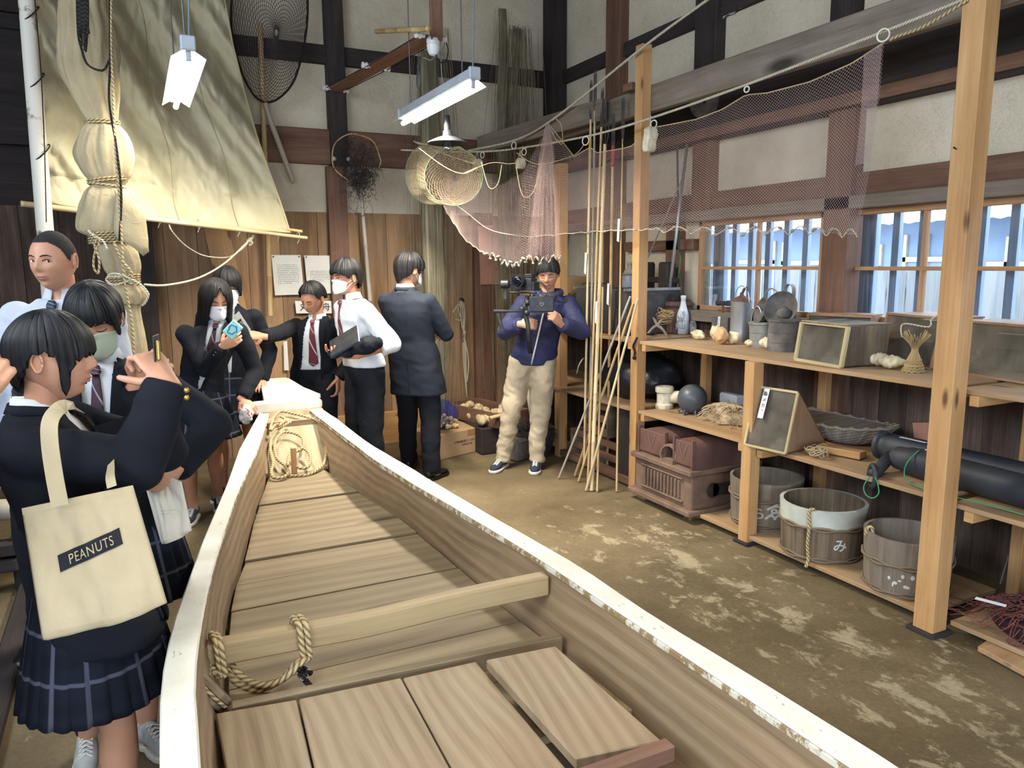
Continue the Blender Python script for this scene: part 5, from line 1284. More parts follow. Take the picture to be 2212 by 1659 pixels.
# two dusty carbide cans with reflector hoods
def hoodcan(pxl, pxr, pyb, pyt, X, label, hc_, hr, tilt, taper, m):
    yl, yr = onX(pxl, pyb, X).y, onX(pxr, pyb, X).y; c = Vector((X, (yl + yr) / 2, TT)); r = abs(yl - yr) / 2; h = onX(pxl, pyt, X).z - TT
    t = thing('carbide_lamp', label, 'lamp', c)
    MB().lathe([(.001, 0), (r * taper, 0), (r * taper, .004), (r, h - .01), (r * 1.06, h - .004), (r * 1.06, h + .006), (r * .9, h + .01), (.001, h + .012)], c, 28).build('can', m, t, smooth='auto')
    for z in (.3, .62): MB().tube([c + Vector(((lerp(r * taper, r, z) + .001) * math.cos(k * PI / 14), (lerp(r * taper, r, z) + .001) * math.sin(k * PI / 14), h * z)) for k in range(29)], .0018, 5).build('seam', m, t)
    hc = onX(hc_[0], hc_[1], X - .02); ax = Vector((-.8, tilt, .25)).normalized()
    R = frame(ax) @ rotx(-PI / 2)
    MB().lathe([(.012, -.07), (hr * .35, -.062), (hr * .62, -.04), (hr * .85, -.015), (hr, .012), (hr * 1.01, .014)], hc, 30, R).build('hood', M['dusty'], t, smooth=True, solid=.002)
    MB().ell(hc - ax * .035 + Vector((0, 0, -.02)), (.045, .045, .035), n=14, m=9).build('burner_dome', M['dusty'], t, smooth=True)
    MB().tube([hc - ax * .05, hc - ax * .05 + Vector((.0, 0, -.05)), c + Vector((0, 0, h))], .012, 8).build('neck', M['dusty'], t)
    return t, c, r, h
t, c, r, h = hoodcan(1626, 1672, 742, 696, 3.56, 'dusty carbide lamp with a bowl hood and white tag, left one of two', (1646, 672), .085, .35, .9, M['tin'])
MB().tube(ring_pts(c + Vector((0, .065, h * .9)), .05, .12, (0, 1, 0)), .004, 6).build('ring_handle', M['tinlight'], t)
shelf_tag(1631, 698, 1629, 736, 3.50, 'white handwritten tag on the left dusty carbide lamp')
t, c, r, h = hoodcan(1668, 1716, 748, 690, 3.50, 'dusty dented carbide lamp with a larger round hood, right one of two', (1688, 667), .105, -.25, 1.12, M['dusty'])
wc = thing('lantern_with_arch', 'grey tin lantern with an arched strap handle before the window', 'lantern', shelf_pt(1700, 728))
c = Vector((3.72, onX(1702, 700, 3.72).y, TT)); zt = onX(1702, 650, 3.72).z
MB().lathe([(.001, 0), (.05, 0), (.05, zt - TT), (.001, zt - TT)], c, 20).build('body', M['tin'], wc, smooth='auto')
hp_ = [c + Vector((0, -.033, zt - TT)), c + Vector((0, -.033, zt - TT + .07)), c + Vector((0, -.022, zt - TT + .095)), c + Vector((0, 0, zt - TT + .105)), c + Vector((0, .022, zt - TT + .095)), c + Vector((0, .033, zt - TT + .07)), c + Vector((0, .033, zt - TT))]
MB().loft([[v + Vector((dx, 0, 0)) + (v - c - Vector((0, 0, zt - TT + .05))).normalized() * dr_ for dx, dr_ in ((-.015, 0), (.015, 0), (.015, .004), (-.015, .004))] for v in smoothpath(hp_, 4)]).build('arch_handle', M['tin'], wc)
MB().tube(ring_pts(c + Vector((-.02, .13, zt - TT - .02)), .075, .095, (0, 1, 0), 24, 0, PI), .006, 6).build('hoop_handle', M['tin'], wc)
sm_ = thing('vented_tin_box', 'small brown tin box with slots beside the dusty lamps', 'box', shelf_pt(1712, 758)); c = shelf_pt(1712, 757)
MB().box(c + Vector((.02, .01, .035)), (.05, .06, .07), rotz(.3)).build('box', M['dusty'], sm_, bevel=.004); MB().bx(c.x - .03, c.x + .06, c.y - .04, c.y + .05, TT + .07, TT + .076).build('lid', M['dusty'], sm_)

# glass fronted viewer boxes
def viewbox(BL, BR, z, h, depth, topd, label, fm, sm, glassm='dustglass', ft=.018, frontlean=0.0, tagp=None, name='viewer_box'):
    BL = Vector((BL[0], BL[1], z + .004)); BR = Vector((BR[0], BR[1], z + .004)); s_ = (BR - BL).normalized(); d_ = Vector((-s_.y, s_.x, 0))
    if d_.x < 0: d_ = -d_
    TL, TR = BL + Vector((0, 0, h)) + d_ * frontlean, BR + Vector((0, 0, h)) + d_ * frontlean
    t = thing(name, label, 'box', (BL + BR) / 2)
    bl, br = BL + d_ * depth, BR + d_ * depth; tl, tr = TL + d_ * topd, TR + d_ * topd
    nrm = (BR - BL).cross(TL - BL).normalized()
    quad(MB(), [BL, bl, tl, TL], .008).build('side_panel', M[sm], t); quad(MB(), [BR, br, tr, TR], -.008).build('side_panel', M[sm], t)
    quad(MB(), [BL, BR, br, bl], .006).build('bottom_panel', M[sm], t)
    if topd > .02: quad(MB(), [TL - d_ * .01, TR - d_ * .01, tr + d_ * .01, tl + d_ * .01], .008).build('top_panel', M[sm], t)
    else: pass
    if topd <= .02: quad(MB(), [bl, br, tr, tl], .006).build('back_panel', M[sm], t)
    for a_, b_ in ((BL, BR), (TL, TR), (BL, TL), (BR, TR)): MB().beam(a_, b_, ft, ft, nrm).build('front_frame', M[fm], t, bevel=.002)
    g = MB(); g.add([BL.lerp(TL, .02) + d_ * .004, BR.lerp(TR, .02) + d_ * .004, TR + d_ * .004, TL + d_ * .004], [(0, 1, 2, 3)]); g.build('glass_pane', M[glassm], t)
    return t, (BL, BR, TL, TR, d_)
viewbox((3.60, 3.27), (3.72, 2.92), TT, .22, .16, .15, 'wooden viewer box standing behind the grimy one on the top shelf', 'boxwood', 'boxwood')
viewbox((3.208, 2.985), (3.16, 2.645), TT, .205, .28, .27, 'grimy viewer box with a glass front at the shelf edge', 'boxpale', 'boxdark', 'dustglass', .02, .03)
viewbox((3.62, 2.80), (3.50, 2.40), TT, .245, .25, .22, 'brown viewer box with a sloping glass front behind the straw bundle', 'boxwood', 'boxwood', 'dustglass', .014, .05)
viewbox((3.50, 2.14 + .15), (3.42, 1.98 - .10), TT, .24, .24, .2, 'large brown viewer box right of the tall front post', 'boxwood', 'boxwood', 'dustglass', .012, .05)
# straw bundle
sc_ = shelf_pt(1976, 806) + Vector((.03, .03, 0)); sc_.z = TT
st = thing('straw_weaving', 'hourglass shaped plaited straw piece on the top shelf', 'straw', sc_)
rs = random.Random(21)
for k in range(26):
    a_ = 2 * PI * k / 26; r0, r1 = .046, .05 + rs.random() * .015
    MB().tube(smoothpath([sc_ + Vector((r0 * math.cos(a_), r0 * math.sin(a_), .004)), sc_ + Vector((.034 * math.cos(a_ + .5), .034 * math.sin(a_ + .5), .05)), sc_ + Vector((.013 * math.cos(a_ + 1.6), .013 * math.sin(a_ + 1.6), .115)), sc_ + Vector((r1 * math.cos(a_ + 2.4), r1 * math.sin(a_ + 2.4), rs.uniform(.17, .205)))], 4), .0032, 5, flat=.5).build('straw', M['straw'], st)
for j in range(5):
    rr_ = .048 - j * .0045; MB().tube([sc_ + Vector((rr_ * math.cos(t * PI / 12), rr_ * math.sin(t * PI / 12), .006 + j * .013 + .004 * math.sin(t * 3 + j))) for t in range(25)], .005, 5).build('plaited_ring', M['straw'], st)
ln('cord', [onX(1948, 728, 3.36), onX(1951, 700, 3.42), onX(2005, 706, 3.48), onX(2012, 690, 3.5), onX(2028, 682, 3.5), onX(2044, 690, 3.5)], .004, 'thin white cord knotted on the viewer box beside the front post')

# middle shelf
def paddle(x0, y0, x1, y1, label):
    a_, b_ = onX(x0, y0, 3.72), onX(x1, y1, 3.5); b_.z = TM + .005
    t = thing('decorated_paddle', label, 'paddle', b_); d_ = (a_ - b_).normalized(); s_ = d_.cross(Vector((1, 0, 0))).normalized()
    P_ = []; W_ = [(0, .006), (.28, .009), (.4, .02), (.62, .038), (.85, .034), (1, .018)]
    q = MB(); q.loft([[b_.lerp(a_, u) - s_ * w, b_.lerp(a_, u) + s_ * w, b_.lerp(a_, u) + s_ * w + Vector((-.012, 0, 0)), b_.lerp(a_, u) - s_ * w + Vector((-.012, 0, 0))] for u, w in W_]); q.build('board', M['ceramic'], t, bevel=.002)
    for u, w, m in ((.55, .016, 'clay'), (.7, .018, 'inkblue'), (.78, .012, 'clay')): MB().ell(b_.lerp(a_, u) + Vector((-.014, 0, 0)) + s_ * rs.uniform(-.012, .012), (.002, w, w), n=10, m=6).build('painted_spot', M[m], t)
paddle(1398, 785, 1388, 858, 'white painted paddle leaning behind the middle post, left one of two'); paddle(1440, 772, 1408, 848, 'white paddle with red and blue spots, right one of two')
ic = thing('ceramic_insulator', 'thick cream coloured double drum block standing on the middle shelf', 'insulator', onz(1440, 883, TM))
c = onz(1433, 884, TM) + Vector((.03, .03, 0)); c.z = TM
MB().lathe([(.001, 0), (.060, 0), (.064, .006), (.064, .03), (.054, .04), (.054, .11), (.066, .12), (.066, .15), (.060, .158), (.001, .159)], c, 26).build('drum', M['foam'], ic, smooth='auto')
MB().lathe([(.001, -.04), (.044, -.04), (.044, .06), (.054, .068), (.054, .085), (.001, .086)], c + Vector((.05, -.05, .085)), 22, frame(Vector((.3, -1, .1))) @ rotx(-PI / 2)).build('drum', M['foam'], ic, smooth='auto')
sp = onz(1497, 898, TM) + Vector((.04, .06, 0)); rS = 33.5 / 1630 * 4.9; sp.z = TM + rS + .004
fl = thing('net_float', 'dark grey spherical float with cast lugs on the middle shelf', 'float', (sp.x, sp.y, TM)); M['floatgrey'] = mat('dark_grey_plastic', (74, 80, 88), 0.38, c2=(92, 94, 94), scale=3)
MB().ell(sp, rS, n=36, m=20).build('ball', M['floatgrey'], fl, smooth=True)
for a_ in (2.6, 3.4, 4.3, 5.2, 0.5):
    d_ = Vector((math.cos(a_), math.sin(a_), 0)); e = Vector((sp.x, sp.y, TM + .018)) + d_ * rS * .72
    MB().tube([e + d_ * .018 * math.cos(t * PI / 8) + Vector((0, 0, .016 * math.sin(t * PI / 8))) for t in range(17)], .007, 7).build('lug', M['floatgrey'], fl, smooth=True)
tr_ = tag(MB().box(onz(1560, 876, TM) + Vector((.12, 0, .04)), (.14, .2, .08), rotz(-.1)).build('white_tray', M['ceramic'], bevel=.012), 'low white rectangular tray behind the dark float', 'tray')
nh = thing('net_heap', 'heap of beige fishing net draped over the middle shelf edge', 'net', onz(1555, 920, TM))
c = onz(1556, 915, TM) + Vector((.09, .02, 0)); q = MB(); q.ell((0, 0, 0), (1, 1, 1), None, 40, 20)
for i, v in enumerate(q.V):
    v = Vector(v); f = 1 + .35 * noise.noise(v * 2 + Vector((3, 1, 2))); z = max(-.0, v.z) ** .8 * .115 * f if v.z > 0 else 0
    q.V[i] = (c.x + v.x * .11 * f, c.y + v.y * .17 * f, TM + .003 + z)
heap = fuse(q, .006, 2); heap.build('core', M['netbeige'], nh, smooth=True)
rs = random.Random(31); q = MB()
for k in range(330):
    a_ = rs.uniform(0, 2 * PI); rr_ = math.sqrt(rs.random()); p0 = Vector((c.x + .11 * rr_ * math.cos(a_), c.y + .17 * rr_ * math.sin(a_), TM + .11 * math.sqrt(max(0, 1 - rr_ ** 2)) + .008)); pts = [p0]
    dd = Vector((rs.uniform(-1, 1), rs.uniform(-1, 1), 0)).normalized()
    for j in range(4):
        pts.append(pts[-1] + dd * .02 + Vector((rs.uniform(-.012, .012), rs.uniform(-.012, .012), -.006 * j * rr_))); pts[-1].z = max(pts[-1].z, TM + .004)
    q.tube(smoothpath(pts, 2), .0022, 3, False)
q.build('twine', M['netbeige'], nh)
wa_, wb_ = onX(1609, 953, 3.035), onX(1697, 973, 3.075)
t, (BL, BR, TL, TR, d_) = viewbox((wa_.x, wa_.y), (wb_.x, wb_.y), TM - .004, .325, .38, .015, 'wedge shaped glass viewer box with a white tag on the middle shelf', 'boxpale', 'boxwood', 'dustglass', .014, .085)
g_ = TL.lerp(TR, .30); h_ = BL.lerp(BR, .28).lerp(TL.lerp(TR, .30), .50); n_ = (BR - BL).normalized() * .018
q = MB(); q.add([g_ - n_ - d_ * .012, g_ + n_ - d_ * .012, h_ + n_ - d_ * .02, h_ - n_ - d_ * .02], [(0, 1, 2, 3)]); tgo = q.build('paper_tag', M['tagpaper'], t, solid=.001)
nn = (BR - BL).cross(TL - BL).normalized(); 
if nn.x > 0: nn = -nn
up_ = (TL - BL).normalized(); RT = Matrix(((BR - BL).normalized(), up_, (BR - BL).normalized().cross(up_))).transposed()
for k, chx in enumerate('箱メガネ'): text(chx, g_.lerp(h_, .18 + .2 * k) - d_ * .018 - Vector((0, 0, 0)), .026, RT, M['ink'], t)
for (u, w) in ((.62, .03), (.8, .02)): MB().lathe([(.001, 0), (.018, 0), (.022, .02), (.018, .045), (.01, .05), (.001, .05)], BL.lerp(BR, u) + d_ * (.12 - w) + Vector((0, 0, .008)), 14).build('glass_float', M['greyglass'], t, smooth=True)
# wicker basket
bk = thing('wicker_basket', 'shallow boat shaped wicker winnowing basket on the middle shelf', 'basket', onz(1810, 960, TM)); c = onX(1822, 932, 3.6); c.z = TM
rings = []; nb_ = 44
for j in range(13):
    t = j / 12; ring = []
    for k in range(nb_):
        a_ = 2 * PI * k / nb_; rx, ry = .05 + .12 * t ** .6, .08 + .24 * t ** .6; rr_ = 1 + .012 * (-1) ** k
        ring.append(Vector((c.x + rx * math.cos(a_) * rr_, c.y + ry * math.sin(a_) * rr_, TM + .004 + .115 * t ** 1.3 + .03 * t * math.cos(a_ * 2) * -.5 + .004 * (-1) ** (k + j))))
    rings.append(ring)
MB().loft(rings, True, True).build('body', M['wicker'], bk, solid=.006)
MB().tube(rings[-1] + [rings[-1][0]], .009, 7).build('rim', M['wicker'], bk, smooth=True)
for k in range(0, nb_, 1): v = rings[-1][k]; MB().tube([v + Vector((.006, 0, .008)), v + Vector((-.012, .012, .004)), v + Vector((-.01, .02, -.014))], .003, 4).build('rim_binding', M['straw'], bk)
pb = onz(1812, 983, TM); tag(MB().box(pb + Vector((.015, .0, .02)), (.24, .075, .038), rotz(-.62 + PI / 2 + .85)).build('pine_block', M['pine'], bevel=.003), 'orange pine offcut lying on the middle shelf before the basket', 'block')
q = thing('string_tangle', 'small tangle of pale string on the middle shelf', 'string', onz(1762, 985, TM)); rs = random.Random(5)
for k in range(9):
    c = onz(1765 + rs.uniform(-10, 12), 982 + rs.uniform(-4, 6), TM) + Vector((0, 0, .006)); MB().tube([c + Vector((rs.uniform(.02, .05) * math.cos(t * PI / 7), .05 * math.sin(t * PI / 7), .02 + .018 * math.sin(t * .9 + k))) for t in range(14)], .0022, 4).build('strand', M['netbeige'], q)
# long black tubes
bt = thing('rubber_tube', 'long black ribbed tube with a rubber eyepiece, nearer one of two', 'tube', (3.25, 2.2, TM))
def btube(c0, c1, r, t, prof):
    c0 = Vector(c0); c1 = Vector(c1); L = (c1 - c0).length; R = frame(c1 - c0) @ rotx(-PI / 2)
    return MB().lathe([(a_ * r, b_ * L) for a_, b_ in prof], c0, 28, R).build('tube', M['blackrubber'], t, smooth='auto')
zc = TM + .068
btube((3.30, 2.42, zc), (3.22, 1.05, zc), .07, bt, [(.001, 0), (.55, 0), (.62, .004), (.8, .02), (.84, .05), (.95, .07), (.95, .10), (1, .105), (1, .97), (1.05, .98), (1.05, 1), (.001, 1)])
e = onX(1885, 1028, 3.12); MB().tube([e + Vector((.02 * math.cos(k * PI / 10), .032 * math.cos(k * PI / 10), .052 * math.sin(k * PI / 10))) for k in range(21)], .013, 8).build('eyepiece', M['blackrubber'], bt, smooth=True)
MB().tube([Vector((3.29, 2.43, zc)), e], .03, 10).build('eyepiece_strap', M['blackrubber'], bt, smooth=True)
gl = [(1878, 1030), (1866, 1050), (1870, 1068), (1885, 1076), (1898, 1066), (1896, 1045), (1890, 1030)]
MB().tube(smoothpath([onX(x, y, 3.09) for x, y in gl]), .0032, 6).build('green_loop', M['green'], bt, smooth=True)
MB().tube(smoothpath([Vector((3.27 - .01, 2.26, zc + .07)), Vector((3.20, 2.27, zc + .02)), Vector((3.195, 2.28, zc - .04)), Vector((3.14, 2.2, TM + .004)), Vector((3.13, 2.0, TM + .004)), Vector((3.15, 1.8, TM + .004)), Vector((3.14, 1.3, TM + .004))]), .003, 6).build('green_cord', M['green'], bt, smooth=True)
bt2 = thing('rubber_tube', 'long black rubber tube with a flanged end, farther one of two', 'tube', (3.45, 2.3, TM))
btube((3.44, 2.60, zc + .005), (3.44, 1.15, zc + .005), .072, bt2, [(.001, 0), (1.05, 0), (1.05, .012), (.85, .018), (.85, .035), (.98, .045), (.98, .07), (1, .075), (1, 1), (.001, 1)])
for (y, x, tt) in ((2.4, 3.41, bt2), (2.17, 3.285, bt)):
    MB().box((x, y, zc + .0755), (.02, .14, .002), roty(.0) @ rotz(.06 if x < 3.3 else 0)).build('label_strip', M['tagpaper'], tt)
# under shelf: stoves
for k, (xa, xb, yt, lab) in enumerate(((1380, 1432, 928, 'reddish brown loaf shaped ceramic stove, left one of two under the shelf'), (1456, 1500, 958, 'reddish brown loaf shaped ceramic stove with a wire catch, right one'))):
    z0 = .335; c = onz((xa + xb) / 2, 1010 if k == 0 else 1030, z0); c.x = 3.05; y1 = onX(xa, 980, 3.05).y; y0 = onX(xb + (8 if k == 0 else 0), 980, 3.05).y
    t = thing('ceramic_stove', lab, 'stove', (3.05, (y0 + y1) / 2, z0)); h = .185; D_ = .46
    rings = []
    for x, s_ in ((0, .93), (.03, .97), (.1, 1), (D_ - .08, 1), (D_ - .02, .9), (D_, .7)):
        ring = []
        for j in range(17):
            u = j / 16; a_ = PI * u; yy_ = -math.cos(a_); zz_ = math.sin(a_) ** .45
            ring.append(Vector((3.06 + x, (y0 + y1) / 2 + yy_ * (y1 - y0) / 2 * s_ * 1.05, z0 + h * zz_ * (s_ if x > .1 else 1))))
        ring += [Vector((3.06 + x, (y0 + y1) / 2 + (y1 - y0) / 2 * s_, z0)), Vector((3.06 + x, (y0 + y1) / 2 - (y1 - y0) / 2 * s_, z0))]
        rings.append(ring)
    MB().loft(rings).build('body', M['stove'], t, smooth='auto')
    for yy_ in (y0 + .01, y1 - .01): MB().bx(3.035, 3.065, yy_ - .008, yy_ + .008, z0, z0 + h * 1.02).build('door_rail', M['stove'], t, bevel=.002)
    MB().bx(3.045, 3.06, y0 + .012, y1 - .012, z0 + .015, z0 + h * .9).build('door', M['stove'], t, bevel=.003)
    MB().tube([(3.04, (y0 + y1) / 2 + .04, z0 + .15), (3.035, (y0 + y1) / 2, z0 + .06), (3.04, (y0 + y1) / 2 - .04, z0 + .15)], .0018, 5).build('wire_catch', M['tin'], t)
t = thing('stove_pipe', 'short round ceramic stove spout between the two loaf stoves', 'pipe', onX(1440, 1010, 3.05)); c = onX(1437, 985, 3.0); R = frame((-1, -.25, .05)) @ rotx(-PI / 2)
MB().lathe([(.055, -.25), (.062, -.05), (.058, -.03), (.060, .0), (.070, .0), (.072, .03), (.066, .045), (.056, .045), (.052, 0), (.05, -.2), (.001, -.2)], c + Vector((.07, .02, 0)), 26, R).build('pipe', M['stovedust'], t, smooth='auto')
MB().bx(3.02, 3.3, c.y - .05, c.y + .05, .335, .36).build('foot', M['stovedust'], t)
t = thing('clay_fire_box', 'long brown clay fire box with ribbed front supporting the two stoves', 'stove', (3.05, 3.8, 0.05))
ya, yb2 = 3.60, 4.20
MB().bx(3.03, 3.56, ya, yb2, .075, .30).build('body', M['stovedust'], t, bevel=.008); MB().bx(3.0, 3.6, ya - .02, yb2 + .02, .30, .335).build('top_slab', M['stovedust'], t, bevel=.006)
MB().bx(2.985, 3.6, ya - .03, yb2 + .03, .045, .08).build('plinth', M['stovedust'], t, bevel=.006)
for x_, y_ in ((3.05, ya + .04), (3.05, yb2 - .08), (3.45, ya + .04)): MB().bx(x_, x_ + .1, y_, y_ + .05, 0, .046).build('foot', M['pine'], t)
for k in range(11): MB().bx(3.018, 3.032, ya + .11 + k * .036, ya + .125 + k * .036, .13, .25).build('rib', M['stovedust'], t, bevel=.004)
for (z, nm) in ((.115, 'rib_frame'), (.265, 'rib_frame')): MB().bx(3.015, 3.032, ya + .08, yb2 - .08, z - .006, z + .006).build(nm, M['stovedust'], t, bevel=.004)
for (yc_, rr_) in ((0, .05),): MB().lathe([(.05, 0), (.05, .004), (.001, .004)], (3.2, ya - .002, .19), 20, rotx(PI / 2)).build('side_hole', M['blackbeam'], t); MB().bx(3.2, 3.42, ya - .006, ya + .001, .15, .23).build('side_hole', M['blackbeam'], t)
# wooden tubs
def tub(c, r, h, label, m, band=None, hoops=(.2, .75), seed=0, taper=.93):
    c = Vector((c[0], c[1], TB_)); t = thing('wooden_tub', label, 'tub', c); n = 40; w = .016
    R_ = lambda z: lerp(r * taper, r, (z - TB_) / h)
    q = MB(); ri = []
    prof = [(r * taper, .0), (r, h), (r - w, h), ((r * taper) - w, .03), (.001, .03)]
    rings = [[c + Vector((a_ * math.cos(2 * PI * k / n) * (1 + .002 * noise.noise(Vector((k * 3.1, seed, 0)))), a_ * math.sin(2 * PI * k / n), b_)) for k in range(n)] for a_, b_ in [(.001, 0)] + prof]
    q.loft(rings, True, False); q.build('staves', M[m], t, smooth='auto')
    if band: 
        b = MB().lathe([(lerp(r * taper, r, band / h) + .002, band), (r + .002, h + .001), (r - w - .001, h + .001)], c, 44); b.build('painted_band', M['tubpaint'], t, smooth='auto')
    for hz in hoops:
        rr_ = lerp(r * taper, r, hz) + .006
        for s_ in (0, 1): MB().tube([c + Vector((rr_ * math.cos(k * PI / 22), rr_ * math.sin(k * PI / 22), h * hz + .006 * math.sin(k * 1.1 + s_ * PI) + .008 * s_)) for k in range(45)], .006, 6).build('hoop', M['hoopb'], t, smooth=True)
    return t, c, R_
t1, c1_, R1_ = tub((3.345, 3.29), .215, .285, 'worn wooden tub with white brush characters behind the short shelf post', 'tub', None, (.08, .62))
wraptext('ゑ', c1_, R1_, TB_ + .12, .13, M['signwhite'], t1, .28, bold=.002); wraptext('ら', c1_, R1_, TB_ + .10, .08, M['signwhite'], t1, -.18, bold=.001)
t2, c2_, R2_ = tub((3.26, 2.79), .222, .285, 'wooden tub with a grey white painted rim and rope handle', 'tubdark', .19, (.05, .64))
wraptext('み', c2_, R2_, TB_ + .10, .075, M['signwhite'], t2, .45, bold=.0015)
a0 = math.atan2(-c2_.y, -c2_.x) - .28
MB().tube(smoothpath([c2_ + Vector((math.cos(a0 + d1) * (.222 + dr_), math.sin(a0 + d1) * (.222 + dr_), z)) for d1, dr_, z in ((.12, -.03, .26), (.08, .0, .292), (0, .012, .28), (.02, .015, .20), (0, .012, .1), (.03, .01, .02), (.0, .02, -.02))]), .009, 8).build('rope_handle', M['rope'], t2, smooth=True)
t3, c3_, R3_ = tub((3.255, 2.275), .20, .275, 'plain brown wooden tub with white paint spots beside the tall front post', 'tub', None, (.06, .55))
rs = random.Random(3)
for k in range(8):
    a_ = math.atan2(-c3_.y, -c3_.x) - .35 + .07 * k + rs.uniform(-.03, .03); z = rs.uniform(.06, .12); rr_ = R3_(TB_ + z) + .0008
    MB().ell(c3_ + Vector((rr_ * math.cos(a_), rr_ * math.sin(a_), z)), (.001, rs.uniform(.004, .011), rs.uniform(.004, .012)), rotz(a_), 8, 6).build('paint_spot', M['signwhite'], t3)
MB().tube(smoothpath([c3_ + Vector((math.cos(2.6 + d1) * rr_, math.sin(2.6 + d1) * rr_, z)) for d1, rr_, z in ((0, .2, .25), (0, .195, .288), (.05, .175, .285), (.1, .175, .2), (.1, .17, .12))]), .009, 8).build('rope_handle', M['rope'], t3, smooth=True)
tag(MB().lathe([(.001, .1), (.05, .098), (.09, .08), (.13, .04), (.14, 0)], Vector((c1_.x, c1_.y, TB_ + .1)) + Vector((0, 0, 0)), 28).build('sunken_dome', M['dusty'], smooth=True, solid=.004), 'domed dark lid with a cord knob lying inside the farthest tub', 'lid')
# red brown net pile with tag and rod
npile = thing('net_pile', 'pile of red brown fishing net on the bottom shelf at the right edge', 'net', (3.3, 1.6, TB_)); M['rednet'] = mat('red_brown_net', (122, 70, 60), 0.9, c2=(84, 52, 52), scale=6)
rs = random.Random(12); q = MB()
q.ell((3.36, 1.45, TB_ + .02), (.24, .46, .12), n=24, m=12); fuse(q, .02, 2).build('core', mat('net_core', (60, 38, 38), .95), npile, smooth=True)
q = MB()
for k in range(560):
    a_ = rs.uniform(0, 2 * PI); rr_ = math.sqrt(rs.random()); p0 = Vector((3.34 + .27 * rr_ * math.cos(a_), 1.45 + .5 * rr_ * math.sin(a_), 0)); pts = []
    dd = Vector((rs.uniform(-1, 1), rs.uniform(-1, 1), 0)).normalized() * .035
    for j in range(5):
        v = p0 + dd * j + Vector((rs.uniform(-.02, .02), rs.uniform(-.02, .02), 0)); r2 = ((v.x - 3.34) / .27) ** 2 + ((v.y - 1.45) / .5) ** 2
        v.x = max(v.x, SX + .005); v.z = TB_ + .01 + .13 * math.sqrt(max(0, 1 - r2)) + rs.uniform(-.004, .022); pts.append(v)
    q.tube(smoothpath(pts, 2), .0022, 3, False)
q.build('twine', M['rednet'], npile)
a_ = onz(2140, 1300, TB_ + .17); q = MB().box(a_, (.025, .11, .002), rotz(.35)); tag(q.build('paper_tag', M['tagpaper']), 'white paper label lying on the red brown net pile', 'tag')
tag(MB().tube([onz(2160, 1262, TB_ + .12), onX(2178, 1200, 3.45)], .004, 6).build('iron_rod', M['darkiron']), 'thin iron rod sticking up from the red brown net pile', 'rod')
v = [onz(2112, 1398, .03), onz(2300, 1500, .03), onz(2300, 1400, .03), onz(2150, 1372, .03)]
tag(MB().loft([[Vector((w.x, w.y, .012)) for w in v], [Vector((w.x, w.y, .034)) for w in v]]).build('loose_board', M['pineshelf'], bevel=.002), 'loose board on the floor before the bottom shelf at the right edge', 'board')
MB()
# dark goods under and on the left shelves
bb = thing('black_bale', 'black plastic wrapped bale with a pale strap on the shelf behind the poles', 'bale', (3.4, 5.0, TM)); M['blackbag'] = mat('black_plastic', (34, 38, 44), 0.35, var=.3, scale=9, bstr=.5, bscale=14, bdist=.02)
q = MB(); q.ell((3.46, 4.85, TM + .17), (.28, .5, .19), n=40, m=22)
for i, v in enumerate(q.V): v = Vector(v); v += Vector((1, 1, 1)) * .05 * noise.noise(v * 6); v.z = max(v.z, TM + .003); q.V[i] = tuple(v)
q.build('bale', M['blackbag'], bb, smooth=True)
MB().tube(smoothpath([onX(1246, 806, 3.12), onX(1250, 790, 3.11), onX(1258, 776, 3.14), onX(1264, 772, 3.2)]), .011, 6, flat=.25).build('strap', M['ropepale'], bb)
tag(MB().bx(3.15, 3.5, 4.42, 4.62, .02, .56).build('dark_cabinet', M['blackbeam'], bevel=.005), 'dark upright cabinet under the shelf just left of the middle post', 'cabinet')
for k, (y, z, lab) in enumerate(((4.75, .02, 'lower wooden crate under the left shelf, nearer one'), (5.12, .02, 'lower wooden crate under the left shelf, farther one'), (4.9, .30, 'slatted wooden crate stacked on the lower crates'))):
    t = thing('wooden_crate', lab, 'crate', (3.3, y, z), 'crates under the left shelf')
    for zz in (0, .1, .2): MB().bx(3.16, 3.17, y - .16, y + .16, z + zz + .005, z + zz + .06).build('slat', M['beam'], t)
    for yy_ in (y - .165, y + .15): MB().bx(3.15, 3.6, yy_, yy_ + .015, z, z + .26).build('side', M['boxdark'], t)
    MB().bx(3.15, 3.6, y - .16, y + .16, z, z + .012).build('floor_panel', M['boxdark'], t)
tag(MB().lathe([(.001, 0), (.05, 0), (.085, .06), (.08, .13), (.05, .16), (.04, .15), (.001, .02)], onz(1322, 998, .0) + Vector((.12, .1, .035)), 24).build('clay_pot', M['clay'], smooth=True), 'terracotta clay pot in the crate behind the bamboo poles', 'pot')
tag(MB().lathe([(.001, 0), (.06, 0), (.09, .02), (.03, .14), (.001, .15)], onz(1262, 1010, 0) + Vector((.1, .1, 0)), 4).build('clay_block', M['clay']), 'pinkish clay piece on the floor behind the leaning poles', 'pot')
MB()
tag(MB().bx(3.12, 3.2, 4.4, 5.4, .02, .07).build('floor_rail', M['beam']), 'long brown rail lying at the foot of the left shelves', 'rail')

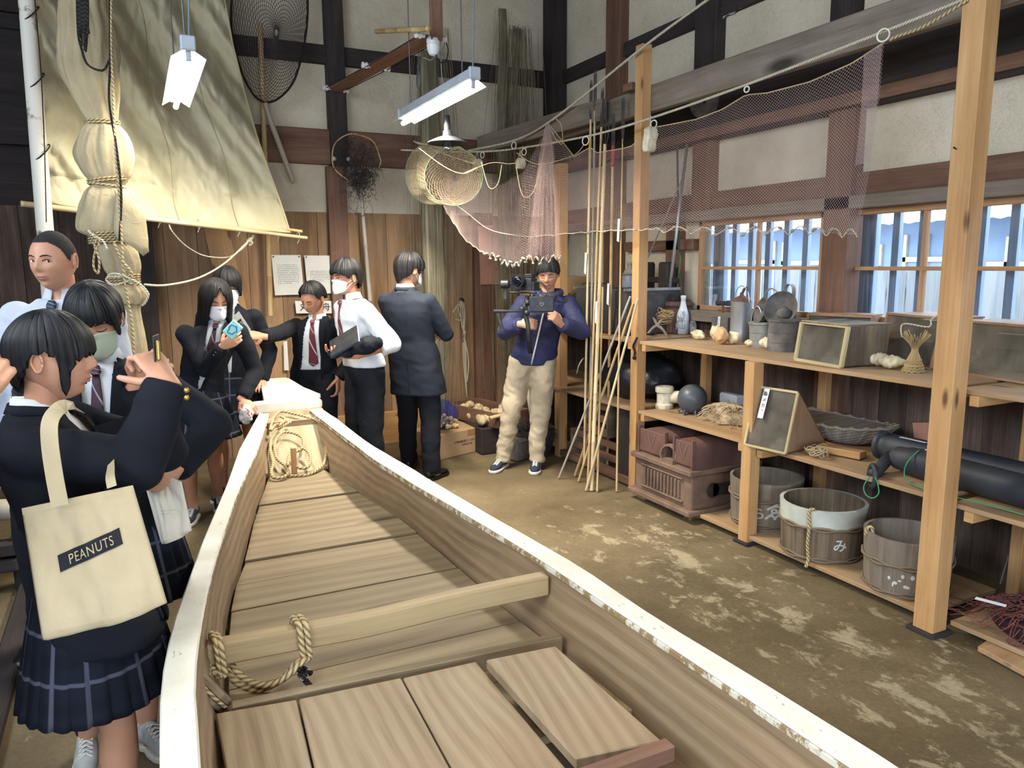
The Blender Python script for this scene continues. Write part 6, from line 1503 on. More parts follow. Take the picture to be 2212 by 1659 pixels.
# tall poles leaning on the top beam
def pole(a_, b_, r0, r1, label, m='bamboopale', X1=3.10, zb=.006, tagat=None, z0=None, bam=True, head=None, grp='fishing poles leaning on the top beam'):
    A = onz(a_[0], a_[1], zb) if z0 is None else onX(a_[0], a_[1], z0); B = onX(b_[0], b_[1], X1)
    t = thing('fishing_pole', label, 'pole', A, grp); q = MB()
    if bam: bamboo(q, A, B, r0, r1, .32)
    else: q.tube([A, B], [r0, r1], 8)
    q.build('shaft', M[m], t, smooth=True)
    if tagat:
        P_ = A.lerp(B, tagat); w = .013; q = MB(); q.add([P_ + Vector((-.02, -w, 0)), P_ + Vector((-.02, w, 0)), P_ + Vector((-.024, w * 1.2, -.15)), P_ + Vector((-.024, -w * .9, -.16))], [(0, 1, 2, 3)]); q.build('paper_tag', M['tagpaper'], t, solid=.001)
    if head == 'trident' or head == 'prongs':
        d_ = (B - A).normalized(); s_ = Vector((.2, -1, 0)).normalized(); w = .03 if head == 'trident' else .012
        for k in (-1, 0, 1):
            MB().tube(smoothpath([B - d_ * .05, B + d_ * .02 + s_ * w * k * .6, B + d_ * .08 + s_ * w * k, B + d_ * .28 + s_ * w * k * .9], 4), [.004] * 12 + [.0015], 5).build('prong', M['darkiron'], t)
    return t
M['yellow'] = mat('yellow_painted_pole', (196, 164, 60), 0.6)
pole((1262, 1000), (1276, 258), .010, .008, 'yellow topped bamboo pole with a white tag, leftmost upright pole', 'bamboopale', 3.06, tagat=.62, head='prongs', z0=2.92)
q = thing('x', 'x', 'x') if False else None
pole((1272, 1010), (1285, 240), .009, .008, 'thin pale pole just right of the yellow topped one', 'greypole', 3.07, head='prongs')
pole((1270, 1052), (1299, 275), .011, .008, 'straight pale pole, third of the upright poles from the left', 'bamboo', 3.07, head='prongs')
pole((1278, 1060), (1307, 312), .015, .013, 'thickest pale bamboo pole with a white tag near its middle', 'bamboopale', 3.07, tagat=.55, head='trident')
pole((1290, 1062), (1302, 620), .008, .007, 'short thin bamboo pole crossing behind the thickest one', 'bamboo', 3.04)
pole((1312, 1012), (1324, 335), .012, .011, 'bamboo pole with a red tip and a white tag', 'bamboo', 3.09, tagat=.62, head='prongs')
pole((1332, 1062), (1345, 300), .008, .005, 'very thin long spear pole, right of the red tipped one', 'bamboo', 3.09, tagat=.78, head='prongs')
MB()
MB().tube([onX(1323, 360, 3.086), onX(1325, 315, 3.09)], .0125, 8).build('red_tip', mat('red_paint', (170, 60, 60), .6), [o for o in bpy.data.objects if o.get('label', '').startswith('bamboo pole with a red tip')][0])
MB().tube([onX(1270, 560, 3.03), onX(1275, 300, 3.05)], .0112, 8).build('yellow_sleeve', M['yellow'], [o for o in bpy.data.objects if o.get('label', '').startswith('yellow topped')][0])
G2 = 'poles leaning aslant against the shelf'
pole((1207, 1033), (1362, 640), .008, .008, 'slanting pale pole standing farthest left, tipped white', 'greypole', 3.09, grp=G2)
pole((1242, 1028), (1368, 655), .011, .009, 'slanting brown bamboo pole, second from the left', 'bamboo', 3.08, grp=G2)
pole((1250, 1040), (1272, 965), .010, .010, 'short brown stick beside the second slanting pole', 'bamboo', 2.93, grp=G2)
pole((1266, 1060), (1378, 645), .010, .008, 'slanting pale pole bound with twine near the middle post', 'bamboopale', 3.07, grp=G2)
# things leaning and hanging on the window wall
tag(MB().tube([onX(1441, 672, 3.62), onX(1486, 297, 3.74)], .012, 8).build('grey_pipe', M['tinlight'], smooth=True), 'pale grey metal rod leaning on the wall behind the middle post', 'rod')
tag(MB().tube([onX(1398, 560, 3.6), onX(1480, 372, 3.72)], .006, 6).build('thin_stick', M['wicker']), 'thin stick crossing the pale grey rod on the wall', 'stick')
tag(MB().tube([onY(1185, 640, 6.4), onY(1234, 475, 6.5)], .016, 8).build('grey_stick', M['greypole'], smooth=True), 'grey stick leaning in the corner above the operator shoulder', 'stick')
hs2 = thing('green_tongs', 'dark green strap with thin green tongs hanging on the window wall', 'tongs', onX(1468, 660, 3.74))
MB().tube([onX(1466, 545, 3.72), onX(1463, 300, 3.72), onX(1468, 224, 3.72)], .010, 6, flat=.4).build('strap', mat('dark_teal_strap', (70, 86, 90), .8), hs2)
MB().tube(smoothpath([onX(x, y, 3.72) for x, y in [(1466, 545), (1470, 556), (1468, 580), (1466, 592), (1463, 620), (1464, 655)]]), .004, 6).build('tong_arm', M['green'], hs2)
MB().tube(smoothpath([onX(x, y, 3.72) for x, y in [(1466, 592), (1471, 610), (1471, 650)]]), .004, 6).build('tong_arm', mat('dark_green_wire', (40, 84, 66), .6), hs2)
dc = onX(1522, 218, 3.66); q = MB().lathe([(.02, -.012), (.115, -.010), (.118, 0), (.115, .010), (.02, .012), (.02, -.012)], dc, 36, frame((-1, -.3, 0)) @ rotx(-PI / 2)); tag(q.build('stone_disc', M['dusty'], smooth='auto'), 'round grey disc hanging below the dark wall beam', 'disc')
tag(MB().beam(onX(1425, 218, 3.6), onX(1512, 210, 3.7), .03, .04).build('short_beam', M['beam'], bevel=.003), 'short brown bracket left of the round grey disc', 'bracket')

# corner goods behind the camera operator
cb = thing('cardboard_box', 'low brown cardboard box with printed text on the floor at the back', 'box', onz(1000, 985))
A, B_ = onz(966, 991), onz(1050, 971); A = A.lerp(B_, -.25); s_ = (B_ - A).normalized(); d_ = Vector((-s_.y, s_.x, 0)); hb = .215
for v in (A, B_): v.z = .002
quadb = MB().loft([[A, B_, B_ + d_ * .36, A + d_ * .36], [v + Vector((0, 0, hb)) for v in (A, B_, B_ + d_ * .36, A + d_ * .36)]]); quadb.build('carton', M['card'], cb, bevel=.004)
RC_ = Matrix((s_, Vector((0, 0, 1)), s_.cross(Vector((0, 0, 1))))).transposed()
text('小学校教科書コールセンター', A.lerp(B_, .60) - d_ * .002 + Vector((0, 0, .12)), .022, RC_, M['cardprint'], cb); text('0570-001100', A.lerp(B_, .60) - d_ * .002 + Vector((0, 0, .09)), .022, RC_, M['cardprint'], cb)
MB().beam(A.lerp(B_, .62) - d_ * .001 + Vector((0, 0, hb - .03)), A.lerp(B_, .78) - d_ * .001 + Vector((0, 0, hb - .03)), .002, .05, (0, 0, 1)).build('tape', mat('packing_tape', (164, 124, 84), .4), cb)
sb = thing('bag_of_shells', 'blue mesh bag of small white shells on the cardboard box', 'bag', onz(985, 930, hb))
c = A.lerp(B_, .38) + d_ * .19; c.z = hb + .004; rs = random.Random(9); sh0 = None
M['bluebag'] = None
n = NT('blue_net_film'); t_ = n.n('BsdfTransparent'); df = n.n('BsdfDiffuse'); df.inputs[0].default_value = rgb((50, 62, 130)); mx = n.n('MixShader'); mx.inputs[0].default_value = .42; n.l(t_.outputs[0], mx.inputs[1]); n.l(df.outputs[0], mx.inputs[2]); n.l(mx.outputs[0], n.out.inputs[0]); M['bluebag'] = n.m
for k in range(70):
    a_ = rs.uniform(0, 2 * PI); rr_ = math.sqrt(rs.random()) * .13; z = .018 + rs.random() * .10 * (1 - (rr_ / .16) ** 2)
    q = MB().ell(c + Vector((rr_ * math.cos(a_) * 1.1, rr_ * math.sin(a_) * .8, z)), (.022, .018, .017), rotz(rs.uniform(0, 6)) @ rotx(rs.uniform(0, 3)), 7, 5)
    o = q.build('small_shell', M['shell'], sb)
q = MB(); q.ell((0, 0, 0), (1, 1, 1), None, 30, 18)
for i, v in enumerate(q.V):
    v = Vector(v); f = 1 + .12 * noise.noise(v * 2.5); z = (v.z + 1) / 2
    q.V[i] = (c.x + v.x * .175 * f * (1 - .35 * z), c.y + v.y * .13 * f * (1 - .3 * z), c.z + z ** .8 * .25 * f)
q.build('mesh_bag', M['bluebag'], sb, smooth=True)
ty = thing('wooden_tray', 'shallow dark wooden tray holding pale sea urchin shells', 'tray', onz(1040, 930)); 
T0, T1 = Vector((2.48, 6.42, 0)), Vector((2.62, 5.66, 0)); zt = .30
for (x0, y0, x1, y1) in ((2.50, 6.45, 2.68, 5.72), (2.68, 5.72, 3.02, 5.80), (3.02, 5.80, 2.85, 6.5), (2.85, 6.5, 2.50, 6.45)): MB().beam((x0, y0, zt), (x1, y1, zt), .02, .13).build('side', M['beam'], ty, bevel=.003)
MB().loft([[Vector((x, y, z)) for x, y in ((2.5, 6.45), (2.68, 5.72), (3.02, 5.8), (2.85, 6.5))] for z in (zt - .06, zt - .05)]).build('bottom_panel', M['beam'], ty)
MB().tube([(2.6, 5.69, zt + .04), (2.82, 5.72, zt + .06)], .017, 8).build('handle', M['bamboo'], ty, smooth=True)
tag(MB().bx(2.56, 3.0, 5.78, 6.42, .0, zt - .065).build('low_chest', M['blackbeam'], bevel=.01), 'low dark chest under the tray of urchin shells', 'chest')
rs = random.Random(14); G3 = 'sea urchin shells in the tray'; M['urchin'] = mat('pale_urchin_shell', (206, 190, 150), 0.85, c2=(168, 148, 108), scale=22, bstr=.6, bscale=70)
u0 = lump('urchin_shell', M['urchin'], (2.60, 5.84, zt - .048), (.05, .05, .04), 'pale round sea urchin shell lying in the wooden tray', 'shell', 1, 20, .2, G3, spikes=.35)
for k in range(15):
    u, v = (k % 3) / 2, (k // 3) / 4; px_, py_ = lerp(2.68, 2.9, u) - .1 * v + rs.uniform(-.02, .02), lerp(5.84, 6.38, v) + rs.uniform(-.03, .03)
    o = u0.copy(); COL.objects.link(o); o.location = (px_, py_, zt - .048 + (.05 if k % 4 == 1 else 0)); o.rotation_euler = (0, 0, rs.uniform(0, 6)); s_ = rs.uniform(.8, 1.15); o.scale = (s_, s_, s_); u0['label'] = 'pale round sea urchin shell among those in the wooden tray'; o['label'] = u0['label']
bs = thing('net_basket', 'round basket filled with dark netting behind the operator legs', 'basket', onz(1130, 985)); c = Vector((2.95, 5.62, 0))
MB().lathe([(.001, .0), (.16, 0), (.20, .12), (.21, .24)], c, 30).build('body', M['darknet'], bs, solid=.008)
q = MB()
for k in range(160):
    a_ = rs.uniform(0, 2 * PI); rr_ = .20 * math.sqrt(rs.random()); pts = [c + Vector((rr_ * math.cos(a_), rr_ * math.sin(a_), .22 + rs.uniform(-.03, .05)))]
    for j in range(4): pts.append(pts[-1] + Vector((rs.uniform(-.05, .05), rs.uniform(-.05, .05), rs.uniform(-.03, .03))))
    q.tube(smoothpath(pts, 2), .0025, 3, False)
q.build('netting', M['darknet'], bs)
sbk = thing('sacking_block', 'grey brown block standing between the operator feet', 'block', onz(1135, 990)); 
tag(MB().tube(smoothpath([(2.98, 5.6, .22), (3.0, 5.75, .5), (3.05, 5.95, .78), (3.08, 6.1, .95)]), [.022] * 18 + [.016], 9).build('driftwood_stick', M['greypole'], smooth=True), 'pale gnarled stick standing in the dark net basket', 'stick')
bpy.data.objects.remove(sbk)
tag(MB().box(onz(1128, 997) + Vector((.02, .06, .095)), (.2, .12, .19), rotz(.25)).build('stone_block', M['dusty'], bevel=.02), 'grey brown block standing between the operator feet', 'block')
tag(MB().bx(onY(820, 900, 6.6).x - .9, onY(918, 900, 6.6).x, 6.58, 6.62, 0, .30).build('kick_board', M['pine'], bevel=.003), 'low orange plywood board standing along the back wall', 'board')
MB()
# left margin: straw bundle and timbers
sb = thing('straw_bundle', 'bundle of dry straw and twigs at the left edge of the picture', 'straw', onz(30, 1100)); rs = random.Random(6); c = onD(22, 1010, 4.0)
for k in range(70):
    a_ = rs.uniform(-.9, .5); st_ = c + Vector((rs.uniform(-.12, .08), rs.uniform(-.1, .1), rs.uniform(-.06, .02))); d_ = Vector((math.sin(a_), rs.uniform(-.4, .4), math.cos(a_))) * rs.uniform(.1, .2)
    MB().tube([st_, st_ + d_ * .5 + Vector((0, 0, .01)), st_ + d_], .003, 4, False).build('stalk', M['straw'], sb)
MB().ell(c + Vector((0, .05, -.12)), (.16, .14, .14), n=18, m=12).build('twig_mass', M['tubdark'], sb, smooth=True)
tb = thing('timber_trestle', 'dark timber trestle with a thick grey log across it at the left edge', 'trestle', onz(20, 1230)); a_ = onD(-60, 1092, 3.9); b_ = onD(62, 1100, 3.9)
MB().tube([a_ + Vector((-.2, 0, 0)), b_], .055, 14).build('log', M['greypole'], tb, smooth=True)
for (x, y, X1, Y1) in ((-40, 1190, 54, 1178), (-40, 1225, 50, 1212)): MB().beam(onD(x, y, 3.8), onD(X1, Y1, 3.8), .12, .06).build('beam', M['blackbeam'], tb, bevel=.006)
l0 = onD(30, 1160, 3.8); MB().bx(l0.x - .5, l0.x - .1, l0.y, l0.y + .12, 0, 1.0).build('leg', M['blackbeam'], tb, bevel=.006); MB().bx(l0.x - .02, l0.x + .06, l0.y, l0.y + .12, 0, l0.z).build('leg', M['blackbeam'], tb, bevel=.006)
tag(MB().beam(onz(-60, 1700, .02), onz(78, 1220, .02), .09, .05).build('floor_timber', M['blackbeam'], bevel=.008), 'dark timber lying on the floor along the left edge', 'timber')

# ropes and gear in the boat
r_ = thing('bow_rope', 'coil of thick hemp rope lying against the bow board', 'rope', onz(640, 1000, ZF))
def bowpt(x, y, lift=.02):
    # a spot on the raked bow board
    d_ = ray(x, y); nr = (br - bl).cross(tl - bl).normalized(); t = (bl - CAM).dot(nr) / d_.dot(nr); return CAM + d_ * (t * (1 - lift * .25))
seqs = [[(583, 930), (590, 905), (600, 893), (612, 889), (660, 900), (690, 912), (702, 940), (705, 970), (700, 1000), (685, 1016), (665, 1026), (650, 1028), (620, 1028)],
        [(628, 911), (605, 925), (588, 945), (584, 970), (590, 1000), (586, 1020), (592, 1032), (610, 1032), (622, 1022), (618, 1008), (606, 998), (596, 985), (594, 955), (610, 935), (632, 935), (652, 945), (656, 965), (650, 972)],
        [(622, 1006), (624, 985), (640, 972), (658, 970), (670, 985), (668, 1005), (655, 1012), (640, 1008), (626, 995), (632, 980), (648, 972)], [(585, 930), (595, 918), (606, 917), (616, 906), (606, 900)]]
for k, sq in enumerate(seqs): MB().tube(smoothpath([bowpt(x, y, .05 + .03 * k) for x, y in sq], 5), .0085, 8).build('rope', M['rope'], r_, smooth=True)
r_ = thing('thwart_rope', 'hemp rope looped over the thwart and sagging beneath it', 'rope', onz(560, 1480, ZF)); RP = lambda L, z: [onz(x, y, z_) for x, y, z_ in L]
def loopover(px, py, z, below, dy0=0.0):
    T_ = onz(px, py, z); T_.z = z; V_ = lambda a, b_, c_: T_ + Vector((a, b_, c_))
    return [V_(0, .040, -.07), V_(-.004, .034, -.01), V_(-.004, .026, .010), V_(0, 0, .012), V_(.003, -.028, .010), V_(.004, -.037, -.008), V_(.006, -.038, -.05), V_(.006, -.04, -.085)] + RP(below, 0)
MB().tube(smoothpath(loopover(640, 1350, .622, [(640, 1432, .53), (615, 1462, .505), (575, 1486, .485), (540, 1488, .485), (505, 1470, .50), (488, 1440, .52), (480, 1415, .545)]), 5), .009, 8).build('rope', M['rope'], r_, smooth=True)
MB().tube(smoothpath(loopover(654, 1347, .623, [(652, 1430, .54), (632, 1450, .525), (600, 1474, .505), (565, 1480, .50), (530, 1467, .51), (505, 1442, .53), (494, 1412, .55)]), 5), .009, 8).build('rope', M['rope'], r_, smooth=True)
for dx_ in (0, 9): MB().tube(smoothpath(loopover(462 + dx_, 1384, .617, [(446 + dx_ * .7, 1440, .56), (447 + dx_ * .3, 1462, .555)]), 5), .0085, 8).build('rope', M['rope'], r_, smooth=True)
kd = thing('wooden_disc', 'thick round wooden disc hung by rope against the left side plank', 'disc', onz(450, 1490, ZF)); c = onz(452, 1490, .545); ax = Vector((.8, .2, .55)).normalized(); R = frame(ax) @ rotx(-PI / 2)
MB().lathe([(.001, 0), (.062, 0), (.066, .004), (.066, .012), (.060, .016), (.060, .022), (.066, .026), (.066, .036), (.062, .04), (.001, .04)], c - ax * .02, 30, R).build('disc', M['boatfloor'], kd, smooth='auto')
MB().tube(smoothpath([c + R @ Vector((.068 * math.cos(t), .068 * math.sin(t), -.001)) for t in [k * PI / 8 for k in range(17)]], 2), .005, 6).build('groove_rope', M['rope'], kd, smooth=True)
kn = thing('knotted_cord', 'short black and white braided cord with a frayed knot on the floor boards', 'rope', onz(665, 1480, ZF)); rs = random.Random(8)
for k in range(26): c = onz(658 + rs.uniform(-12, 14), 1452 + rs.uniform(-14, 16), .51 + rs.uniform(-.01, .02)); MB().ell(c, (.008, .006, .006), rotz(rs.uniform(0, 3)), 7, 5).build('knot_strand', M['darkrope'] if k % 5 else M['ropepale'], kn)
MB().tube(smoothpath(RP([(655, 1465, .5), (668, 1480, .49), (680, 1490, .49), (694, 1492, .50)], 0), 4), .008, 7).build('cord', M['darkrope'], kn, smooth=True)

# ================================================================ people
M['skin'] = mat('skin', (200, 150, 120), 0.5, c2=(186, 132, 104), scale=9, lo=.3, hi=.8, extra={'Subsurface Weight': 0.08, 'Subsurface Radius': (.02, .008, .004)})
M['skintan'] = mat('tanned_skin', (182, 132, 104), 0.5, c2=(166, 114, 88), scale=9, lo=.3, hi=.8, extra={'Subsurface Weight': 0.08, 'Subsurface Radius': (.02, .008, .004)})
def m_hair():
    n = NT('black_hair'); o = n.tc.outputs['UV']; g = n.noise(n.mapping(o, (260, 3, 1)), 1.0, 4, .7)
    n.bsdf(n.ramp(g, [(.3, rgb((12, 11, 12))), (.75, rgb((32, 29, 29)))]), .46, bump=g, bstr=.9, bdist=.005, spec=.35); return n.m
M['hair'] = m_hair()
M['buzz'] = mat('cropped_black_hair', (44, 38, 36), .85, var=.25, scale=60, bstr=.5, bscale=300)
M['navy'] = m_cloth('navy_wool_blazer', (24, 26, 34), (17, 19, 25), 3, 900, .88, .35, 9)
M['suit'] = m_cloth('dark_blue_suit_cloth', (42, 46, 56), (34, 38, 47), 3, 900, .85, .3, 8)
M['trouser'] = m_cloth('black_trouser_cloth', (30, 32, 38), (22, 24, 29), 3, 900, .9, .35, 9)
M['shirt'] = m_cloth('white_school_shirt', (226, 228, 230), (206, 210, 216), 4, 900, .8, .4, 10)
M['shirtblue'] = m_cloth('pale_striped_shirt', (206, 210, 220), (184, 190, 202), 4, 900, .8, .4, 10)
M['windbreaker'] = m_cloth('blue_windbreaker', (56, 59, 92), (44, 47, 76), 3, 800, .55, .6, 12)
M['chino'] = m_cloth('beige_chino', (186, 170, 144), (166, 150, 124), 3, 800, .9, .5, 12)
M['camo'] = mat('camouflage_hood_lining', (104, 104, 62), .9, c2=(52, 52, 40), scale=26, lo=.48, hi=.52)
M['plaid'] = m_plaid()
M['tiered'] = m_stripe_tie((96, 44, 54), (200, 180, 184)); M['tiedark'] = m_stripe_tie((58, 36, 46), (150, 134, 144)); M['tieblue'] = m_stripe_tie((34, 44, 62), (150, 170, 190), .03)
M['mask'] = m_cloth('white_face_mask', (232, 234, 238), (222, 224, 230), 6, 600, .8, .1); M['maskgreen'] = m_cloth('pale_green_face_mask', (192, 204, 182), (180, 192, 170), 6, 600, .8, .1)
M['eyewhite'] = mat('eye_white', (224, 216, 208), .3, var=.02); M['iris'] = mat('dark_iris', (30, 22, 20), .2, var=0); M['brow'] = mat('dark_brow', (34, 28, 26), .8, var=0); M['lip'] = mat('lip', (168, 112, 96), .45, var=.05)
M['blackplastic'] = mat('black_camera_plastic', (28, 29, 32), .45, c2=(46, 47, 50), scale=20); M['lens'] = mat('lens_glass', (16, 20, 30), .08, .2, var=0); M['steel'] = mat('steel', (150, 150, 150), .3, .8)
M['gold'] = mat('brass_button', (196, 160, 84), .35, .7); M['sneaker'] = mat('dark_navy_canvas', (44, 50, 66), .85, var=.15); M['sole'] = mat('white_rubber_sole', (214, 208, 196), .6); M['shoewhite'] = mat('grey_white_sneaker', (188, 186, 178), .7, c2=(150, 148, 142), scale=12); M['lace'] = mat('white_lace', (226, 222, 212), .8)
M['sock'] = mat('navy_sock', (30, 34, 66), .9); M['leather'] = mat('black_leather_shoe', (24, 23, 24), .35)
def G_(x, z, cx, cz, sx, sz): return math.exp(-((x - cx) / sx) ** 2 - ((z - cz) / sz) ** 2)
def headpt(x, y, z):
    p = Vector((x * .076, y * .093, z * .114))
    if z < 0:
        t = -z; p.x *= 1 - .30 * t ** 1.7
        p.y *= (1 - .04 * t) if y > 0 else (1 - .5 * t ** 1.2); p.y += .016 * t ** 1.6
    else: p.x *= 1 + .03 * (1 - z); p.z *= 1.0
    if y > 0:
        a, c = p.x, p.z; w = min(1, y * 2.2)
        dy = .016 * G_(a, c, 0, -.022, .011, .015) + .009 * G_(a, c, 0, -.004, .007, .022) + .006 * (G_(a, c, .012, -.030, .008, .007) + G_(a, c, -.012, -.030, .008, .007))
        dy += .004 * G_(a, c, 0, .045, .04, .03)
        for s in (-1, 1): dy += -.008 * G_(a, c, s * .031, .003, .015, .010) + .003 * G_(a, c, s * .031, .020, .018, .007) + .004 * G_(a, c, s * .040, -.024, .018, .016)
        dy += .006 * G_(a, c, 0, -.055, .020, .006) + .005 * G_(a, c, 0, -.066, .016, .005) - .003 * G_(a, c, 0, -.0605, .022, .0022) - .004 * G_(a, c, 0, -.076, .02, .006) + .007 * G_(a, c, 0, -.096, .02, .013)
        p.y += dy * w
    return p
def face_y(a, c):
    """front surface of the face at sideways a, height c"""
    z = max(-.98, min(.98, c / .114)); k = 1 - .30 * (-z) ** 1.7 if z < 0 else 1 + .03 * (1 - z)
    x = max(-.97, min(.97, a / (.076 * k))); rr = math.sqrt(max(0, 1 - z * z)); x = max(-rr * .99, min(rr * .99, x)); y = math.sqrt(max(0, 1 - z * z - x * x))
    return headpt(x, y, z).y
def head_mb(na=84, nz=64):
    q = MB(); rings = []
    for i in range(nz + 1):
        th = PI * (i / nz); z = -math.cos(th); r = max(math.sin(th), .002)
        rings.append([headpt(r * math.cos(2 * PI * k / na), r * math.sin(2 * PI * k / na), z) for k in range(na)])
    q.loft(rings)
    for s in (-1, 1):
        R = rotz(s * -.25)
        q.ell((s * .077, -.008, -.004), (.006, .015, .028), R, 12, 10)
        q.tube([Vector((s * .079, -.008, -.004)) + R @ Vector((s * .004, .016 * math.cos(t), .029 * math.sin(t))) * (1 - .2 * (math.sin(t) < -.3)) for t in [k * PI / 8 for k in range(17)]], .0042, 6)
    return q
def fuse2(mb, vox, it=3, wr=0.0, wf=7.0, seed=0, fac=.6):
    q = fuse(mb, vox, it, fac)
    if wr:
        me = bpy.data.meshes.new('t'); me.from_pydata(q.V, [], q.F); me.update(); ns = [v.normal.copy() for v in me.vertices]; bpy.data.meshes.remove(me)
        for i, v in enumerate(q.V):
            v = Vector(v); a = noise.noise(Vector((v.x * wf, v.y * wf, v.z * wf * 1.5)) + Vector((seed, seed * 2, 0))); b = 1 - abs(noise.noise(Vector((v.x * wf * 1.4 + v.z * 6, v.y * wf * 1.4, v.z * wf * 2.0)) + Vector((0, seed, 5)))) * 2
            q.V[i] = tuple(v + ns[i] * wr * (a + .45 * b))
    return q
def hand_mb(wrist, ydir, back, side, curl=(.4, .4, .45, .5), thumb=.4, s=1.0, spread=.1):
    y = Vector(ydir).normalized(); z = Vector(back); z = (z - y * z.dot(y)).normalized(); x = y.cross(z); q = MB()
    M3 = Matrix((x, y, z)).transposed(); w = Vector(wrist)
    T = lambda v: w + M3 @ (Vector(v) * s)
    t = 1 if side == 'L' else -1
    q.loft([[T((a * math.cos(2 * PI * k / 12) + t * off, yy, b * math.sin(2 * PI * k / 12))) for k in range(12)] for yy, a, b, off in ((-.03, .024, .018, 0), (0, .027, .018, 0), (.03, .036, .017, .002), (.065, .041, .014, 0), (.09, .040, .011, 0), (.096, .034, .007, 0))])
    for i, (bx_, L) in enumerate(((.029, .068), (.010, .076), (-.010, .070), (-.028, .055))):
        c = curl[i]; a = spread * bx_ / .03 * t; pts = [Vector((t * bx_, .075, 0))]; ang = 0; d = Vector((math.sin(a), math.cos(a), 0)); p = Vector((t * bx_, .090, 0)); pts.append(p.copy())
        for seg, f in ((.44, .75), (.30, .95), (.26, .7)):
            ang += c * f * 1.45; p = p + Vector((d.x * math.cos(ang), d.y * math.cos(ang), -math.sin(ang))) * L * seg; pts.append(p.copy())
        q.tube([T(v) for v in pts], [v * s for v in (.0105, .0098, .0090, .0083, .0070)], 9)
        q.ell(T(pts[-1]), .0072 * s, n=8, m=6)
    b0 = Vector((t * .026, .012, -.004)); d = Vector((t * .75, .62, -.35 - thumb * .5)).normalized(); p1 = b0 + d * .04; d2 = Vector((t * (.45 - thumb * .5), .8, -.3 - thumb)).normalized(); p2 = p1 + d2 * .032; p3 = p2 + Vector((d2.x * .6, d2.y, d2.z * 1.1)).normalized() * .026
    q.tube([T(v) for v in (b0, p1, p2, p3)], [.014 * s, .0115 * s, .0100 * s, .0080 * s], 9); q.ell(T(p3), .0082 * s, n=8, m=6)
    return fuse(q, .0032 * s, 2, .5)
def ik(a, b, la, lb, pole):
    a, b = Vector(a), Vector(b); d = b - a; L = min(d.length, (la + lb) * .998); d.normalize()
    x = (la * la - lb * lb + L * L) / (2 * L); h = math.sqrt(max(la * la - x * x, 0)); p = Vector(pole); p = p - d * p.dot(d); p.normalize()
    return a + d * x + p * h
class P_: pass
def skeleton(loc, face, h, lean=(0, 0), hip_shift=0):
    j = P_(); j.h = h; j.F = Vector((face[0], face[1], 0)).normalized(); j.R = Vector((j.F.y, -j.F.x, 0)); L = Vector((loc[0], loc[1], 0)); j.L = L; U = Vector((0, 0, 1))
    j.pel = L + U * .53 * h + j.R * hip_shift; j.neck = L + U * .845 * h + j.F * lean[0] + j.R * lean[1]
    j.up = (j.neck - j.pel).normalized()
    j.sh = {s: j.pel.lerp(j.neck, .90) + j.R * (k * .103 * h) for s, k in (('R', 1), ('L', -1))}
    j.hip = {s: j.pel + j.R * (k * .052 * h) - U * .02 * h for s, k in (('R', 1), ('L', -1))}
    j.ank = {s: L + j.R * (k * .07 * h) + U * .05 for s, k in (('R', 1), ('L', -1))}; j.toe = {s: (j.F + j.R * k * .25).normalized() for s, k in (('R', 1), ('L', -1))}
    j.wr = {s: j.sh[s] + j.R * (k * .045 * h) - U * .325 * h + j.F * .03 for s, k in (('R', 1), ('L', -1))}
    j.pole = {s: -j.F * .6 + j.R * k * .5 - U * .2 for s, k in (('R', 1), ('L', -1))}
    j.head = j.neck + U * .098 * h * (1.0) + j.F * .02; j.gaze = j.F.copy(); j.hs = h / 1.7 * .5 + .5
    return j
def finish(j):
    h = j.h
    if not getattr(j, 'fixed', 0):
        gh = Vector((j.gaze.x, j.gaze.y, 0)).normalized()
        j.neck = j.head - gh * .028 + Vector((0, 0, -.150 * j.hs)) - j.F * .01
        j.up = (j.neck - j.pel).normalized()
    j.sh = {s: j.pel.lerp(j.neck, .86) + j.R * (k * .099 * h) for s, k in (('R', 1), ('L', -1))}
    j.el = {s: ik(j.sh[s], j.wr[s], .17 * h, .148 * h, j.pole[s]) for s in 'RL'}
    j.kn = {s: ik(j.hip[s], j.ank[s], .245 * h, .235 * h, j.F + j.toe[s]) for s in 'RL'}
    for s in 'RL':
        d = j.wr[s] - j.el[s]
        if d.length > .15 * h: j.wr[s] = j.el[s] + d.normalized() * .148 * h
def ringse(c, R, F, w, d, n=28, e=2.4, off=0):
    out = []
    for k in range(n):
        a = 2 * PI * k / n; ca, sa = math.cos(a), math.sin(a)
        out.append(Vector(c) + R * (w * math.copysign(abs(ca) ** (2 / e), ca)) + F * (d * math.copysign(abs(sa) ** (2 / e), sa) + off))
    return out
TORM = [(-.16, .070, .055), (-.06, .093, .064), (.05, .096, .066), (.28, .086, .060), (.5, .094, .066), (.72, .103, .068), (.86, .100, .058), (.93, .078, .048), (1.0, .042, .040), (1.06, .030, .034)]
TORF = [(-.16, .070, .058), (-.06, .095, .068), (.05, .094, .066), (.30, .074, .054), (.5, .082, .062), (.68, .090, .070), (.85, .088, .054), (.93, .068, .045), (1.0, .036, .036), (1.06, .028, .032)]
def torso(q, j, T, grow=0.0, t0=-.2, t1=1.1, hem=0.0):
    rings = []
    for t, w, d in T:
        if t < t0 - 1e-6 or t > t1: continue
        c = j.pel.lerp(j.neck, t); hh = hem * max(0, .3 - t)
        rings.append(ringse(c, j.R, j.F, w * j.h + grow + hh, d * j.h + grow + hh * .7, off=-.004))
    q.loft(rings)
def limb(q, pts, rs_, n=14):
    q.tube(smoothpath(pts, 5), [interp([(i / (len(rs_) - 1), r) for i, r in enumerate(rs_)], k / ((len(pts) - 1) * 5)) for k in range((len(pts) - 1) * 5 + 1)], n)
    q.ell(pts[0], rs_[0] * .98, n=12, m=8)
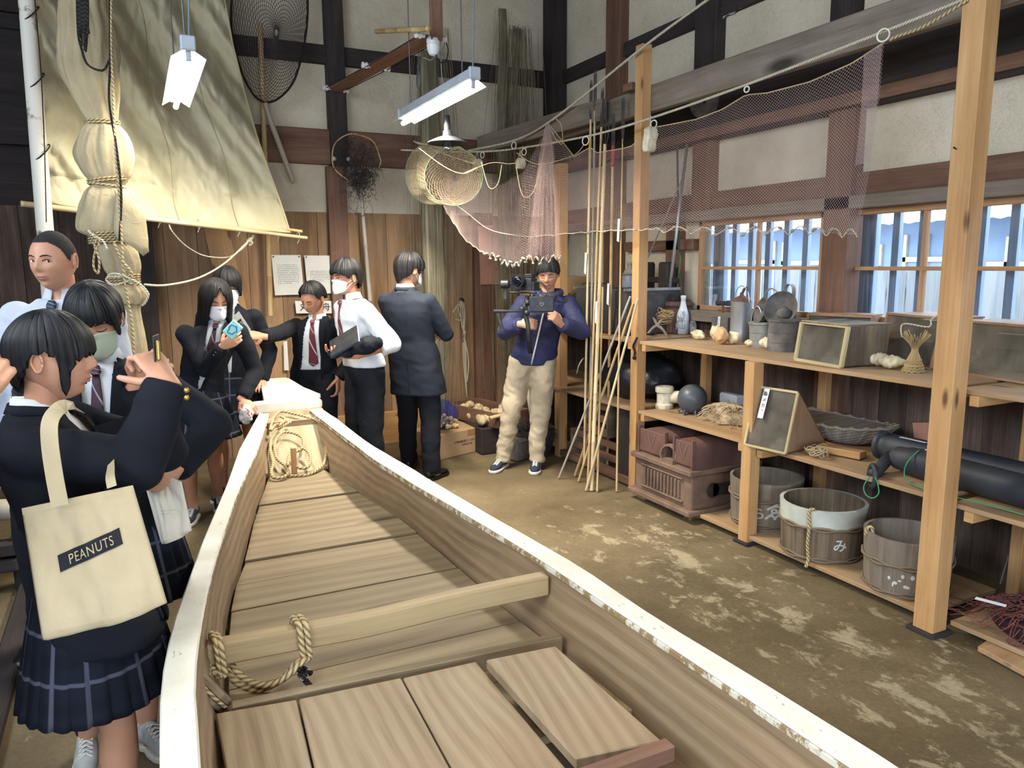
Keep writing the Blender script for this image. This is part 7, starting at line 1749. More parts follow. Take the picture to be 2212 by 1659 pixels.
def arm(q, j, s, r, grow=0.0, wrist_ext=0.0, upto=1.0):
    h = j.h; a, e, w = j.sh[s], j.el[s], j.wr[s]; w2 = e.lerp(w, upto)
    q.tube([a.lerp(e, -.02), a.lerp(e, .25), a.lerp(e, .6), a.lerp(e, .92)], [r[0] * h + grow, r[0] * h * .97 + grow, r[1] * h * 1.04 + grow, r[1] * h + grow], 14)
    q.ell(a, r[0] * h + grow, n=14, m=8); q.ell(e, r[1] * h * 1.02 + grow, n=14, m=8)
    q.tube([e.lerp(w2, -.03), e.lerp(w2, .3), e.lerp(w2, .7), w2], [r[1] * h + grow, r[1] * h * .98 + grow, lerp(r[1], r[2], .6) * h + grow, r[2] * h + grow], 14)
def leg(q, j, s, r, grow=0.0, to=1.0):
    h = j.h; a, k, b = j.hip[s], j.kn[s], j.ank[s]; b2 = k.lerp(b, to)
    q.tube([a + Vector((0, 0, .03)), a.lerp(k, .3), a.lerp(k, .7), k], [r[0] * h + grow, r[0] * h * .97 + grow, lerp(r[0], r[1], .6) * h + grow, r[1] * h + grow], 16); q.ell(k, r[1] * h + grow, n=14, m=8); q.ell(a, r[0] * h + grow, n=14, m=8)
    cb = -(j.F) * .008
    q.tube([k, k.lerp(b2, .25) + cb, k.lerp(b2, .5) + cb, b2], [r[1] * h + grow, r[2] * h + grow, lerp(r[2], r[3], .5) * h + grow, r[3] * h + grow], 16)
def headframe(j):
    y = j.gaze.normalized(); x = y.cross(Vector((0, 0, 1))).normalized(); z = x.cross(y); roll = getattr(j, 'roll', 0)
    if roll: x, z = x * math.cos(roll) + z * math.sin(roll), -x * math.sin(roll) + z * math.cos(roll)
    return Matrix.Translation(j.head) @ (Matrix((x, y, z)).transposed() * j.hs).to_4x4() if False else Matrix.Translation(j.head) @ Matrix((x * j.hs, y * j.hs, z * j.hs)).transposed().to_4x4()
def person(j, label, skin='skin', hands=None, bare_legs=False, bare_arms=False):
    finish(j); h = j.h; q = MB()
    torso(q, j, TORM, -.012); 
    for s in 'RL':
        arm(q, j, s, (.028, .023, .0165), 0 if bare_arms else -.004); leg(q, j, s, (.048, .032, .034, .022) if not bare_legs else (.045, .031, .0345, .021), -.002)
        fd = j.toe[s]; b = j.ank[s]; q.ell(b + fd * .06 + Vector((0, 0, -.012)), (.035, .09, .028), frame(fd), 12, 8)
    hm = headframe(j); nb = hm @ Vector((0, -.022, -.05)); q.tube([j.neck - j.up * .05, j.neck, nb.lerp(j.neck, .4), nb], [.058 * j.hs, .052 * j.hs, .050 * j.hs, .052 * j.hs], 16)
    body = fuse(q, .0105, 3); q = MB(); q.V = body.V; q.F = body.F; q.U = body.U; q.T = body.T
    hd = head_mb(); hd.xf(hm)
    def join(m): b = len(q.V); q.V += m.V; q.F += [[b + k for k in f] for f in m.F]; q.U += m.U; q.T += m.T
    join(hd)
    for s, spec in (hands or {}).items():
        join(hand_mb(j.wr[s] + (j.wr[s] - j.el[s]).normalized() * .0, spec[0], spec[1], s, **(spec[2] if len(spec) > 2 else {})))
    o = q.build('person', M[skin], smooth=True, loc=(j.L.x, j.L.y, 0)); tag(o, label, 'person'); j.o = o; j.hm = hm; return o
def face(j, down=False, mask=None, lips=True, look=0.0, glasses=False):
    hm, o = j.hm, j.o
    for s in (-1, 1):
        ex, ez = s * .030, .001; y = face_y(ex, ez)
        if not down:
            MB().ell((ex, y - .0015, ez), (.0125, .005, .0052), None, 14, 8).xf(hm).build('eye', M['eyewhite'], o, smooth=True)
            MB().ell((ex + look, y + .0022, ez), (.0056, .0024, .0052), None, 12, 8).xf(hm).build('iris', M['iris'], o, smooth=True)
        MB().tube([hm @ Vector((ex + a, face_y(ex + a, ez + c) + .0022, ez + c)) for a, c in ((-.014, -.001 if not down else -.003), (-.007, .0045 if not down else -.006), (.001, .0058 if not down else -.007), (.009, .004 if not down else -.006), (.0145, 0 if not down else -.002))], .0016 * j.hs, 5).build('eyelid', M['brow'], o)
        MB().tube([hm @ Vector((s * a, face_y(a, c) + .0015, c)) for a, c in ((.012, .0185), (.022, .022), (.034, .023), (.046, .018))], [.0016 * j.hs, .0026 * j.hs, .0024 * j.hs, .001 * j.hs], 6).build('eyebrow', M['brow'], o)
    if mask is None and lips:
        for c, r, nm in ((-.0565, .0042, 'lip'), (-.0645, .005, 'lip')):
            MB().tube([hm @ Vector((a, face_y(a, c) - .0012, c + (-.002 if abs(a) > .015 else 0))) for a in (-.024, -.014, -.005, 0, .005, .014, .024)], [.001, r * .7 * j.hs, r * j.hs, r * .85 * j.hs, r * j.hs, r * .7 * j.hs, .001], 7).build(nm, M['lip'], o, smooth=True)
    if mask:
        q = MB(); n = 22
        def mf(u, v):
            a = (u - .5) * 2; c = lerp(-.014 - .016 * a * a, -.106 + .022 * a * a, v); w = .066 * (1 - .18 * v); ang = a * 1.22; x = math.sin(ang) * w * 1.12
            yb = face_y(max(-.069, min(.069, x)), max(c, -.1)); ym = .094 * math.cos(ang * .9) - .004 + .014 * math.exp(-(a / .35) ** 2) * math.sin(PI * min(1, v * 1.1)) ** .5 + .014 * v
            zz = c + .008 * (1 - a * a) * (1 - v) - .0 * v
            return Vector((x, max(yb + .004, ym - .006 * (v - .4) ** 2), zz + .0012 * math.sin(v * 22)))
        q.grid(mf, n, 14); q.xf(hm); q.build('face_mask', M[mask], o, smooth=True, solid=.0015)
        for s in (-1, 1):
            e = Vector((s * .083, -.018, 0))
            for v in (.06, .9):
                a = mf(0 if s < 0 else 1, v); MB().tube([hm @ a, hm @ (a.lerp(e, .5) + Vector((s * .006, 0, 0))), hm @ (e + Vector((0, 0, .02 if v < .5 else -.02)))], .0014, 5).build('ear_loop', M['mask'], o)
    if glasses:
        for s in (-1, 1):
            y = face_y(s * .031, 0) + .014; MB().tube([hm @ Vector((s * .031 + .021 * math.cos(t), y - .004 * abs(math.cos(t)), .016 * math.sin(t))) for t in [k * PI / 10 for k in range(21)]], .0018, 5).build('glasses_rim', M['iris'], o)
            MB().tube([hm @ Vector((s * .052, y - .008, .004)), hm @ Vector((s * .084, 0, .006))], .0016, 5).build('glasses_arm', M['iris'], o)
def hair(j, line, ends, th=.014, seed=0, clump=.004, jag=.010, name='hair', flare=0.0, part=None, smooth_top=True):
    """line: hair edge height (m) by angle from the face front, 0..180; ends: same, as lower end"""
    na, nz = 150, 34; rings = []; V = []
    for i in range(nz + 1):
        t = i / nz; ring = []
        for k in range(na):
            az = 2 * PI * k / na; sgn = 1 if az <= PI else -1; deg = math.degrees(min(az, 2 * PI - az))
            ze = interp(ends if isinstance(ends, list) else ends[0 if sgn > 0 else 1], deg) + jag * noise.noise(Vector((math.cos(az) * 9, math.sin(az) * 9, seed))) + jag * .6 * noise.noise(Vector((math.cos(az) * 30, math.sin(az) * 30, seed)))
            ztop = .114 + th * 1.0; z = lerp(ztop, ze, 1 - math.cos(t * PI / 2) if t < 0 else t ** 1.15 if ze > -.12 else lerp(t ** 1.6, t, .35))
            zz = max(-.02, min(z, ztop)); f = math.sqrt(max(0, 1 - (max(zz, 0) / ztop) ** 2))
            tk = th if ze <= -.12 else th * (.42 + .58 * max(0, min(1, (z + .01) / .07)))
            if deg > 60 and deg < 115 and ze > -.12: tk *= .75
            rx, ry = (.078 + tk) * f, (.096 + tk) * f
            if zz < 0: rx, ry = .078 + tk, .096 + tk
            taper = 1.0
            if ze > -.12 and z < -.02: taper = 1 - .9 * ((-.02 - z) / .1) * (.35 if deg > 100 else .12)
            if ze <= -.12 and z < -.02: taper = 1 + flare * (-.02 - z)
            cl = clump * (noise.noise(Vector((math.cos(az) * 7 + z * 3, math.sin(az) * 7, seed + z * 4))) + .7 * noise.noise(Vector((math.cos(az) * 20 + z * 2, math.sin(az) * 20, seed))))
            x = math.sin(az) * rx * taper; y = math.cos(az) * ry * taper - .004
            nn = Vector((math.sin(az), math.cos(az), 0)); p = Vector((x, y, z)) + nn * cl * (1.3 if f > .3 else .3)
            if deg < 65 and z < .06: p.y = max(p.y, face_y(max(-.07, min(.07, p.x)), z) + .004 if abs(p.x) < .07 else p.y)
            ring.append(p)
        rings.append(ring)
    q = MB(); q.loft(rings[::-1], True, False); 
    q.U = [[(c[1] * 1.0, c[0]) for c in u] for u in q.U]
    q.xf(j.hm); return q.build(name, M['hair'], j.o, smooth=True, solid=-.009)
def bvh(q): return BVHTree.FromPolygons([Vector(v) for v in q.V], q.F)
def cast(b, o, d, fb=None):
    hit = b.ray_cast(o, d); return hit[0] if hit[0] is not None else fb
def patch(j, b, rows, m, name, off=.003, th=.003, n=8, parent=None, x0=0.0, label=None):
    """strip laid on the front of a garment; rows (t along spine, left x, right x) in metres about the body axis"""
    q = MB(); grid = []
    rr = []
    for (a, c) in zip(rows, rows[1:]):
        for k in range(4): rr.append(tuple(lerp(p, s_, k / 4) for p, s_ in zip(a, c)))
    rr.append(rows[-1])
    for (t, xa, xb) in rr:
        row = []
        for k in range(n + 1):
            c = j.pel.lerp(j.neck, t) + j.R * lerp(xa, xb, k / n); p = cast(b, c + j.F * .5, -j.F, None)
            if p is None: p = row[-1] - j.F * off if row else (grid[-1][k] - j.F * off if grid else c + j.F * .1)
            row.append(p + j.F * off)
        grid.append(row)
    u = [g for r_ in grid for g in r_]; N = n + 1
    q.add(u, [(i * N + k, i * N + k + 1, (i + 1) * N + k + 1, (i + 1) * N + k) for i in range(len(grid) - 1) for k in range(n)], [[((i + a) * .01, (k + c) * .004) for a, c in ((0, 0), (0, 1), (1, 1), (1, 0))] for i in range(len(grid) - 1) for k in range(n)])
    return q.build(name, M[m], parent or j.o, smooth=True, solid=th)
def collar(j, m, r=.056, hgt=.034, open_=.35, drop=.05, back_only=False):
    c = j.neck + j.up * .012 + j.F * -.002; r *= j.hs; q = MB(); n = 26; ri = []
    for k in range(n + 1):
        a = lerp(open_ - PI * 1.5, PI * .5 - open_, k / n) ; d = j.R * math.cos(a) + j.F * math.sin(a); fr = max(0, math.sin(a))
        ri.append([c + d * (r + .004) + j.up * (hgt - .012 * fr), c + d * (r + .018) - j.up * (.004 + drop * fr ** 3)])
    q.add([p for a in ri for p in a], [(2 * k, 2 * k + 1, 2 * k + 3, 2 * k + 2) for k in range(n)]); return q.build('collar', M[m], j.o, smooth=True, solid=.003)
def cut(q, pred):
    keep = [i for i, f in enumerate(q.F) if not pred(sum((Vector(q.V[k]) for k in f), Vector((0, 0, 0))) / len(f))]
    q.F = [q.F[i] for i in keep]; q.U = [q.U[i] for i in keep]; q.T = [q.T[i] for i in keep]; return q
def loc2(j, p):
    d = p - j.pel; L = (j.neck - j.pel).length; t = d.dot(j.up); d = d - j.up * t; return t / L, d.dot(j.R), d.dot(j.F)
def jacket(j, m='navy', T=TORM, opening=None, t0=-.30, sleeve=(.035, .031, .026), grow=.014, name='blazer', seed=0, upto=.97, wr=.006, hem=.02, lapels=True, cuffbuttons=0, ymax=.16):
    q = MB(); T2 = [(t0, T[1][1] * .98, T[1][2] * 1.05)] + T[1:]
    rings = []
    for t, w, d in T2:
        c = j.pel.lerp(j.neck, t); g = grow + hem * max(0, (.25 - t))
        rings.append(ringse(c, j.R, j.F, w * j.h + g, d * j.h + g, off=-.004))
    q.loft(rings)
    for s in 'RL': arm(q, j, s, sleeve, .002, upto=upto)
    q = fuse2(q, .0105, 3, wr, 7, seed); B = bvh(q)
    if opening:
        q = cut(q, lambda p: (lambda t, x, y: y > 0 and y < ymax and x > interp(opening, t)[0] and x < interp(opening, t)[1] and abs(x) < .2)(*loc2(j, p)))
    q = cut(q, lambda p: loc2(j, p)[0] > 1.035 and abs(loc2(j, p)[1]) < .055)
    o = q.build(name, M[m], j.o, smooth=True, solid=-.005); j.B = B
    if opening and lapels:
        L = [(t, a, c) for t, (a, c) in ([(-.28, interp(opening, -.28))] + opening) if -.3 <= t <= 1.0]
        patch(j, B, [(t, c - .004, c + (.045 if t > .5 and t < .97 else .012 if t <= .5 else .02)) for t, a, c in L], m, 'lapel', .004, .004)
        patch(j, B, [(t, a - (.045 if t > .5 and t < .97 else .012 if t <= .5 else .02), a + .004) for t, a, c in L], m, 'lapel', .004, .004)
    return o
def shirt(j, m='shirt', T=TORM, sleeve=None, grow=.004, name='shirt', upto=1.0, t0=-.1, wr=.004, seed=1):
    q = MB(); torso(q, j, T, grow, t0, 1.01)
    if sleeve:
        for s in 'RL': arm(q, j, s, sleeve, .0, upto=upto)
    q = fuse2(q, .010, 3, wr, 8, seed); j.BS = bvh(q); q = cut(q, lambda p: loc2(j, p)[0] > 1.03 and abs(loc2(j, p)[1]) < .05)
    return q.build(name, M[m], j.o, smooth=True, solid=-.003)
def tie(j, m, t_end=.25, w=.034, off=.006, B=None, sway=0.0):
    B = B or j.BS
    patch(j, B, [(.99, -.013, .013), (.955, -.017, .017), (.93, -.010, .010)], m, 'tie_knot', off + .006, .012, 5)
    patch(j, B, [(.93, -.011, .011), (.7, -.02 + sway * .4, .02 + sway * .4), (t_end + .06, -w + sway, w + sway), (t_end, -.003 + sway, .003 + sway)], m, 'tie', off, .003, 6)
def trousers(j, m='trouser', r=(.056, .043, .040, .034), wr=.007, seed=3, to=.98, grow=.004):
    q = MB(); torso(q, j, [(-.20, .072, .06)] + TORM[1:3] + [(.15, .092, .064)], .005, -.2, .3)
    for s in 'RL': leg(q, j, s, r, grow, to)
    return fuse2(q, .0115, 3, wr, 8, seed).build('trousers', M[m], j.o, smooth=True)
def skirt(j, t0=.12, z1=.52, w0=.085, w1=.145, pl=26, sway=(0, 0)):
    n = pl * 6; rings = []; top = j.pel.lerp(j.neck, t0); bot = Vector((top.x + sway[0], top.y + sway[1], z1))
    for i in range(17):
        t = i / 16; c = top.lerp(bot, t); w = lerp(w0, w1, t ** .8) * j.h; ring = []
        for k in range(n):
            a = 2 * PI * k / n; ph = (k % 6) / 6; f = 1 + .07 * t ** 1.3 * (ph if ph < .8 else (1 - ph) * 4 * .8) + .04 * t * noise.noise(Vector((math.cos(a) * 2, math.sin(a) * 2, t)))
            ring.append(c + (j.R * math.cos(a) * w + j.F * math.sin(a) * w * .8) * f)
        rings.append(ring)
    return MB().loft(rings, True, False).build('skirt', M['plaid'], j.o, smooth='auto', solid=-.003)
def shoe(j, s, m='sneaker', sole='sole', laces=True, L=.27):
    b = j.ank[s]; F = j.toe[s]; R = Vector((F.y, -F.x, 0)); z0 = b.z - .05; o = Vector((b.x, b.y, z0)); k = L / .27
    def sec(y, w, z, h_, n=14):
        return [o + F * y * k + R * (w * k * math.cos(2 * PI * i / n)) + Vector((0, 0, z + h_ * (.5 + .5 * math.sin(2 * PI * i / n)))) for i in range(n)]
    prof = [(-.075, .020), (-.06, .034), (-.02, .038), (.04, .040), (.10, .048), (.15, .046), (.18, .034), (.195, .015)]
    rings = [[o + F * y * k + R * (w * k) * sx + Vector((0, 0, z)) for sx, z in ((-1, .002), (1, .002), (1.02, .026), (-1.02, .026))] for y, w in prof]
    MB().loft(rings).build('sole', M[sole], j.o, bevel=.006)
    up = [(-.073, .018, .02, .055), (-.055, .032, .02, .075), (-.01, .035, .02, .078), (.04, .036, .02, .070), (.09, .041, .02, .052), (.14, .040, .02, .040), (.172, .030, .02, .030), (.186, .012, .02, .018)]
    MB().loft([sec(y, w, z, h_) for y, w, z, h_ in up]).build('shoe_upper', M[m], j.o, smooth=True)
    if laces:
        for i in range(5):
            y = .045 + i * .018; z = interp([(.04, .09), (.09, .072), (.14, .06)], y) + .001
            for sg in (-1, 1): MB().tube([o + F * (y * k) - R * .019 * sg + Vector((0, 0, z - .006)), o + F * (y * k + .008) + Vector((0, 0, z + .001)), o + F * (y * k + .016) + R * .019 * sg + Vector((0, 0, z - .009))], .0026, 5).build('lace', M['lace'], j.o)
def button(j, p, r=.009, m='gold'): return MB().ell(p, r, n=8, m=6).build('button', M[m], j.o, smooth=True)

# ---- the camera operator
RGT = Vector((_r.x, _r.y, 0)).normalized(); FWD = Vector((_f.x, _f.y, 0)).normalized()
def to(a, b): return (RGT * a - FWD * b).normalized()      # a: towards picture right, b: towards the viewer
fL, fR = onz(1162, 1015, 0), onz(1088, 1013, 0)
c = (fL + fR) / 2
j = skeleton((c.x + .03, c.y + .05), to(-.06, 1), 1.70, lean=(-.02, -.06), hip_shift=-.10)
j.ank['R'] = fR + Vector((0, .03, .05)); j.ank['L'] = fL + Vector((0, .03, .05)); j.toe['R'] = to(-.45, 1); j.toe['L'] = to(-.12, 1)
j.head = onD(1183, 592, 5.62); j.gaze = to(-.12, 1) + Vector((0, 0, -.28)); j.gaze.normalize(); j.roll = -.05
j.wr['R'] = onD(1126, 700, 5.40); j.wr['L'] = onD(1212, 700, 5.36); j.pole = {'R': Vector((0, 0, -1)) + j.R * .9, 'L': Vector((0, 0, -1)) - j.R * .9}
person(j, 'camera operator in a blue windbreaker and beige trousers filming with a handheld rig', 'skin', {'R': (to(1, .2), to(.2, 1) * 1.0 + Vector((0, 0, .3)), dict(curl=(.95, .95, .95, .95), thumb=.7)), 'L': (to(-.3, .3) + Vector((0, 0, .8)), to(.6, .6), dict(curl=(.7, .7, .75, .8), thumb=.5))})
face(j, down=True)
hair(j, None, [(0, .046), (40, .040), (58, .016), (72, -.006), (80, .022), (98, .026), (112, -.02), (180, -.065)], th=.017, seed=4, clump=.006)
trousers(j, 'chino', (.056, .044, .040, .034), wr=.015, to=.96)
jk = jacket(j, 'windbreaker', opening=None, t0=-.12, sleeve=(.039, .036, .029), grow=.018, name='windbreaker', seed=8, wr=.010, hem=.0, upto=.95)
hc = j.neck + j.up * .035
MB().tube([hc + j.R * .095 * math.cos(t) + j.F * .075 * math.sin(t) + j.up * (-.02 - .03 * max(0, math.sin(t))) for t in [lerp(.15 * PI * 2, 2.7 * PI - .35 * PI - .0, k / 24) * 1.0 for k in range(25)]], .030, 10, flat=.7).build('hood', M['windbreaker'], j.o, smooth=True)
for sg in (-1, 1): patch(j, j.B, [(1.0, min(sg * .015, sg * .06), max(sg * .015, sg * .06)), (.92, min(sg * .006, sg * .05), max(sg * .006, sg * .05)), (.84, min(sg * .004, sg * .02), max(sg * .004, sg * .02))], 'camo', 'hood_lining', .012, .012, 5)
patch(j, j.B, [(.84, -.006, .006), (.5, -.006, .006), (-.1, -.006, .006)], 'lace', 'zip', .006, .003, 3)
ab = j.sh['L'].lerp(j.el['L'], .45) + j.F * .05 * .7 - j.R * .045; MB().ell(ab, (.022, .008, .026), frame(j.F * .7 - j.R * .7), 12, 8).build('arm_badge', mat('pale_blue_badge', (140, 180, 220), .6), j.o, smooth=True)
for s in 'RL': shoe(j, s)
# rig
rg = thing('camera_rig', 'black handheld camera rig with lens, monitor and long grip', 'camera', onD(1140, 680, 5.3))
fb = to(-.5, 1); Rf = frame(fb)
def rb(x, y, D, size, m='blackplastic', nm='camera_body', R=None, bev=.004): return MB().box(onD(x, y, D), size, R or Rf).build(nm, M[m], rg, bevel=bev)
rb(1136, 614, 5.32, (.13, .10, .085)); rb(1145, 596, 5.33, (.06, .07, .03), nm='viewfinder'); rb(1130, 632, 5.3, (.20, .03, .012), nm='rail'); rb(1155, 618, 5.3, (.035, .10, .06), nm='battery')
lc_ = onD(1112, 608, 5.20); MB().lathe([(.001, .012), (.036, .012), (.04, 0), (.046, 0), (.046, .02), (.042, .025), (.042, .07), (.036, .075), (.036, .13)], lc_ - fb * .13 + fb * .10, 26, frame(-fb) @ rotx(-PI / 2)).build('lens_barrel', M['blackplastic'], rg, smooth='auto')
MB().ell(lc_ - fb * .026, (.036, .036, .008), frame(fb) @ rotx(-PI / 2), 22, 10).build('front_glass', M['lens'], rg, smooth=True)
fm = onD(1083, 614, 5.2); MB().lathe([(.001, 0), (.028, 0), (.030, .006), (.030, .05), (.024, .055), (.001, .055)], fm, 20, frame(to(1, .2)) @ rotx(-PI / 2)).build('focus_wheel', M['blackplastic'], rg, smooth='auto'); MB().beam(fm, onD(1125, 622, 5.25), .02, .02).build('focus_arm', M['blackplastic'], rg)
MB().tube([onD(1092, 628, 5.2), onD(1092, 646, 5.2)], .012, 8).build('focus_motor', M['blackplastic'], rg)
mon = onD(1170, 657, 5.12); Rm = frame(to(.05, 1)); MB().box(mon, (.165, .022, .105), Rm).build('monitor', M['blackplastic'], rg, bevel=.006)
hp = [(0, -.011), (-.011, .001), (-.011, .007), (-.006, .010), (0, .006), (.006, .010), (.011, .007), (.011, .001)]; RX = Rm @ Vector((1, 0, 0)); MB().tube([mon + to(.05, 1) * .0125 + RX * a * 1.1 + Vector((0, 0, b_ * 1.1)) for a, b_ in hp + hp[:1]], .0016, 5).build('heart_outline', M['tin'], rg)
for y in (672, 677): MB().tube([onD(1145, y + 2, 5.14), onD(1196, y - 5, 5.14)], .0045, 8).build('rod', M['steel'], rg)
MB().tube([onD(1066, 672, 5.22), onD(1112, 672, 5.24), onD(1142, 672, 5.26)], [.012, .008, .008], 10).build('side_bar', M['blackplastic'], rg); MB().tube([onD(1076, 676, 5.22), onD(1086, 716, 5.22)], [.012, .014], 12).build('side_grip', M['blackplastic'], rg)
MB().tube([onD(1140, 640, 5.28), onD(1134, 660, 5.28), onD(1135, 680, 5.28), onD(1140, 700, 5.28), onD(1146, 764, 5.28)], [.016, .018, .02, .016, .017], 14).build('main_grip', M['blackplastic'], rg, smooth=True)
for x, y in ((1128, 668), (1140, 654), (1150, 640), (1138, 676)): MB().ell(onD(x, y, 5.26), .022, n=12, m=8).build('gimbal_motor', M['blackplastic'], rg, smooth=True)
MB().tube(smoothpath([onD(x, y, D) for x, y, D in [(1168, 610, 5.3), (1180, 620, 5.25), (1188, 640, 5.2), (1200, 650, 5.2), (1222, 652, 5.25), (1224, 645, 5.3)]], 8), .006, 6).build('coiled_cable', M['blackplastic'], rg); MB().tube(smoothpath([onD(1097, 575, 5.2), onD(1104, 586, 5.2), onD(1118, 592, 5.25)]), .003, 5).build('cable', M['blackplastic'], rg)

# ---- suited person seen from behind
c = onz(915, 1040, 0)
j = skeleton((c.x, c.y + .12), to(.35, -1), 1.74, lean=(.03, -.03))
j.ank['L'] = onz(893, 1018, 0) + Vector((0, 0.1, .05)); j.ank['R'] = onz(939, 1040, 0) + Vector((0, .06, .05)); j.toe['R'] = to(.5, -.8)
j.head = onD(884, 584, 5.52); j.gaze = to(.75, -.66) + Vector((0, 0, -.12)); j.gaze.normalize()
j.wr['L'] = j.pel + j.F * .27 + j.R * -.05 + Vector((0, 0, .16)); j.wr['R'] = j.pel + j.F * .27 + j.R * .09 + Vector((0, 0, .2)); j.pole = {'L': -j.R + Vector((0, 0, -.9)) - j.F * .6, 'R': j.R + Vector((0, 0, -.9)) - j.F * .6}
person(j, 'person in a dark blue suit with glasses, standing with their back to the viewer', 'skin', {'L': (j.F + j.R, -j.F - Vector((0, 0, -1)), {}), 'R': (j.F - j.R, -j.F - Vector((0, 0, -1)), {})})
face(j, mask='mask', glasses=True)
hair(j, None, [(0, .03), (30, .026), (55, .01), (70, -.02), (80, .012), (98, .016), (112, -.04), (180, -.10)], th=.019, seed=12, clump=.006)
trousers(j, 'trouser', (.056, .043, .040, .036)); shirt(j)
jacket(j, 'suit', opening=[(-.4, (-.02, .03)), (.4, (-.02, .03)), (1.1, (-.07, .07))], t0=-.52, seed=5, grow=.020, wr=.006, hem=.05, lapels=False)
collar(j, 'shirt', .055, .045); collar(j, 'suit', .066, .022, drop=.02)
vt = [j.pel.lerp(j.neck, t) - j.F * .3 for t in (-.50, .02)]; B = j.B
vv = [cast(B, j.pel.lerp(j.neck, t) - j.F * .5 + j.R * .012, j.F, None) for t in (-.46, -.3, -.15, .0)]; vv = [v - j.F * .002 for v in vv if v]
if len(vv) > 1: MB().tube(vv, .0022, 4).build('back_vent', M['trouser'], j.o)
for s in 'RL': shoe(j, s, 'leather', 'leather', False)

# ---- boy in white shirt with a tablet
c = onD(790, 850, 5.35)
j = skeleton((c.x, c.y), to(-.80, .62), 1.70, lean=(.03, .02))
j.head = onD(748, 600, 5.2); j.gaze = to(-.72, .72) + Vector((0, 0, -.05)); j.gaze.normalize()
j.wr['L'] = onD(768, 768, 5.05); j.wr['R'] = onD(722, 762, 5.12); j.pole = {'L': -j.F * 1.0 - j.R * .7 + Vector((0, 0, -.8)), 'R': -j.F + Vector((0, 0, -1)) + j.R * .5}
person(j, 'boy in a white shirt and face mask holding a tablet and folded jacket', 'skintan', {'L': (to(-1, .1) + Vector((0, 0, .15)), to(.1, 1) + Vector((0, 0, -.6)), dict(curl=(.5, .5, .55, .6), thumb=.3)), 'R': (to(.3, .8), Vector((0, 0, -1)), dict(curl=(.5, .5, .5, .5)))}, bare_arms=True)
face(j, mask='mask')
hair(j, None, [(0, .034), (20, .040), (45, .026), (60, .012), (70, -.012), (78, .022), (98, .026), (112, -.03), (180, -.08)], th=.020, seed=22, jag=.016, clump=.006)
trousers(j, 'trouser', (.058, .046, .043, .038))
shirt(j, 'shirt', TORM, (.039, .037, .036), .014, wr=.009, seed=6, upto=.30, t0=.0)
collar(j, 'shirt', .055, .04); tie(j, 'tiered', .35, .03)
tb_ = thing('tablet', 'dark blue tablet computer held over a folded black jacket', 'tablet', onD(745, 735, 5.0)); n_ = (to(-.5, .75) + Vector((0, 0, .75))).normalized()
Rt_ = frame((to(.9, .2) + Vector((0, 0, .55))).normalized(), n_)
MB().box(onD(744, 738, 4.98), (.16, .24, .012), Rt_).build('body', mat('dark_blue_tablet', (36, 44, 66), .4), tb_, bevel=.005); MB().box(onD(744, 738, 4.98) + Rt_ @ Vector((0, 0, .0068)), (.14, .22, .002), Rt_).build('screen', M['blackplastic'], tb_)
q = MB(); q.ell(onD(768, 752, 5.03), (.06, .19, .05), frame((to(1, .1) + Vector((0, 0, .25))).normalized()), 26, 14); q.ell(onD(795, 745, 5.08), (.07, .08, .06), None, 20, 12); q.ell(onD(745, 762, 5.02), (.05, .08, .03), None, 16, 10)
tag(fuse2(q, .008, 2, .016, 13, 4).build('folded_jacket', M['trouser'], smooth=True), 'folded black jacket draped over the forearm of the boy with the tablet', 'jacket')

# ---- boy in blazer reaching out with a leaflet
c = onD(680, 850, 5.68)
j = skeleton((c.x, c.y), to(-.10, 1), 1.60, lean=(.04, .02))
j.head = onD(676, 645, 5.42); j.gaze = to(-.42, .9) + Vector((0, 0, -.46)); j.gaze.normalize(); j.roll = .10
j.wr['R'] = onD(568, 727, 5.02); j.wr['L'] = j.pel - j.R * .2 + j.F * .05 + Vector((0, 0, -.05)); j.pole['R'] = Vector((0, 0, -1)) + j.R * .2
person(j, 'boy in an open navy blazer and striped tie reaching out with a leaflet', 'skintan', {'R': (to(-1, .15) + Vector((0, 0, .12)), to(.1, 1) * .6 + Vector((0, 0, .6)), dict(curl=(.35, .4, .45, .5), thumb=.4)), 'L': (Vector((0, 0, -1)), -j.R, {})})
face(j, down=True)
hair(j, None, [(0, .084), (30, .082), (52, .068), (64, .04), (70, .014), (78, .030), (98, .032), (112, .0), (180, -.055)], th=.013, seed=31, clump=.006)
trousers(j, 'trouser'); shirt(j, 'shirt', grow=.009, t0=.05); collar(j, 'shirt', .053, .034, .25); tie(j, 'tiered', .12, .036, .008, sway=-.035)
jacket(j, 'navy', opening=[(-.4, (-.115, .075)), (.3, (-.085, .060)), (.8, (-.062, .056)), (1.0, (-.05, .05))], t0=-.42, seed=9, sleeve=(.036, .033, .028))
for s in 'RL': shoe(j, s, 'leather', 'leather', False)
lf = thing('leaflet', 'white and blue printed leaflet held out by the boy in the open blazer', 'paper', onD(520, 705, 4.90))
P = [onD(496, 690, 4.86), onD(516, 672, 4.86), onD(542, 712, 4.95), onD(522, 729, 4.95)]
q = MB(); q.add(P, [(0, 1, 2, 3)]); q.build('sheet', M['paper'], lf, solid=.001)
for a_, b_ in ((.3, .42), (.46, .49), (.53, .56), (.6, .63)): q = MB(); n0 = to(0, 1) * .002; q.add([P[0].lerp(P[3], a_).lerp(P[1].lerp(P[2], a_), .15) + n0, P[0].lerp(P[3], a_).lerp(P[1].lerp(P[2], a_), .8) + n0, P[0].lerp(P[3], b_).lerp(P[1].lerp(P[2], b_), .8) + n0, P[0].lerp(P[3], b_).lerp(P[1].lerp(P[2], b_), .15) + n0], [(0, 1, 2, 3)]); q.build('print', M['ink'] if a_ > .3 else M['darkiron'], lf)
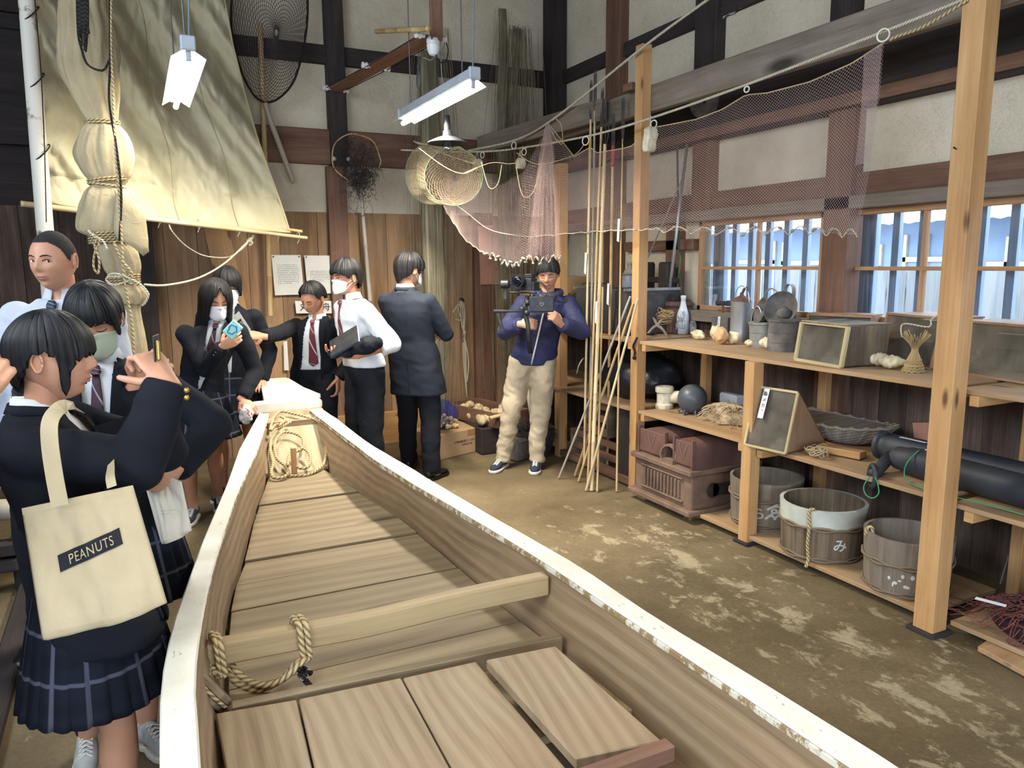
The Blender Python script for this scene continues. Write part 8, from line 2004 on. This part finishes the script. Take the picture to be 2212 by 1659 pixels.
MB().ell(P[3].lerp(P[2], .5).lerp(P[1], .08) + to(0, 1) * .003, (.022, .002, .018), frame(to(0, 1)), 14, 6).build('blue_disc', mat('sky_blue_print', (110, 180, 214), .6), lf)

# ---- long haired girl with a phone
c = (onz(418, 1142, 0) + onz(470, 1112, 0)) / 2
j = skeleton((c.x, c.y), to(.38, .92), 1.56, lean=(.05, .0))
j.ank['R'] = onz(420, 1128, 0) + Vector((0, .05, .05)); j.ank['L'] = onz(474, 1100, 0) + Vector((0, .05, .05)); j.toe = {'R': to(.15, 1), 'L': to(.5, 1)}
j.head = onD(466, 646, 4.55); j.gaze = to(.55, .75) + Vector((0, 0, -.42)); j.gaze.normalize()
j.wr['R'] = onD(482, 748, 4.38); j.wr['L'] = onD(523, 862, 4.6); j.pole = {'R': Vector((0, 0, -1)) + j.R * .2 - j.F * .3, 'L': -j.R * .5 + Vector((0, 0, -.5)) - j.F * .4}
person(j, 'long haired girl in a navy blazer and plaid skirt looking at a phone', 'skin', {'R': (to(.6, .1) + Vector((0, 0, .55)), to(-.3, .8) + Vector((0, 0, -.5)), dict(curl=(.45, .5, .55, .6), thumb=.5, s=.92)), 'L': (Vector((0, 0, -1)) + to(.2, 0), to(.6, .3), dict(curl=(.6, .6, .6, .6), s=.92))}, bare_legs=True)
face(j, down=True, mask='mask')
hair(j, None, ([(0, .098), (8, .085), (22, .05), (34, .0), (42, -.10), (60, -.24), (90, -.30), (180, -.32)], [(0, .098), (8, .085), (22, .05), (34, .0), (42, -.10), (60, -.26), (90, -.30), (180, -.32)]), th=.014, seed=41, flare=-.1, jag=.02)
shirt(j, 'shirt', TORF, grow=.004); collar(j, 'shirt', .05, .03); tie(j, 'tiedark', .35, .026)
skirt(j, z1=.56); jacket(j, 'navy', TORF, [(-.4, (-.03, .03)), (.1, (-.012, .012)), (.55, (-.03, .03)), (1.0, (-.05, .05))], t0=-.34, seed=15, sleeve=(.035, .032, .027), hem=.03, ymax=.135)
for s in 'RL': shoe(j, s, 'sneaker', 'sole', True, .24)
for k in (0, 1): button(j, j.wr['R'].lerp(j.el['R'], .22 + k * .12) + to(0, 1) * .048, .007, 'steel')
ph = thing('smartphone', 'mint green cased phone held by the long haired girl', 'phone', onD(505, 715, 4.34)); Rp = frame((to(.15, .0) + Vector((0, 0, 1))).normalized(), to(.1, 1)); MB().box(onD(503, 712, 4.32), (.072, .10, .012), Rp).build('case', mat('mint_phone_case', (150, 214, 200), .4, var=.02), ph, bevel=.005)
MB().tube([onD(503, 712, 4.32) + Rp @ Vector((.022 * math.cos(t) + .004 * math.sin(4 * t), .028 * math.sin(t) + .004 * math.cos(5 * t), .007)) for t in [k * PI / 12 for k in range(25)]], .004, 6).build('blue_print', mat('blue_print', (70, 120, 196), .5), ph)
hk = thing('patterned_cloth', 'white and red patterned pouch in the lowered hand of the long haired girl', 'pouch', onD(532, 900, 4.6)); q = MB(); q.ell(onD(531, 895, 4.6), (.035, .035, .065), rotx(.2), 18, 12)
fuse2(q, .006, 1, .012, 25, 3).build('cloth', mat('white_red_print', (222, 214, 206), .8, c2=(176, 60, 64), scale=30, lo=.56, hi=.6), hk, smooth=True)

# ---- short haired girl behind
c = onD(507, 900, 5.30)
j = skeleton((c.x, c.y), to(.25, 1), 1.60, lean=(.02, -.02))
j.head = onD(492, 617, 5.08); j.gaze = to(.40, .9) + Vector((0, 0, -.22)); j.gaze.normalize()
j.wr['L'] = j.pel - j.R * .20 + j.F * .05 + Vector((0, 0, -.02))
person(j, 'short haired girl in a navy blazer and mask behind the long haired girl', 'skin', {'L': (j.F, Vector((0, 0, 1)), {})}, bare_legs=True)
face(j, mask='mask', down=True)
hair(j, None, [(0, .018), (15, .022), (32, .008), (45, -.03), (70, -.06), (100, -.08), (180, -.10)], th=.018, seed=51, jag=.014)
shirt(j, 'shirt', TORF); collar(j, 'shirt', .05, .034, .3)
skirt(j, z1=.56); jacket(j, 'navy', TORF, [(-.4, (-.03, .03)), (.1, (-.012, .012)), (.55, (-.03, .03)), (1.0, (-.05, .05))], t0=-.34, seed=25, sleeve=(.035, .032, .027))
for s in 'RL': shoe(j, s, 'sneaker', 'sole', False, .24)

# ---- shaven headed boy
c = onD(120, 900, 3.08)
j = skeleton((c.x, c.y), to(.10, 1), 1.76, lean=(.0, .0))
j.head = onD(117, 563, 3.0); j.gaze = to(-.08, 1) + Vector((0, 0, -.04)); j.gaze.normalize()
person(j, 'boy with shaven head in a pale shirt and dark checked tie, looking left', 'skin', {'R': (Vector((0, 0, -1)), j.R, {}), 'L': (Vector((0, 0, -1)), -j.R, {})})
face(j, look=-.005)
q = MB(); hm = j.hm; rings = []
for i in range(71):
    th = PI * .5 * i / 70 * 1.35; z = math.cos(th); r = max(math.sin(th), .002); rings.append([])
    for k in range(200):
        a = 2 * PI * k / 200; x, y = r * math.cos(a), r * math.sin(a); p = headpt(x, y, z); rings[-1].append(p * 1.010 + Vector((0, 0, .0006)))
q.loft(rings[::-1], True, False)
HL = [(0, .072), (25, .071), (40, .060), (55, .046), (63, .024), (70, .006), (78, -.002), (84, .020), (96, .026), (106, .018), (114, -.01), (140, -.045), (180, -.055)]
q = cut(q, lambda p: p.z < interp(HL, math.degrees(math.atan2(abs(p.x), p.y))) + .0015 * noise.noise(p * 160))
q.xf(hm); q.build('cropped_hair', M['buzz'], j.o, smooth=True)
shirt(j, 'shirtblue', TORM, (.040, .038, .034), .016, wr=.009, seed=16, upto=.98, t0=-.05); collar(j, 'shirtblue', .058, .040, .28, .07); tie(j, 'tieblue', .2, .04, .008, sway=.0); trousers(j, 'trouser')
for s in 'RL': shoe(j, s, 'leather', 'leather', False)

# ---- girl with the green mask
c = onD(262, 1100, 2.60)
j = skeleton((c.x, c.y), to(.22, .98), 1.56, lean=(.03, .04))
j.head = onD(206, 690, 2.46); 
j.gaze = to(.30, .85) + Vector((0, 0, -.40)); j.gaze.normalize(); j.roll = -.06
j.wr['L'] = onD(378, 1018, 2.36); j.pole['L'] = -j.R * 1.0 + Vector((0, 0, -.2)) - j.F * .2
j.ank['R'] = onz(262, 1585, 0) + Vector((0, 0, .05)); j.ank['L'] = onz(322, 1640, 0) + Vector((0, 0.1, .05)); j.toe = {'R': to(.9, .35), 'L': to(.8, .7)}
j.ank['R'] = onz(285, 1600, 0) + Vector((0, 0, .05))
person(j, 'girl in a pale green face mask and navy blazer, looking down, holding a tote', 'skin', {'L': (Vector((0, 0, -1)) + to(-.15, 0), to(.9, .5), dict(curl=(.85, .85, .85, .85), thumb=.6, s=.95))}, bare_legs=True)
face(j, down=True, mask='maskgreen')
hair(j, None, [(0, .022), (14, .034), (30, .028), (44, .012), (56, -.035), (64, .01), (74, .022), (98, .022), (112, -.04), (180, -.07)], th=.013, seed=61, jag=.022)
shirt(j, 'shirt', TORF, grow=.004); collar(j, 'shirt', .052, .034, .26, .075); tie(j, 'tiedark', .35, .028)
skirt(j, z1=.50); jacket(j, 'navy', TORF, [(-.4, (-.03, .03)), (.1, (-.012, .012)), (.55, (-.036, .036)), (1.0, (-.056, .056))], t0=-.34, seed=35, sleeve=(.037, .034, .029))
for s in 'RL': shoe(j, s, 'shoewhite', 'sole', True, .24)

# ---- girl in the foreground taking a picture
c = onD(206, 1250, 2.02)
j = skeleton((c.x, c.y), to(.93, -.20), 1.53, lean=(.02, -.05))
j.head = onD(112, 775, 1.97); 
j.gaze = to(.96, -.22) + Vector((0, 0, .02)); j.gaze.normalize()
j.wr['R'] = onD(362, 822, 1.93); j.wr['L'] = onD(300, 830, 2.08); j.pole = {'R': Vector((0, 0, -1)) + j.R * .25 - j.F * .1, 'L': Vector((0, 0, -1)) - j.R * .4}
j.ank['R'] = Vector((c.x + .03, c.y - .05, .05)); j.ank['L'] = onz(185, 1740, 0) + Vector((0, .25, .07)); j.toe = {'R': to(.6, .5), 'L': to(.3, .6)}
person(j, 'girl in the foreground in profile, taking a picture with a tote on her shoulder', 'skin', {'R': (Vector((0, 0, 1)) + to(-.25, -.1), to(.8, .5), dict(curl=(.75, .8, .85, .9), thumb=.2, s=.98)), 'L': (Vector((0, 0, 1)) + to(.35, 0), to(-.4, -.8), dict(curl=(.5, .55, .6, .65), thumb=.3, s=.95))}, bare_legs=True)
face(j)
hair(j, None, [(0, .012), (15, .016), (30, .006), (42, .0), (50, -.05), (57, -.088), (62, -.06), (67, .012), (76, .022), (98, .020), (112, -.03), (150, -.07), (180, -.08)], th=.015, seed=71, jag=.016)
bk_ = j.hm @ Vector((0, -.075, -.085)); MB().tube(smoothpath([j.hm @ Vector((0, -.06, -.06)), bk_, bk_ + Vector((0, 0, -.06)) - j.F * .02, bk_ + Vector((0, 0, -.18)) - j.F * .03 + j.R * .01, bk_ + Vector((0, 0, -.26)) - j.F * .02]), [.03] * 8 + [.026] * 8 + [.018] * 8 + [.004], 14).build('ponytail', M['hair'], j.o, smooth=True)
MB().tube([bk_ + Vector((0, 0, -.015)) + j.F * .026 * math.cos(t) + j.R * .03 * math.sin(t) for t in [k * PI / 8 for k in range(17)]], .006, 7).build('hair_tie', M['lace'], j.o); MB().ell(bk_ + j.R * .034 + Vector((0, 0, -.035)), (.005, .005, .02), n=8, m=6).build('hair_tie', M['lace'], j.o)
shirt(j, 'shirt', TORF, grow=.004); collar(j, 'shirt', .052, .036, .26, .05); collar(j, 'navy', .064, .020, .4, .03)
skirt(j, z1=.50, w0=.09, w1=.15); jacket(j, 'navy', TORF, [(-.4, (-.03, .03)), (.1, (-.012, .012)), (.55, (-.03, .03)), (1.0, (-.05, .05))], t0=-.36, seed=45, sleeve=(.042, .040, .034), grow=.022, wr=.008)
MB().tube([j.ank['L'] + Vector((0, 0, .03)), j.ank['L'] + Vector((0, 0, .10))], [.034, .037], 12).build('sock', M['sock'], j.o, smooth=True); MB().tube([j.ank['R'] + Vector((0, 0, .03)), j.ank['R'] + Vector((0, 0, .10))], [.034, .037], 12).build('sock', M['sock'], j.o, smooth=True)
for s in 'RL': shoe(j, s, 'shoewhite', 'sole', True, .24)
for k in (0, 1): button(j, onD(403, 843 + 16 * k, 1.9), .007)
sp = thing('smartphone', 'phone seen edge on, held up by the girl in the foreground', 'phone', onD(343, 755, 1.95)); Rp = frame((to(.10, .25) + Vector((0, 0, 1))).normalized(), to(1, .55)); MB().box(onD(342, 757, 1.93), (.052, .14, .010), Rp @ rotz(PI / 2) if False else frame(-ray(342, 757), to(1, -.2))).build('body', M['gold'], sp, bevel=.004)
MB().box(onD(339, 753, 1.955), (.004, .07, .07), frame(to(.25, 1), Vector((0, 0, 1)))).build('screen', M['blackplastic'], sp)

# ---- tote bags
M['tote'] = m_cloth('natural_cotton_tote', (190, 174, 142), (172, 156, 124), 3, 500, .9, .3, 7); M['totewhite'] = m_cloth('off_white_tote', (222, 214, 196), (206, 196, 176), 3, 500, .9, .3, 7)
M['totestrip'] = mat('black_print_band', (24, 25, 28), .8, var=0)
def tote(cor, label, m, D0, th, hem=True, seed=0, straps=()):
    t = thing('tote_bag', label, 'bag', cor[3]); Rr = (cor[1] - cor[0]).normalized(); nr = (cor[3] - cor[0]).cross(cor[1] - cor[0]).normalized()
    if nr.dot(cor[0] - CAM) > 0: nr = -nr
    def front(u, v):
        p = cor[0].lerp(cor[1], u).lerp(cor[3].lerp(cor[2], u), v)
        w = .011 * noise.noise(Vector((u * 3 + seed, v * 2, 1))) + .006 * noise.noise(Vector((u * 9, v * 3.5, seed))) + .012 * v * math.sin(u * 8 + seed)
        bulge = th * (4 * u * (1 - u)) ** .5 * (.3 + .7 * v ** .5) * (1 if v < .97 else .7)
        return p + nr * (bulge + w * min(1, u * 8, (1 - u) * 8)) + Vector((0, 0, -.01 * math.sin(u * PI) * (v > .9)))
    def back(u, v): p = cor[0].lerp(cor[1], u).lerp(cor[3].lerp(cor[2], u), v); return p - nr * th * .5 * math.sin(PI * u) ** .5 * (.2 + .8 * v)
    q = MB(); q.grid(front, 44, 44); q.grid(lambda u, v: back(1 - u, v), 20, 20); q.build('bag', M[m], t, smooth=True, solid=.0015)
    q = MB(); q.grid(lambda u, v: front(u, v * .05) + nr * .0015, 44, 3); q.build('top_hem', M[m], t, smooth=True)
    for s_ in straps:
        pts = smoothpath([onD(*v) for v in s_[0]], 6); q = MB(); rings = []
        for i, p in enumerate(pts):
            tg = (pts[min(i + 1, len(pts) - 1)] - pts[max(i - 1, 0)]).normalized(); sd_ = tg.cross(nr).normalized() * s_[1]; nn_ = nr * .0015; rings.append([p - sd_ - nn_, p + sd_ - nn_, p + sd_ + nn_, p - sd_ + nn_])
        q.loft(rings); q.build('strap', M[m], t)
    return t, front, nr
D0 = 1.70
cor = [onD(47, 1098, D0), onD(287, 1048, D0 + .06), onD(361, 1302, D0 + .08), onD(92, 1382, D0 + .02)]
t, fr_, nr = tote(cor, 'cream cotton tote with a black band reading PEANUTS on the front', 'tote', D0, .018, seed=2,
    straps=(([(130, 1092, 1.685), (118, 1030, 1.68), (108, 960, 1.685), (108, 912, 1.70), (125, 885, 1.74), (148, 878, 1.80), (170, 884, 1.92)], .0175), ([(242, 1052, 1.735), (238, 1030, 1.75), (239, 1010, 1.79), (240, 990, 1.85)], .0105)))
q = MB(); q.grid(lambda u, v: fr_(lerp(.235, .80, u), lerp(.345, .475, v) - .0 + .03 * (0 - u) * 0 + lerp(.065, -.05, u) * .9) + nr * .0035, 40, 8); q.build('black_band', M['totestrip'], t, smooth=True)
cu = bpy.data.curves.new('t', 'FONT'); cu.body = 'PEANUTS'; cu.size = 1; cu.align_x = 'LEFT'; cu.resolution_u = 4; cu.space_character = 1.12
to_ = bpy.data.objects.new('t', cu); COL.objects.link(to_); dg = bpy.context.evaluated_depsgraph_get(); me = bpy.data.meshes.new_from_object(to_.evaluated_get(dg)); bpy.data.objects.remove(to_)
xs = [v.co.x for v in me.vertices]; ysv = [v.co.y for v in me.vertices]; xa, xb, ya_, yb3 = min(xs), max(xs), min(ysv), max(ysv)
for v in me.vertices:
    u = (v.co.x - xa) / (xb - xa); w = (v.co.y - ya_) / (yb3 - ya_); uu = lerp(.33, .735, u); vv_ = lerp(.448, .372, w) + lerp(.065, -.05, (uu - .235) / .565) * .9
    v.co = fr_(uu, vv_) + nr * .0062 - WL[t.name]
link(me, 'lettering', M['tote'], t, WL[t.name])
cor = [onD(303, 1012, 2.40), onD(392, 1040, 2.36), onD(414, 1146, 2.36), onD(350, 1175, 2.38)]
t, fr_, nr = tote(cor, 'off white tote bag hanging from the hand of the girl in the green mask', 'totewhite', 2.4, .02, seed=5, straps=(([(315, 1014, 2.38), (325, 1005, 2.37), (345, 1020, 2.36), (372, 1036, 2.35), (388, 1044, 2.34)], .006),))
q = rows(fr_, .38, .78, .55, .60, 2, random.Random(4), 1, .2); q.V = [tuple(Vector(v) + nr * .006) for v in q.V]; q.build('faint_script', M['darkiron'], t)
MB().lathe([(.001, 0), (.016, 0), (.016, .004), (.001, .004)], fr_(.38, .17) + nr * .01, 16, frame(nr) @ rotx(-PI / 2)).build('white_charm', M['ceramic'], t)

# ---- person cut off by the left edge
c = onD(-330, 900, 1.62)
j = skeleton((c.x, c.y), to(.85, -.35), 1.62, lean=(0, 0))
j.wr['R'] = onD(-82, 872, 1.5); j.pole['R'] = Vector((0, 0, -1))
j.wr['L'] = j.pel - j.R * .25 + Vector((0, 0, -.05))
person(j, 'person mostly outside the left edge, only a raised hand showing', 'skin', {'R': (Vector((0, 0, 1)) + to(.55, 0), to(.5, .8), dict(curl=(.8, .8, .8, .8), thumb=.4)), 'L': (j.F, Vector((0, 0, 1)), {})})
face(j, mask='mask'); hair(j, None, [(0, .02), (60, .0), (110, -.05), (180, -.09)], seed=81); trousers(j, 'trouser'); jacket(j, 'windbreaker', None and 0, None, t0=-.2, name='jacket') if False else shirt(j, 'windbreaker', TORM, (.038, .035, .03), .014)
for s in 'RL': shoe(j, s, 'sneaker')

# ---- pieces of a part hang under that part
SUBS = {'iris': 'eye', 'lace': 'shoe_upper', 'tie_knot': 'tie', 'lapel': 'blazer', 'hood_lining': 'hood', 'zip': 'windbreaker', 'ear_loop': 'face_mask', 'lettering': 'black_band', 'blue_print': 'case',
        'front_glass': 'lens_barrel', 'heart_outline': 'monitor', 'rim_binding': 'rim', 'knot': 'cord', 'lamp_holder': 'housing', 'end_cap': 'housing', 'window_frame': 'wall', 'heading': 'printed_lines', 'side_grip': 'side_bar', 'eyepiece_strap': 'eyepiece', 'back_vent': 'suit_jacket', 'rib': 'rib_frame', 'wire_catch': 'door', 'burner_dome': 'hood', 'focus_motor': 'focus_arm', 'stem': 'box'}
def base(o): return o.name.split('.')[0]
for root in [o for o in bpy.data.objects if o.parent is None and o.children and o.get('label')]:
    kids = list(root.children)
    for c in kids:
        want = SUBS.get(base(c)); cand = [k for k in kids if base(k) == want]
        if not cand or c.children or c.type != 'MESH': continue
        ctr = lambda o: sum((Vector(v) for v in o.bound_box), Vector((0, 0, 0))) / 8
        best = min(cand, key=lambda k: (ctr(k) - ctr(c)).length)
        if best.parent is root: c.parent = best
